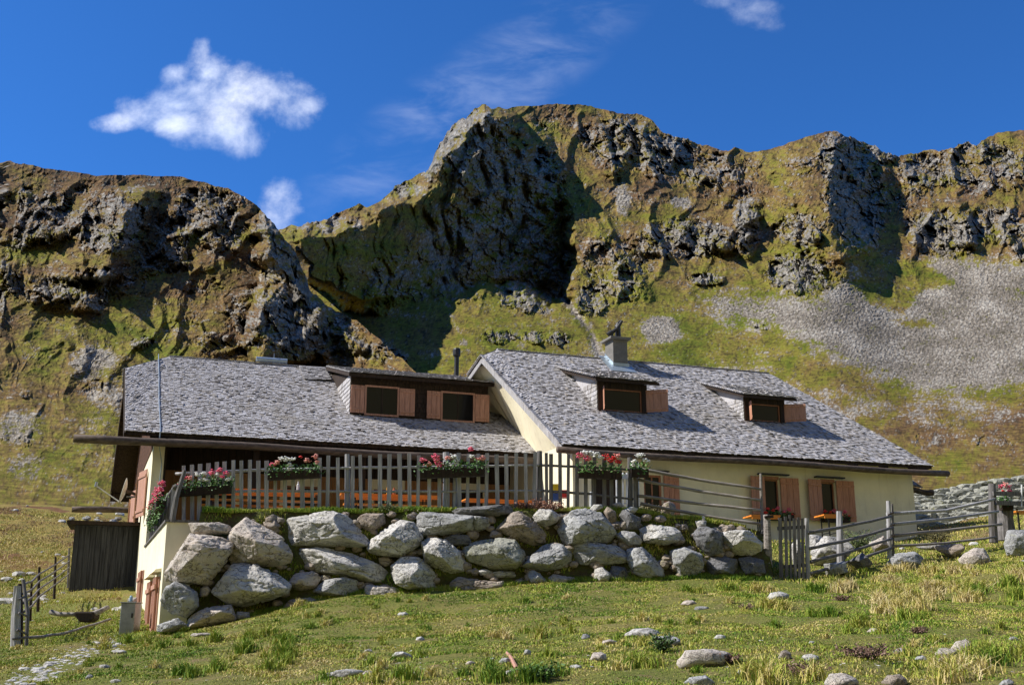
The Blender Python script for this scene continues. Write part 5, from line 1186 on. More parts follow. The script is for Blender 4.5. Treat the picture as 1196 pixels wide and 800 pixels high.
# bank under the rubble
for px0 in range(1058, 1230, 6):
    a = atY(px0, np.interp(px0, [1060, 1090, 1140, 1196], [580, 577, 569, 559]) + 1, 40.3); b_ = atY(px0 + 6, np.interp(px0 + 6, [1060, 1090, 1140, 1196], [580, 577, 569, 559]) + 1, 40.3); c_ = atY(px0 + 6, 622, 37.3); d_ = atY(px0, 622, 37.3); e = a + np.array([0, 6, -.6]); f = b_ + np.array([0, 6, -.6])
    mb.add([a, b_, c_, d_, e, f], [(3, 2, 1, 0), (0, 1, 5, 4)])
o = mb.build('rubble_bank', M_SOIL); tag(o, kind='structure')
# ------------------------------------------------------------------ fences
YF = 23.2
def picket(parent, px, top, bot, w_, Y, mat, lean=0, th=.028, dark=None):
    a = atY(px + lean, bot, Y); b_ = atY(px, top, Y); a[2] -= .08
    mb = MB(); mb.bar(a, b_, w_, th, up=(0, 1, 0)); 
    return mb.build('picket', mat, parent)
pf = empty('picket_fence', atY(450, 594, YF), 'weathered grey picket fence along the terrace edge above the boulders', 'fence')
def ftop(x): return np.interp(x, [210, 292, 382, 466, 569, 624, 636, 700, 745], [543, 537.5, 533, 531, 529.5, 529.5, 528, 534, 537])
def fbot(x): return np.interp(x, [210, 292, 406, 520, 640, 745], [609, 600, 595, 593, 588, 597])
LP = [214.6, 224.2, 233.7, 243.5, 253.3, 262.3, 272.6, 281.9, 292, 301.7, 311.4, 321.8, 332.7, 342.7, 353, 364.4, 373.6, 383.5, 394.5, 412, 420.5, 432, 443.8, 455, 466.5, 477.9, 489.2, 501.4, 513.5, 535.7, 547, 558.6, 569, 579.9, 591.2, 603, 613.8, 625.2]
for x in LP:
    low = 14 if any(abs(x - v) < 2 for v in (321.8, 332.7, 342.7, 353, 364.4, 501.4, 513.5)) else 0
    picket(pf, x, ftop(x) + low + random.uniform(-1.6, 1.6), fbot(x) + random.uniform(-1, 3), random.uniform(.068, .09), YF - .035 + random.uniform(-.006, .006), M_GREYW, random.uniform(-1.6, 1.6))
for x in (638, 643.6, 654, 664, 674, 684, 694.4, 705.6, 713.8, 724, 741):  # stretch in shadow: its darkness is put into the wood colour
    picket(pf, x, ftop(x) + random.uniform(-1.5, 1.5), fbot(x) + random.uniform(0, 3), random.uniform(.06, .085), YF - .035, M_GREYD, random.uniform(-1, 1))
for x, w_ in ((405.5, .12), (521, .15), (630, .13), (735.6, .12), (523 + 8, .09)):
    a = atY(x, fbot(x) + 2, YF + .05); b_ = atY(x, ftop(x) - (2 if w_ > .1 else -8), YF + .05); MB().tube([a - np.array([0, 0, .2]), a, (a + b_) / 2 + np.array([.01, 0, 0]), b_], [w_ * .5, w_ * .5, w_ * .47, w_ * .42], 8, jit=.08).build('post', M_GREYW if x < 600 else M_GREYD, pf)
def rail(parent, pts, r_, mat, n=7, name='rail', jit=.08, sub=4):
    P = [np.array(p, float) for p in pts]; Q = []
    for i in range(len(P) - 1):
        for k in range(sub): Q.append(P[i] + (P[i + 1] - P[i]) * k / sub)
    Q.append(P[-1]); Q = [q + np.array([0, 0, random.uniform(-.006, .006)]) for q in Q]
    m_ = len(Q); rr = [r_ * (1.08 - .25 * i / m_) * random.uniform(.93, 1.07) for i in range(m_)]
    return MB().tube(Q, rr, n, jit=jit).build(name, mat, parent, smooth=True)
for seg in (((205, 553.5), (292, 549), (400, 546.5), (520, 545), (630, 543)), ((630, 543), (690, 546), (745, 549))):
    rail(pf, [atY(x, y, YF) for x, y in seg], .028, M_GREYW if seg[0][0] < 300 else M_GREYD)  # darker wood again for the shadowed right stretch
for seg in (((203, 578.5), (292, 573), (400, 574), (520, 574), (632, 573)), ((632, 573), (690, 577), (742, 583))):
    rail(pf, [atY(x, y, YF) for x, y in seg], .028, M_GREYW if seg[0][0] < 300 else M_GREYD)
# corner and the dark railing running back along the plastered wall
sr = empty('side_railing', H(sw(24) + .1, 24, 2.1), 'dark railing running back from the corner post above the sunlit plaster wall', 'railing')
c0 = atY(201, 577, 22.45); 
def sidep(q, z): return H(sw(q) + .12, q, z)
zt_ = 2.78
for q in (23.45, 24.9, 26.4, 27.9, 29.4, 30.7):
    mb = MB(); mb.bar(sidep(q, zc0 + .02), sidep(q, zt_ + .04), .09, .09, up=(0, 1, 0)); mb.build('post', M_GREYD if q > 24 else M_GREYW, sr)
rail(sr, [sidep(23.3, zt_), sidep(27, zt_), sidep(30.9, zt_)], .055, M_GREYD); rail(sr, [sidep(23.4, zc0 + .25), sidep(30.9, zc0 + .25)], .04, M_GREYD)
for i in range(26):
    q = 23.6 + i * .28; MB().bar(sidep(q, zc0 + .1) - U * .03, sidep(q, zt_ - .04) - U * .03, .02, .10, up=(0, 1, 0)).build('board', M_GREYD if i % 4 else M_GREYW, sr)
# slanting poles tied to the corner post
mb = MB(); a = H(sw(23.4) + .1, 23.3, zc0); mb.tube([a, a + np.array([.05, 0, .5]), a + np.array([.16, .05, 1.05])], [.06, .055, .04], 8); mb.build('corner_pole', M_GREYD, sr)

def base_z(P): return float(gz(P[0], P[1]))
def post(parent, px, top, bot, Y, r_, mat, lean=0, sink=.15, name='post', n=8, jit=.1):
    a = atY(px + lean, bot, Y); b_ = atY(px, top, Y); a[2] -= sink
    return MB().tube([a, a + (b_ - a) * .35, a + (b_ - a) * .7, b_], [r_ * 1.05, r_, r_ * .95, r_ * .82], n, jit=jit).build(name, mat, parent)
# rails from the terrace to the gate
f1 = empty('rail_fence', atY(820, 612, 23.4), 'four weathered rails sloping from the picket fence down to the gate post', 'fence', 'rough wooden rail fences')
for (a, b_) in (((745, 547), (889, 571)), ((745, 560), (889, 584)), ((746, 578.5), (889, 595.5)), ((748, 588), (889, 612))):
    rail(f1, [atY(*a, 23.3), atY((a[0] + b_[0]) / 2, (a[1] + b_[1]) / 2 + 1.5, 23.35), atY(*b_, 23.15)], .034, M_RAIL)
post(f1, 743, 538, 598, 23.36, .05, M_GREYD); post(f1, 888.5, 553, 615, 23.24, .032, M_RAIL, 1.5)
# gate
gt = empty('garden_gate', atY(926, 676, 22.95), 'narrow gate of dark upright slats standing between two posts', 'gate')
GP = [(911, 604.5, 678, .075), (917.5, 603, 677, .06), (922.5, 601, 677, .04), (927.5, 605, 677, .06), (932.5, 604, 677, .055), (937, 605, 676, .05)]
for i, (x, t, b_, w_) in enumerate(GP):
    a = atY(x + 1.5, b_, 22.93); c_ = atY(x, t, 22.93); mb = MB(); mb.bar(a, c_, w_, .025, up=(0, 1, 0)); mb.build('slat', M_GREYD if i % 3 else M_DARK if i == 1 else M_GREYD, gt)
MB().bar(atY(908, 617, 22.975), atY(942, 615, 22.975), .03, .07, up=(0, 0, 1)).build('ledge', M_GREYD, gt); MB().bar(atY(910, 662, 22.975), atY(943, 660, 22.975), .03, .07).build('ledge', M_GREYD, gt)
pl_ = empty('gate_post', atY(896, 674, 22.98), 'thick split weathered post at the left side of the gate', 'post', 'posts of the gate'); post(pl_, 895.5, 601, 674, 23.0, .085, M_RAIL, 2.0, name='shaft'); MB().bar(atY(893, 604, 22.95), atY(903, 603, 22.95), .09, .05).build('cap', M_DARK, pl_)
pr_ = empty('gate_post', atY(943, 672, 22.96), 'thin pale post at the right side of the gate', 'post', 'posts of the gate'); post(pr_, 942, 605, 672, 22.98, .05, M_GREYW, 1.5, name='shaft')
# rails from the gate up to the corner post
f2 = empty('rail_fence', atY(1000, 665, 24), 'dark rail fence climbing from the gate to the corner post in front of the windows', 'fence', 'rough wooden rail fences')
for (a, b_) in (((943, 622.5), (1041, 603)), ((945, 641), (1043, 616)), ((947, 656), (1042, 629)), ((947, 670), (1041, 640))):
    rail(f2, [atY(*a, 22.94), atY((a[0] + b_[0]) / 2, (a[1] + b_[1]) / 2 + 1, 23.95), atY(*b_, 25.0)], .036, M_GREYD)
post(f2, 980.5, 597, 658, 24.05, .075, M_GREYW, 1.0)
# corner post and rails to the right
f3 = empty('rail_fence', atY(1100, 640, 26), 'four pale rails between the corner post and the thick post by the stump', 'fence', 'rough wooden rail fences')
post(f3, 1037.5, 585, 646, 25.08, .055, M_GREYW, 1.0); post(f3, 1042, 588, 644, 25.15, .03, M_GREYD, 1.0)
for k, (a, m_, b_) in enumerate((((1036, 600), (1105, 596), (1163, 582.5)), ((1036, 613), (1105, 606), (1166, 597)), ((1040, 626), (1105, 619), (1170, 612)), ((1040, 638), (1105, 634), (1163, 627)))):
    rail(f3, [atY(*a, 25.1), atY(*m_, 25.6), atY(*b_, 26.1)], .038 if k < 3 else .03, M_GREYW if k < 2 else M_RAIL)
post(f3, 1158.5, 565, 626, 26.2, .10, M_GREYD, 1.0)
for (x, y, Y) in ((1040, 600, 25.06), (1041, 614, 25.06), (1041, 627, 25.06), (1159, 584, 26.1), (1159, 598, 26.1)):
    P = atY(x, y, Y); MB().tube([P + np.array([-.07, -.03, -.03]), P + np.array([.07, -.03, .03])], .018, 6).build('binding', M_DARK, f3)
# stump, planks, yellow table top, white pole at the right edge
st_ = empty('tree_stump', atY(1175, 621, 26.6), 'thick dark tree stump carrying a flower box beside the fence end', 'stump'); a = atY(1175, 621, 26.6); b_ = atY(1174, 589, 26.6)
MB().tube([a - np.array([0, 0, .2]), a, (a + b_) / 2, b_], [.24, .23, .18, .19], 14, jit=.07).build('stump_wood', M_GREYD, st_)
pk = empty('plank_barrier', atY(1180, 612, 26.1), 'two heavy grey planks across the gap at the right edge above the stump', 'barrier')
for (x0, y0, x1, y1) in ((1160, 576, 1225, 578), (1163, 587, 1225, 589)): MB().bar(atY(x0, y0, 26.05), atY(x1, y1, 26.4), .05, .10).build('plank', M_GREYD, pk)
post(pk, 1222, 570, 620, 26.4, .05, M_GREYD)
tb = empty('garden_table', atY(1195, 618, 27.6), 'yellow-topped table at the right edge behind the planks', 'table'); P = atY(1198, 598.5, 27.6)
MB().box(P, (.75, .6, .04)).build('table_top', M_ORANGE, tb)
for dx in (-.3, .3):
    for dy in (-.22, .22): MB().bar(P + np.array([dx, dy, -.02]), P + np.array([dx, dy, -.7]), .035, .035).build('leg', M_BLACKM, tb)
wp = MB().tube([atY(1193, 592, 26.2), atY(1193.5, 566, 26.2)], .022, 8).build('marker_pole', M_WHITE, None, at=atY(1193, 592, 26.2)); tag(wp, 'thin white and red pole at the right edge by the flower box', 'pole')
# fence and leaning timber at the far left
lf = empty('pasture_fence', atY(40, 720, 22), 'old dark pasture fence running from the white weathered post back to the shed', 'fence', 'rough wooden rail fences')
LPST = [(37, 680, 716, 22.5, .028), (46, 662, 706, 25, .035), (65, 650, 692, 28.5, .035), (81, 640, 680, 32, .035)]
for (x, t, b_, Y, r_) in LPST: post(lf, x, t, b_, Y, r_, M_DARK if x < 70 else M_GREYD, -1)
for k in range(4):
    o_ = k * 9.5; pts = [atY(27, 682 + o_ * 1.15, 20.6), atY(37, 679 + o_, 22.4), atY(46, 670 + o_ * .92, 24.9), atY(65, 659 + o_ * .82, 28.4), atY(81, 648 + o_ * .75, 31.9)]; rail(lf, pts, .022, M_GREYD)
wpst = empty('weathered_post', atY(22, 757, 20.2), 'thick bleached split post at the far left, bound with wire', 'post')
a = atY(18, 758, 20.2); b_ = atY(20.5, 684, 20.2); MB().tube([a - np.array([0, 0, .15]), a, (a + b_) / 2 + np.array([-.02, 0, 0]), b_], [.085, .085, .075, .06], 7, jit=.16).build('shaft', M_GREYW, wpst)
a = atY(31, 757, 20.3); b_ = atY(27, 677, 20.5); MB().tube([a - np.array([0, 0, .1]), (a + b_) / 2 + np.array([.05, 0, 0]), b_], [.035, .035, .03], 7, jit=.1).build('side_stake', M_GREYD, wpst)
a = atY(24, 757, 20.4); b_ = atY(23, 682, 20.6); MB().tube([a - np.array([0, 0, .1]), (a + b_) / 2, b_], [.05, .06, .04], 7, jit=.2).build('dark_stake', M_DARK, wpst)
for (x0, y0, x1, y1) in ((14, 746, 33, 744), (20, 735, 33, 741), (22, 700, 31, 696), (22, 715, 33, 720)): MB().tube([atY(x0, y0, 20.1), atY(x1, y1, 20.25)], .02, 6).build('binding', M_GREYD, wpst)
bp = rail(None, [atY(23, 745, 20.4), atY(50, 743, 20.8), atY(75, 739.5, 21.3), atY(103, 731, 22.1), atY(129, 723, 23)], .028, M_RAIL, name='bent_pole'); tag(bp, 'long bent pole lying from the bleached post towards the metal box', 'pole')
lg = empty('old_trough', atY(97, 722, 23.6), 'broken log trough with a dark rotten middle lying in dry grass', 'trough')
rail(lg, [atY(59, 714.5, 23.8), atY(72, 717.5, 23.7), atY(88, 717, 23.7)], .05, M_RAIL, name='log'); rail(lg, [atY(109, 717, 23.7), atY(118, 713, 23.8), atY(126, 709, 24)], .055, M_RAIL, name='log')
P = [atY(x, y, 23.6) for x, y in ((86, 714), (109, 714), (110, 722), (103, 727), (92, 726), (87, 719))]; MB().prism(P, (0, .35, 0)).build('rotten_block', M_DARK, lg, bevel=.03)
# bin
bn = empty('metal_box', atY(149, 740, 23.3), 'square grey metal box standing against the sunlit plaster wall', 'box'); a = atY(138.6, 739, 23.3); b_ = atY(158.5, 704, 23.3); w_ = b_[0] - a[0]
MB().box(((a[0] + b_[0]) / 2, 23.5, (a[2] + b_[2]) / 2 - .05), (w_, .4, b_[2] - a[2] + .1)).build('body', M_METAL, bn, bevel=.01)
MB().box(((a[0] + b_[0]) / 2, 23.5, b_[2] + .012), (w_ + .03, .43, .022)).build('lid', M_METAL, bn, bevel=.004); MB().box((b_[0] - .05, 23.29, (a[2] + b_[2]) / 2 + .05), (.03, .02, .09)).build('latch', M_BLACKM, bn)
P = atY(153, 702, 23.5); bt = MB().tube([P, P + np.array([0, 0, .09]), P + np.array([0, 0, .12])], [.035, .035, .018], 10).build('blue_bottle', simple('blue_plastic', (.25, .42, .55), .4), None, at=P); tag(bt, 'small pale blue container standing on the grey metal box', 'container')
# shed
sh = empty('wooden_shed', atY(112, 688, 33.5), 'low flat-roofed shed of blackened upright boards left of the farmhouse', 'shed')
A_ = atY(80, 690, 33); B_ = A_ + U * 3.4; zt = atY(79, 613, 33)[2]; zbm = gz(-12, 34) - .5
dirn = (B_ - A_); dirn[2] = 0; Ln = np.linalg.norm(dirn); dirn /= Ln; back = np.array([-dirn[1], dirn[0], 0])
mb = MB(); n = 22
for i in range(n):
    a = A_ + dirn * (Ln * i / n); b_ = A_ + dirn * (Ln * (i + .94) / n); a[2] = b_[2] = zbm; mb.hexa([a - back * .012 * (i % 2), b_ - back * .012 * (i % 2), b_ + back * .04, a + back * .04], [p + np.array([0, 0, zt - zbm]) for p in (a - back * .012 * (i % 2), b_ - back * .012 * (i % 2), b_ + back * .04, a + back * .04)])
a = A_.copy(); a[2] = zbm; c_ = a + back * 3
mb.hexa([a + back * .045, a + dirn * .05 + back * .045, c_ + dirn * .05, c_], [p + np.array([0, 0, zt - zbm]) for p in (a + back * .045, a + dirn * .05 + back * .045, c_ + dirn * .05, c_)])
p0 = A_ + back * .05 + dirn * .06; p1 = A_ + dirn * (Ln * .998) + back * .05; p0[2] = p1[2] = zbm; zz = np.array([0, 0, zt - zbm]); mb.hexa([p0, p1, p1 + back * .03, p0 + back * .03], [q + zz for q in (p0, p1, p1 + back * .03, p0 + back * .03)], .9)
mb.build('wall', M_BLUEW, sh)
a = A_ - dirn * .22 - back * .35; b_ = A_ + dirn * (Ln + .2) - back * .35; a[2] = b_[2] = zt + .0
MB().hexa([a, b_, b_ + back * 3.6 + np.array([0, 0, .12]), a + back * 3.6 + np.array([0, 0, .12])], [p + np.array([0, 0, .11]) for p in (a, b_, b_ + back * 3.6 + np.array([0, 0, .12]), a + back * 3.6 + np.array([0, 0, .12]))]).build('roof', M_DARK, sh)
for i, (x, y, w2, lab) in enumerate(((84, 606, 7, 'pale stone weighing down the left end of the shed roof'), (101, 606, 10, 'flat pale stone on the middle of the shed roof'), (138, 606, 8, 'stone on the shed roof nearest the farmhouse'))):
    boulder([(x - w2 / 2, y), (x - w2 / 3, y - 2.5), (x + w2 / 3, y - 2.5), (x + w2 / 2, y + .5), (x, y + 2)], 34.0, 'grey', lab, 'stone', 'roof_stone', 'stones on the shed roof', seed=500 + i, level=3)
# low roof behind the right-hand building
bk_ = empty('small_outbuilding', atY(1080, 590, 34.5), 'small outbuilding whose shingle roof corner shows behind the right end of the hut', 'outbuilding')
e0_, e1_ = atY(1040, 563, 35.2), atY(1078, 570, 34.6); r0_, r1_ = atY(1040, 556, 37), atY(1063, 560, 37)
mb = MB(); shingles(mb, e0_, e1_, r1_, r0_, seed=77, row=.12); mb.build('roof', M_SH, bk_); log(atY(1045, 569.5, 35), atY(1091, 576, 34.5), .09).build('gutter', M_LOG, bk_)
mb = MB(); 
a, b_ = atY(1040, 568, 36), atY(1064, 571, 36); a2, b2 = a.copy(), b_.copy(); a2[2] = b2[2] = 2; mb.hexa([a2, b2, b2 + (0, 2, 0), a2 + (0, 2, 0)], [a, b_, b_ + (0, 2, 0), a + (0, 2, 0)]); mb.build('wall', M_PL, bk_)

# ------------------------------------------------------------------ flowers
def leafmat(name, c1, c2):
    m, N, b = newmat(name); t = N.attr('tint'); N.set(b.inputs['Base Color'], N.mix(t, c1, c2)); b.inputs['Roughness'].default_value = .6; b.inputs['Specular IOR Level'].default_value = .3
    return m
M_LEAF = leafmat('geranium_leaves', (.035, .10, .018), (.10, .20, .035))
FLM = {'red': leafmat('red_petals', (.65, .02, .02), (.75, .07, .06)), 'pink': leafmat('pink_petals', (.78, .07, .17), (.80, .22, .28)), 'white': leafmat('white_petals', (.75, .74, .68), (.80, .80, .76)), 'salmon': leafmat('salmon_petals', (.80, .28, .24), (.80, .42, .35))}
V2, F2 = ICO[2]
def leafcloud(pts, size, rg, flat=.6):
    n = len(pts); vs = np.zeros((n, 4, 3)); 
    nrm = rg.normal(size=(n, 3)); nrm[:, 2] = np.abs(nrm[:, 2]) + .2; nrm[:, 1] -= .5; nrm /= np.linalg.norm(nrm, axis=1)[:, None]
    t = np.cross(nrm, rg.normal(size=(n, 3))); t /= np.linalg.norm(t, axis=1)[:, None]; b_ = np.cross(nrm, t); s = size * rg.uniform(.6, 1.3, size=(n, 1))
    for k, (i, j) in enumerate(((-1, -.7), (.9, -.8), (1, .7), (-.8, 1))): vs[:, k] = pts + t * s * i + b_ * s * j * flat
    return vs.reshape(-1, 3), np.arange(n * 4).reshape(-1, 4)
def flowers(name, loc0, loc1, height, blooms, label, box=True, droop=.1, dens=1.0, seed=0, thick=.16, boxmat=None, boxh=.16, group='flower boxes with geraniums'):
    """box runs from loc0 to loc1 (top edge points); blooms = [(t, height, radius, colour)]"""
    rg = np.random.default_rng(seed + 40); a = np.array(loc0, float); b_ = np.array(loc1, float); L = np.linalg.norm(b_ - a); ax = (b_ - a) / L
    root = empty(name, (a + b_) / 2 - np.array([0, 0, boxh]), label, 'flower box', group)
    if box:
        mb = MB(); n2 = np.cross(ax, [0, 0, 1.]); n2 /= np.linalg.norm(n2); h_ = np.array([0, 0, boxh]); w_ = n2 * .09
        mb.hexa([a - w_ - h_, b_ - w_ - h_, b_ + w_ - h_, a + w_ - h_], [a - w_ * 1.15, b_ - w_ * 1.15, b_ + w_ * 1.15, a + w_ * 1.15]); mb.build('box', boxmat or M_DARK, root)
    n = int(260 * L * dens + 60); t = rg.uniform(-.03, 1.03, n); z = rg.beta(1.6, 1.8, n) * (height + droop) - droop; prof = 1 - .25 * np.abs(t - .5) * 2
    z = np.where(z > 0, z * prof * (0.75 + .35 * pn2(t * 5, t * 0 + seed, seed % 40)), z); off = rg.normal(size=(n, 3)) * np.array([thick * .35, thick * .5, .02])
    pts = a + (b_ - a) * t[:, None] + off + np.stack([0 * z, -np.where(z < 0, .08, 0), z], -1)
    V, F_ = leafcloud(pts, .028, rg); add_raw('foliage', V, F_, M_LEAF, root, attrs={'tint': ('FACE', rg.random(n))})
    cols_ = {}
    for (t_, hh, r_, c_) in blooms: cols_.setdefault(c_, []).append((t_, hh, r_))
    for c_, L2 in cols_.items():
        vv, ff, k = [], [], 0; tt = []
        for (t_, hh, r_) in L2:
            C0 = a + (b_ - a) * t_ + np.array([0, -thick * .4 - rg.uniform(0, .04), hh])
            r_ *= 1.2
            for _ in range(max(9, int(20 * (r_ / .06)))):
                d = rg.normal(size=3); d /= np.linalg.norm(d); c1 = C0 + d * r_ * rg.uniform(.3, 1.0) * np.array([1.1, .8, .75]); q = V2 * np.array([1, 1, .55]) * .019 * rg.uniform(.7, 1.4) + c1; vv.append(q); ff.append(F2 + k); k += len(V2); tt += [rg.random()] * len(F2)
        add_raw('blossoms', np.concatenate(vv), np.concatenate(ff), FLM[c_], root, attrs={'tint': ('FACE', tt)})
    return root
yf = YF - .12
flowers('flower_box', atY(209, 571, yf), atY(270, 567, yf), .30, [(.05, .10, .06, 'pink'), (.12, .22, .05, 'pink'), (.22, .20, .06, 'salmon'), (.36, .26, .05, 'white'), (.48, .28, .06, 'white'), (.52, .14, .06, 'white'), (.42, .16, .04, 'white'), (.62, .30, .07, 'pink'), (.72, .24, .05, 'white'), (.78, .33, .06, 'pink'), (.9, .26, .06, 'pink'), (.95, .12, .05, 'white'), (.85, .18, .05, 'pink')], 'flower box of pink and white geraniums on the left end of the picket fence', seed=1)
flowers('flower_box', atY(314, 552, yf), atY(374, 549, yf), .26, [(.07, .16, .06, 'pink'), (.16, .20, .06, 'salmon'), (.26, .27, .06, 'white'), (.36, .26, .07, 'white'), (.46, .25, .06, 'white'), (.42, .13, .05, 'white'), (.40, .04, .04, 'white'), (.76, .2, .06, 'salmon'), (.9, .28, .06, 'salmon'), (.62, .3, .03, 'red'), (.95, .16, .05, 'salmon')], 'flower box with a big white clump, second from the left on the picket fence', seed=2)
flowers('flower_box', atY(491, 550, yf), atY(566, 547, yf), .32, [(.04, .22, .06, 'pink'), (.12, .14, .07, 'salmon'), (.24, .28, .07, 'pink'), (.3, .12, .08, 'pink'), (.26, .2, .05, 'pink'), (.42, .24, .06, 'salmon'), (.52, .27, .07, 'white'), (.57, .17, .06, 'white'), (.5, .1, .05, 'white'), (.78, .42, .06, 'pink'), (.8, .26, .05, 'white'), (.9, .20, .06, 'salmon'), (.97, .22, .06, 'salmon')], 'widest flower box of pink, white and salmon geraniums in the middle of the picket fence', seed=3)
flowers('flower_box', atY(675, 549, yf), atY(726, 551, yf), .30, [(.04, .30, .08, 'pink'), (.16, .36, .08, 'white'), (.2, .24, .07, 'pink'), (.32, .36, .06, 'white'), (.42, .33, .07, 'white'), (.5, .26, .07, 'white'), (.62, .30, .08, 'red'), (.74, .22, .07, 'red'), (.82, .26, .07, 'red'), (.88, .32, .07, 'salmon'), (.92, .2, .06, 'red')], 'flower box of red, pink and white geraniums right of the white gable', seed=4)
flowers('flower_box', atY(737, 548, YF - .1), atY(757, 549, YF - .1), .28, [(.2, .16, .05, 'white'), (.4, .30, .06, 'white'), (.6, .30, .06, 'white'), (.8, .2, .05, 'white'), (.1, .08, .04, 'white'), (.95, .18, .04, 'white')], 'small planter of white flowers at the right end of the picket fence', seed=5, dens=.5)
flowers('flower_box', sidep(24.0, 2.56) - U * .22, sidep(27.5, 2.50) - U * .22, .30, [(.02, .35, .09, 'pink'), (.1, .25, .09, 'pink'), (.2, .3, .1, 'pink'), (.3, .2, .1, 'pink'), (.4, .3, .1, 'pink'), (.55, .2, .1, 'pink'), (.7, .25, .1, 'pink'), (.85, .2, .1, 'salmon'), (.15, .05, .07, 'pink'), (.5, .02, .08, 'pink')], 'long box of deep pink geraniums hanging on the side railing above the sunlit wall', seed=6, dens=.8, droop=.35)
for k, (w2_, lab) in enumerate(((W1, 'box of red flowers on the sill of the shuttered window nearest the gate post'), (W2, 'box of red flowers on the sill of the rightmost shuttered window'))):
    flowers('window_box', H(w2_[0] - .12, QW - .16, w2_[2] + .06), H(w2_[1] + .30, QW - .16, w2_[2] + .06), .14, [(.0, .04, .05, 'red'), (.1, .16, .05, 'red'), (.3, .12, .05, 'red'), (.45, .18, .06, 'pink'), (.7, .1, .05, 'pink'), (.85, .16, .06, 'pink'), (1.0, .02, .05, 'red')], lab, seed=7 + k, dens=.7, thick=.1)
flowers('flower_box', atY(1168, 588, 26.4), atY(1181, 588, 26.4), .42, [(.2, .4, .06, 'pink'), (.5, .46, .06, 'salmon'), (.8, .4, .06, 'pink'), (.9, .3, .05, 'pink'), (.3, .28, .05, 'red')], 'box of pink flowers standing on the tree stump', seed=9, dens=1.2)

# ------------------------------------------------------------------ terrace furniture
def beer_table(c, L, ang, label, floor=2.42):
    c = np.array(c, float); root = empty('beer_table', (c[0], c[1], floor), label, 'table', 'folding tables on the terrace'); ax = np.array([math.cos(ang), math.sin(ang), 0]); n2 = np.array([-ax[1], ax[0], 0])
    mb = MB(); T = c + np.array([0, 0, 0.0]); 
    for k in (-1, 0, 1): mb.bar(T - ax * L / 2 + n2 * .22 * k, T + ax * L / 2 + n2 * .22 * k, .21, .035)
    mb.build('table_top', M_ORANGE, root); MB().bar(T - ax * (L / 2 - .02) - n2 * .31 - np.array([0, 0, .05]), T + ax * (L / 2 - .02) - n2 * .31 - np.array([0, 0, .05]), .03, .07).build('apron', M_ORANGE, root)
    for s in (-1, 1):
        mb = MB(); e = T + ax * s * (L / 2 - .35)
        for k in (-.24, .24): mb.bar(e + n2 * k - np.array([0, 0, .03]), np.array([e[0], e[1], floor]) + n2 * k, .03, .03)
        mb.bar(np.array([e[0], e[1], floor + .2]) - n2 * .24, np.array([e[0], e[1], floor + .2]) + n2 * .24, .025, .025); mb.build('leg_frame', M_BLACKM, root)
    return root
def bench(c, L, ang, label, floor=2.42, backrest=False):
    c = np.array(c, float); root = empty('bench', (c[0], c[1], floor), label, 'bench', 'benches on the terrace'); ax = np.array([math.cos(ang), math.sin(ang), 0]); n2 = np.array([-ax[1], ax[0], 0])
    z = floor + .45; T = np.array([c[0], c[1], z]); MB().bar(T - ax * L / 2, T + ax * L / 2, .26, .035).build('seat', M_ORANGE, root)
    if backrest: MB().bar(T - ax * L / 2 + n2 * .15 + np.array([0, 0, .35]), T + ax * L / 2 + n2 * .15 + np.array([0, 0, .35]), .03, .16).build('backrest', M_ORANGE, root)
    for s in (-1, 1):
        e = T + ax * s * (L / 2 - .3); mb = MB(); mb.bar(e - n2 * .1 - np.array([0, 0, .02]), e - n2 * .13 - np.array([0, 0, .45]), .03, .03); mb.bar(e + n2 * .1 - np.array([0, 0, .02]), e + n2 * .13 - np.array([0, 0, .45]), .03, .03); mb.build('leg_frame', M_BLACKM, root)
    return root
aT = math.atan2(U[1], U[0]) * .35
for (x0, x1, y, Y, nm) in ((232, 372, 573, 26.0, 'left'), (397, 512, 579, 27.0, 'middle'), (541, 636, 585, 28.0, 'right')):
    a = atY(x0, y, Y); b_ = atY(x1, y + 1, Y + .6); c_ = (a + b_) / 2; L = np.linalg.norm(b_ - a)
    w1 = {'left': 'orange folding table behind the left end of the picket fence', 'middle': 'orange folding table between the second and third flower boxes', 'right': 'orange folding table right of the widest flower box'}[nm]
    ang = math.atan2(b_[1] - a[1], b_[0] - a[0]); tt_ = beer_table((c_[0], c_[1], c_[2]), L, ang, w1); n2 = np.array([-math.sin(ang), math.cos(ang), 0])
    bench(c_ - n2 * .6, L * .97, ang, {'left': 'orange bench in front of the leftmost folding table', 'middle': 'orange bench in front of the middle folding table', 'right': 'orange bench in front of the rightmost folding table'}[nm])
    bench(c_ + n2 * .62, L * .97, ang, {'left': 'orange backed bench behind the leftmost folding table', 'middle': 'orange backed bench behind the middle folding table', 'right': 'orange backed bench behind the rightmost folding table'}[nm], backrest=nm != 'right')
def jar(px, py, Y, r_, h_, mat, label, nm='bottle'):
    P = atY(px, py, Y); o = MB().tube([P, P + np.array([0, 0, h_ * .6]), P + np.array([0, 0, h_ * .75]), P + np.array([0, 0, h_])], [r_, r_, r_ * .45, r_ * .4], 12).build(nm, mat, None, at=P); return tag(o, label, nm)
jar(453, 577, 26.9, .04, .26, simple('amber_glass', (.75, .35, .04), .3), 'tall amber bottle standing on the middle folding table')
jar(460, 577, 26.9, .045, .16, simple('terracotta', (.62, .18, .07), .6), 'short red jar beside the amber bottle on the middle table', 'jar')
jar(348, 572, 26.1, .035, .2, M_WHITE, 'white bottle standing on the leftmost folding table')
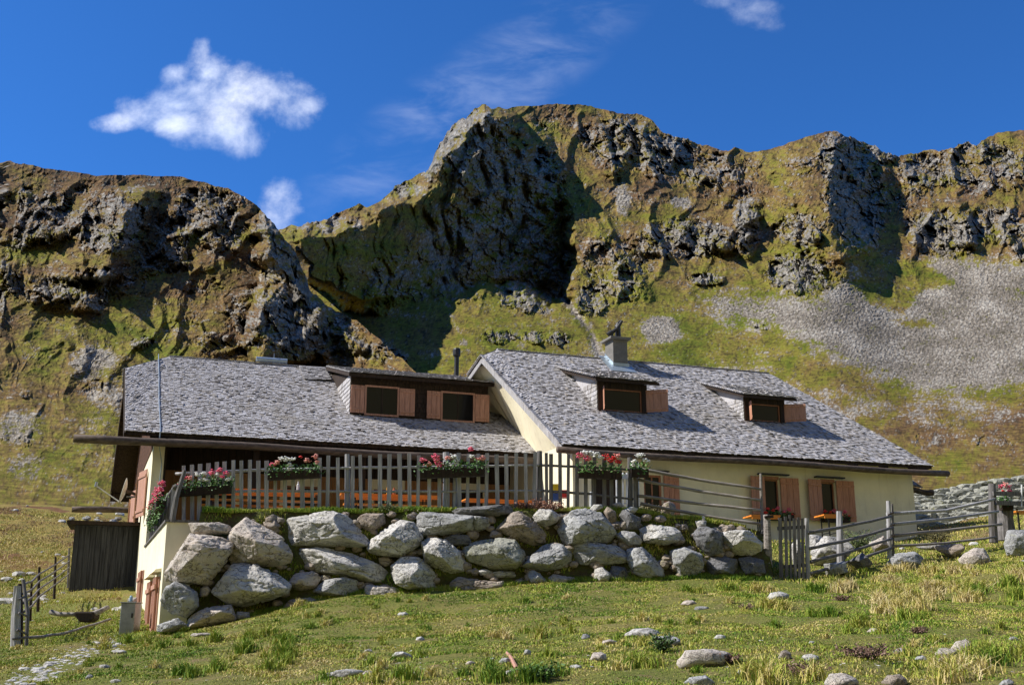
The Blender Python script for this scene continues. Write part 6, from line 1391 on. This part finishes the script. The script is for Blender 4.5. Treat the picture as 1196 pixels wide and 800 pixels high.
# things against the white gable
def crate(px0, px1, py0, py1, Y, mat, label, nm='crate'):
    a = atY(px0, py1, Y); b_ = atY(px1, py0, Y); c_ = ((a[0] + b_[0]) / 2, Y + .15, (a[2] + b_[2]) / 2); root = empty(nm, (c_[0], c_[1], a[2]), label, 'crate', 'coloured boxes against the gable'); w_, h_ = b_[0] - a[0], b_[2] - a[2]
    mb = MB(); mb.box((c_[0], Y + .012, c_[2]), (w_, .024, h_)); mb.box((c_[0], Y + .3, c_[2]), (w_, .024, h_)); mb.box((a[0] + .012, c_[1], c_[2]), (.024, .262, h_)); mb.box((b_[0] - .012, c_[1], c_[2]), (.024, .262, h_)); mb.box((c_[0], c_[1], a[2] + .012), (w_ - .05, .26, .02)); mb.build('body', mat, root)
    MB().box((c_[0], Y + .0, b_[2] - .02), (w_ + .02, .03, .03)).build('rim', mat, root); return root
crate(643, 654, 565, 573, 27.0, simple('yellow_plastic', (.80, .62, .03), .4, .1), 'bright yellow crate on top of the blue one beside the white gable')
crate(643, 654, 573.3, 584, 27.0, simple('blue_plastic_dark', (.05, .12, .30), .4, .1), 'blue crate under the yellow one beside the white gable')
crate(656, 663, 572, 580.5, 26.8, simple('red_plastic', (.65, .04, .03), .4, .1), 'small red and white crate between two dark pickets')
def note(px0, px1, py0, py1, q, col, label):
    a = onq(px0, py1, q); b_ = onq(px1, py0, q); o = MB().hbox(a[0], b_[0], q - .008, q, a[2], b_[2]).build('paper_notice', simple('paper_' + label[:6].replace(' ', '_'), col, .8, .1, 3, 0), None, at=H((a[0] + b_[0]) / 2, q, a[2])); tag(o, label, 'notice', 'notices pinned on the entrance door')
for (x0, x1, lab) in ((686.5, 693, 'yellow notice on the entrance door nearest the white gable'), (696.5, 703, 'yellow notice in the middle of the entrance door')): note(x0, x1, 550.5, 556.5 + (x0 < 690), QW + .03, (.75, .52, .05), lab)
# white frame stand by the fence end
wf = empty('plant_stand', atY(733, 592, 24.2), 'thin white metal stand behind the right end of the picket fence', 'stand')
for x in (720.5, 728, 732.5, 746):
    MB().tube([atY(x, 592, 24.2), atY(x - .5, 540 if x > 740 else 552, 24.2)], .018, 7).build('leg', M_WHITE, wf)
for y in (588, 556): MB().tube([atY(720.5, y, 24.2), atY(746, y, 24.2)], .014, 6).build('crossbar', M_WHITE, wf)
MB().box(atY(731, 557, 24.2), (.28, .2, .1)).build('tray', M_WHITE, wf)
wq2 = MB().tube([atY(690, 596, 24.0), atY(690.5, 574, 24.0)], .03, 8).build('white_stake', M_WHITE, None, at=atY(690, 596, 24)); tag(wq2, 'short white stake standing in front of the entrance door', 'stake')
# yellow tables below the right-hand windows
for (x0, x1, y, Y, lab) in ((872, 907, 603.5, 27.6, 'yellow-topped table below the shuttered window nearest the gate'), (956, 979, 602.5, 28.3, 'yellow-topped table below the rightmost shuttered window')):
    a, b_ = atY(x0, y, Y), atY(x1, y, Y); c_ = (a + b_) / 2; beer_table(c_, np.linalg.norm(b_ - a), .12, lab, floor=float(gz(c_[0], c_[1])))
# satellite dish
P = atY(144.5, 573, 33.5); sd = empty('satellite_dish', P, 'old cream satellite dish on the side of the farmhouse facing away to the left', 'satellite dish')
n_th = np.array([-.93, -.30, .22]); n_th /= np.linalg.norm(n_th); e1_ = np.cross(n_th, [0, 0, 1.]); e1_ /= np.linalg.norm(e1_); e2_ = np.cross(e1_, n_th)
vs = [P + np.zeros(3) - n_th * .07]; fs = []; K, Mr = 32, 6
for r in range(1, Mr + 1):
    for k in range(K):
        a = 2 * math.pi * k / K; rr = r / Mr; vs.append(P + (e1_ * math.cos(a) * .36 + e2_ * math.sin(a) * .40) * rr + n_th * (.09 * rr * rr - .07))
for k in range(K): fs.append((0, 1 + k, 1 + (k + 1) % K))
for r in range(Mr - 1):
    for k in range(K): fs.append((1 + r * K + k, 1 + (r + 1) * K + k, 1 + (r + 1) * K + (k + 1) % K, 1 + r * K + (k + 1) % K))
dsh = MB().add(vs, fs).build('dish', M_DISH, sd, smooth=True); so_ = dsh.modifiers.new('shell', 'SOLIDIFY'); so_.thickness = .012
L0 = P - e2_ * .38 - n_th * .05; L1 = atY(112, 567, 33.2)
MB().tube([L0, L1], .018, 8).build('feed_arm', M_WHITE, sd); MB().tube([L1 + np.array([.0, 0, -.03]), L1 + np.array([.02, 0, .11])], [.045, .04], 10).build('receiver', M_METAL, sd)
MB().tube([P - n_th * .08, P - n_th * .25, P - n_th * .25 + np.array([.25, 0, -.12])], [.06, .05, .03], 8).build('bracket', M_LOG, sd); MB().tube([P + np.array([.1, 0, -.18]), P + np.array([.62, .1, -.18])], .025, 8).build('wall_arm', M_METAL, sd)
# ------------------------------------------------------------------ unseen valley side behind the viewer, added to warm the shade
m, N, b = newmat('far_slope'); P = N.pos(); n = N.noise(P, .03, 8, .7); c = N.ramp(n, [(.35, (.14, .15, .03)), (.5, (.24, .20, .08)), (.62, (.36, .33, .27))]); N.set(b.inputs['Base Color'], c); b.inputs['Specular IOR Level'].default_value = .1
aa = np.radians(np.linspace(100, 262, 120)); rr_ = np.array([60, 90, 130, 190, 260, 360, 500, 620]); el = np.array([-4, 3, 9, 16, 22, 27, 31, 33])
A_a, R_r = np.meshgrid(aa, rr_); E_e = np.broadcast_to(el[:, None], A_a.shape) * (.55 + .45 * np.sin((A_a - aa[0]) / (aa[-1] - aa[0]) * math.pi))
X_ = np.sin(A_a) * R_r; Y_ = np.cos(A_a) * R_r; Z_ = np.tan(np.radians(E_e)) * R_r - 4 + R_r * .05 * fbm2(A_a * 5, R_r / 80, 5, 12)
o = add_raw('opposite_bounce_slope', np.stack([X_, Y_, Z_], -1).reshape(-1, 3), grid_faces(len(rr_), len(aa)), m, smooth=True); tag(o, kind='structure')

# ------------------------------------------------------------------ grass
def blade_mat():
    m, N, b = newmat('grass_blades'); t = N.attr('tint')
    c = N.ramp(t, [(0, (.07, .15, .014)), (.2, (.16, .27, .025)), (.42, (.31, .36, .05)), (.6, (.48, .42, .10)), (.78, (.62, .50, .21)), (.9, (.68, .58, .32)), (1, (.28, .16, .08))])
    N.set(b.inputs['Base Color'], c); b.inputs['Roughness'].default_value = .7; b.inputs['Specular IOR Level'].default_value = .2
    return m
M_BLADE = blade_mat()
def blades(P, hgt, wid, lean, tint, rg, seg2=True):
    """P (n,3) roots; two-segment bent blades"""
    n = len(P); az = rg.uniform(0, 2 * math.pi, n); d = np.stack([np.cos(az), np.sin(az), 0 * az], -1); fa = rg.uniform(0, 2 * math.pi, n); s = np.stack([np.cos(fa), np.sin(fa), 0 * fa], -1) * (wid / 2)[:, None]
    up = np.array([0, 0, 1.]); mid = P + up * (hgt * .55)[:, None] + d * (lean * hgt * .25)[:, None]; tip = P + up * (hgt * (1 - .25 * np.clip(lean, 0, 1.5)))[:, None] + d * (lean * hgt)[:, None]
    V = np.stack([P - s, P + s, mid + s * .75, mid - s * .75, tip], 1).reshape(-1, 3); i = np.arange(n)[:, None] * 5
    F_ = np.concatenate([i + [0, 1, 2], i + [0, 2, 3], i + [3, 2, 4]], 1).reshape(-1, 3)
    return V, F_, np.repeat(tint, 3)
def scatter(n, x0, x1, y0, y1, rg): return rg.uniform(x0, x1, n), rg.uniform(y0, y1, n)
rg = np.random.default_rng(11)
def dens(x, y): return np.clip(.62 + .75 * fbm2(x * .9, y * .9, 3, 41) + .55 * fbm2(x * 3.1, y * 3.1, 2, 43), 0, 1)
def tone_at(x, y, rg, n): return .42 + .30 * fbm2(x * .5, y * .5, 3, 51) + .24 * fbm2(x * 2.3, y * 2.3, 2, 53) + rg.normal(size=n) * .13
# short turf
_b0, _b1 = onground(15, 799)[:2], onground(132, 747)[:2]
def bare(x, y):
    d = _b1 - _b0; L = d @ d; t = np.clip(((x - _b0[0]) * d[0] + (y - _b0[1]) * d[1]) / L, 0, 1); return np.hypot(x - _b0[0] - t * d[0], y - _b0[1] - t * d[1]) + .25 * pn2(x * 1.7, y * 1.7, 33)
XX, YY = [], []
n = 1150000; y = np.sqrt(rg.uniform(7.6 ** 2, 28 ** 2, n)); x = rg.uniform(-.68, .74, n) * y
keep = (rg.random(n) < dens(x, y) * np.clip(bare(x, y) * 3.2 - .35, .02, 1)) & ~((y > bankY(x) - .35) & (x > -7.2) & (x < 5.2)); x, y = x[keep], y[keep]; n = len(x)
hg = rg.uniform(.015, .048, n) * (.8 + .7 * np.clip(fbm2(x * .8, y * .8, 2, 47), -.6, 1)); tint = np.clip(tone_at(x, y, rg, n), 0, 1); tint = np.where(rg.random(n) < .05, .97, tint); green = sstep(3.5, 0, np.abs(y - 21)) * sstep(-4, 1, x) * sstep(5, 2, x); tint = tint - .12 * green
V1 = blades(np.stack([x, y, gz(x, y) - .006], -1), hg, .006 + .00055 * y + 0 * hg, rg.uniform(.1, 1.1, n), np.clip(tint, 0, 1), rg)
o = add_raw('meadow_grass', V1[0], V1[1], M_BLADE, attrs={'tint': ('FACE', V1[2])}); tag(o, 'short green and yellow alpine turf covering the foreground slope', 'grass', kind='stuff')
# longer tussocks
def tussocks(name, label, centres, rg, k=90, h0=.12, h1=.30, straw=.5, rad=.09, zf=gz):
    Ps, hs, ws, ls, ts = [], [], [], [], []
    for (cx, cy, s, st) in centres:
        n = int(k * (.5 + s)); r = np.abs(rg.normal(size=n)) * rad * s; a = rg.uniform(0, 6.28, n); px = cx + np.cos(a) * r; py = cy + np.sin(a) * r
        Ps.append(np.stack([px, py, zf(px, py) - .01], -1)); hs.append(rg.uniform(h0, h1, n) * s * (1 - .5 * np.clip(r / (rad * s + .01), 0, 1) * .6)); ws.append(np.full(n, .007 + .0004 * cy)); ls.append(rg.uniform(.1, .9, n)); ts.append(np.clip(rg.normal(size=n) * .14 + st, 0, .92))
    V = blades(np.concatenate(Ps), np.concatenate(hs), np.concatenate(ws), np.concatenate(ls), np.concatenate(ts), rg)
    o = add_raw(name, V[0], V[1], M_BLADE, attrs={'tint': ('FACE', V[2])}); return tag(o, label, 'grass', kind='stuff')
cen = []
for _ in range(480):
    y = math.sqrt(rg.uniform(8.4 ** 2, 24 ** 2)); x = rg.uniform(-.62, .66) * y
    if y > bankY(x) - .5 and x < 5.2: continue
    if fbm2(np.array([x * .5]), np.array([y * .5]), 2, 61)[0] < -.05: continue
    cen.append((x, y, rg.uniform(.35, .8), rg.choice([.2, .35, .5, .7])))
for (px, py, s, st) in ((1045, 705, 1.5, .75), (1062, 700, 1.3, .45), (1035, 690, 1.3, .8), (1150, 690, 1.4, .3), (1172, 685, 1.5, .35), (1185, 700, 1.3, .4), (1100, 690, 1.2, .75), (1130, 690, 1.2, .7), (1155, 775, 1.4, .25), (1165, 765, 1.2, .35), (1118, 795, 1.3, .75), (1132, 790, 1.2, .7), (905, 795, 1.3, .6), (890, 790, 1.0, .5),
                        (1060, 715, 1.5, .75), (1075, 700, 1.4, .8), (1085, 690, 1.3, .78), (1040, 715, 1.4, .72), (990, 690, 1.3, .75), (970, 685, 1.2, .6), (1190, 680, 1.5, .78), (1140, 700, 1.4, .7), (885, 690, 1.1, .7), (900, 712, 1.2, .6), (950, 690, 1.2, .2), (1020, 680, 1.2, .75), (1052, 668, 1.2, .8), (310, 760, 1.3, .3), (325, 770, 1.3, .25), (345, 775, 1.1, .4), (300, 745, 1.1, .4), (200, 755, 1.1, .3), (240, 750, 1.2, .35), (165, 750, 1.1, .3), (620, 796, 1.3, .2), (640, 790, 1.1, .3), (645, 740, 1.0, .5), (745, 780, 1.0, .4), (590, 745, .9, .7), (960, 720, 1.1, .3), (1010, 730, 1.1, .4), (1075, 725, 1.1, .4), (860, 690, 1.0, .3), (800, 690, .9, .3), (220, 790, 1.1, .2), (465, 795, 1.0, .3), (880, 668, 1.2, .7), (1090, 670, 1.1, .8), (1120, 665, 1.0, .8), (1000, 668, 1.1, .6)):
    P = onground(px, py)
    for _ in range(3): cen.append((P[0] + rg.normal() * .15, P[1] + rg.normal() * .12, s * rg.uniform(.7, 1), st + rg.normal() * .08))
tussocks('grass_tussocks', 'tall tufts of straw-coloured and green grass in the meadow', cen, rg, 95, .09, .27)
# fringe at the foot of the boulders, on the bank and along the terrace edge
Xs = rg.uniform(-7.0, 5.2, 26000); Ys = bankY(Xs) - rg.uniform(.28, .75, 26000) ; n = len(Xs)
A1 = blades(np.stack([Xs, Ys, gz(Xs, Ys) - .01], -1), rg.uniform(.04, .13, n), np.full(n, .014), rg.uniform(.1, .9, n), np.clip(rg.normal(size=n) * .13 + .26 + .2 * pn2(Xs * 1.2, Ys, 7), 0, .9), rg)
n = 42000; Xs = rg.uniform(-6.25, 4.9, n); off = rg.uniform(-.06, .55, n) ** 1.0; Ys = bankY(Xs) + off; zt_ = topz(Xs) + np.clip(off, 0, 2) * .03 + .03 * fbm2(Xs * 1.1, Ys * 1.1, 3, 6); gk = pn2(Xs * .7, 0 * Xs, 9)
A2 = blades(np.stack([Xs, Ys, zt_ - .01], -1), rg.uniform(.05, .16, n) * (.85 + .5 * gk), np.full(n, .014), rg.uniform(.1, .8, n), np.clip(rg.normal(size=n) * .12 + .28 - .25 * gk + .12 * (Xs > 1.0), 0, .92), rg)
n = 22000; Xs = rg.uniform(-6.2, 5.1, n); t = rg.random(n); yb = bankY(Xs) - .55 * (1 - t); zb_ = (gz(Xs, yb) - .15) * (1 - t) + topz(Xs) * t; yb = yb + .10 * fbm2(Xs * 1.3, t * 3, 4, 5) - .01
kp = pn2(Xs * 1.6, t * 4, 15) > .05; A3 = blades(np.stack([Xs, yb, zb_], -1)[kp], rg.uniform(.03, .12, kp.sum()), np.full(kp.sum(), .015), rg.uniform(.2, 1.3, kp.sum()), np.clip(rg.normal(size=kp.sum()) * .15 + .40 + .3 * pn2(Xs * 2, t * 3, 19)[kp], 0, 1), rg)
o_ = 0; VV, FF, TT = [], [], []
for A in (A1, A2, A3): VV.append(A[0]); FF.append(A[1] + o_); TT.append(A[2]); o_ += len(A[0])
o = add_raw('bank_grass', np.concatenate(VV), np.concatenate(FF), M_BLADE, attrs={'tint': ('FACE', np.concatenate(TT))}); tag(o, 'green and dry grass growing between and above the wall boulders', 'grass', kind='stuff')
# coarser grass further up the slopes
n = 330000; y = np.sqrt(rg.uniform(22 ** 2, 51 ** 2, n)); x = rg.uniform(-.72, .72, n) * y
hs_ = x * U[0] + y * U[1]; hq_ = x * W[0] + y * W[1]; inside = ((hs_ > .3) & (hs_ < 23.2) & (hq_ > 27.7)) | ((x > -7.2) & (x < 5.5) & (y > 22) & (hs_ > .9))
vis = (x < -5) | (x > 4.5); kp = ~inside & vis & (rg.random(n) < np.clip(.7 + .6 * fbm2(x * .5, y * .5, 3, 65), .1, 1)); x, y = x[kp], y[kp]; n = len(x)
t_ = np.clip(.50 + .2 * fbm2(x * .3, y * .3, 3, 55) + rg.normal(size=n) * .12 - .12 * (x < -8) * (y < 30), 0, 1); t_ = np.clip(t_ + .12 * sstep(28, 42, y), 0, .9); t_ = np.where((rg.random(n) < .06) | ((fbm2(x * .35, y * .35, 3, 77) > .28) & (y > 30)), .98, t_)
A = blades(np.stack([x, y, gz(x, y) - .01], -1), rg.uniform(.04, .13, n) * (.8 + .5 * np.clip(pn2(x * .8, y * .8, 3), -.5, 1)), .008 + .00055 * y, rg.uniform(.1, 1, n), t_, rg)
o = add_raw('slope_grass', A[0], A[1], M_BLADE, attrs={'tint': ('FACE', A[2])}); tag(o, 'dry yellow grass on the slopes beside and behind the house', 'grass', kind='stuff')

# ------------------------------------------------------------------ shrubs and weeds
def shrub(name, px, py, Y, w_, h_, c1, c2, label, n=500, leaf=.022, seed=0, cat='shrub', z=None):
    rg = np.random.default_rng(seed + 900); P = atY(px, py, Y); root = empty(name, P, label, cat)
    mb = MB(); tips = []
    for k in range(13):
        a = rg.uniform(0, 6.28); r = rg.uniform(.15, .5) * w_; e = P + np.array([math.cos(a) * r, math.sin(a) * r * .7, h_ * rg.uniform(.55, 1)]); tips.append(e); mb.tube([P + np.array([0, 0, -.05]), (P + e) / 2 + np.array([0, 0, .05 * h_]), e], [.008, .006, .003], 5)
    mb.build('stems', M_DARK, root)
    q = np.array([tips[i] for i in rg.integers(0, len(tips), n)]) ; f = rg.uniform(.3, 1.05, (n, 1)); q = P + (q - P) * f + rg.normal(size=(n, 3)) * np.array([w_, w_ * .7, h_]) * .10
    V, F_ = leafcloud(q, leaf, rg, .5); add_raw('foliage', V, F_, leafmat(name + '_leaf', c1, c2), root, attrs={'tint': ('FACE', rg.random(n))}); return root
BR = ((.16, .07, .04), (.28, .14, .08)); GN = ((.05, .09, .02), (.15, .17, .05)); OL = ((.08, .07, .02), (.22, .19, .07))
shrub('dry_shrub', 640, 600, 23.0, .75, .30, *BR, 'rusty brown dry shrub on the wall top right of the slate slab', 900, seed=1)
shrub('dry_shrub', 610, 597, 23.05, .5, .2, *BR, 'low reddish dry plant beside the rusty shrub on the wall top', 500, seed=2)
shrub('low_bush', 452, 606, 22.95, .45, .34, *GN, 'dark green small bush in front of the pickets left of the widest flower box', 700, seed=3)
shrub('low_bush', 372, 607, 22.95, .6, .20, *OL, 'olive herb clump on the wall top under the second flower box', 500, seed=4)
shrub('low_bush', 478, 604, 22.95, .45, .2, *OL, 'brown-green herb clump right of the dark green bush', 400, seed=5)
shrub('low_bush', 760, 606, 23.7, .9, .30, *OL, 'olive bush behind the rails at the end of the picket fence', 900, seed=6)
shrub('low_bush', 838, 622, 24.0, .7, .26, *GN, 'mossy green bush behind the cairn boulder', 700, seed=7)
shrub('low_bush', 1003, 645, 26.2, .9, .50, *GN, 'green bush against the wall behind the middle rails', 900, seed=8)
shrub('low_bush', 1095, 636, 27.5, 1.0, .38, *OL, 'dark olive bush by the right corner of the hut', 800, seed=9)
P = onground(772, 762); shrub('leafy_weed', 772, 762, P[1], .34, .22, (.03, .07, .015), (.09, .15, .03), 'dark green leafy weed beside the rounded grey rock', 320, .02, seed=10, cat='weed')
P = onground(628, 796); shrub('leafy_weed', 628, 796, P[1], .42, .16, (.04, .10, .015), (.10, .19, .03), 'bright green leafy weed at the bottom edge below the fallen stick', 350, .02, seed=11, cat='weed')
for i, (px, py, w_, h_, lab) in enumerate(((1015, 770, .8, .14, 'broad brown heather cushion on the bare patch at the lower right'), (985, 702, .35, .10, 'small dark brown clod of dead plants in the green turf'), (872, 712, .25, .09, 'dark brown clod left of the squared white rock'), (848, 775, .3, .10, 'brown clod at the right end of the large pinkish rock'), (935, 790, .5, .12, 'brown heather cushion beside the tussock near the bottom edge'), (975, 718, .25, .08, 'little brown cushion below the small dark clod'), (1075, 740, .3, .09, 'brown cushion on the slope left of the right-hand tussocks'))):
    P = onground(px, py); shrub('heather_cushion', px, py, P[1], w_, h_, (.10, .05, .035), (.24, .15, .10), lab, int(500 * w_ + 150), .014, seed=20 + i, cat='heather')
P = onground(603, 784); q = onground(592, 765); st = MB().tube([P + np.array([0, 0, .03]), (P + q) / 2 + np.array([0, 0, .05]), q + np.array([0, 0, .03])], [.022, .02, .016], 7, jit=.1).build('fallen_stick', M_SHUTP, None, at=P); tag(st, 'short reddish stick lying in the foreground turf', 'stick')

# stones on the pasture left of and behind the house
vs, fs, n_ = [], [], 0; V_, F_ = ICO[2]; rg = np.random.default_rng(77)
for _ in range(420):
    y = rg.uniform(27, 53); x = -rg.uniform(.26, .60) * y if rg.random() < .7 else rg.uniform(.30, .56) * y
    if pn2(np.array([x * .4]), np.array([y * .4]), 13)[0] < -.1: continue
    P = np.array([x, y, float(gz(x, y))]); pebble(P, abs(rg.normal()) * .09 + .03, .6)
o = add_raw('pasture_stones', np.concatenate(vs), np.concatenate(fs), ST['white']); tag(o, 'small pale stones strewn over the pasture around the house', 'stones', kind='stuff')

# small stones packed into the gaps of the boulder wall
vs, fs, n_ = [], [], 0; rg = np.random.default_rng(78)
for _ in range(330):
    X = rg.uniform(-6.0, 5.1); t = rg.uniform(.02, .97); y = float(bankY(X)) - .55 * (1 - t) - .04; zb1 = float(gz(X, y)) - .15; z = zb1 * (1 - t) + float(topz(X)) * t
    pebble(np.array([X, y, z]), rg.uniform(.04, .15), .7)
o = add_raw('packing_stones', np.concatenate(vs), np.concatenate(fs), ST['brown']); tag(o, 'small stones packed into the gaps between the wall boulders', 'stones', kind='stuff')
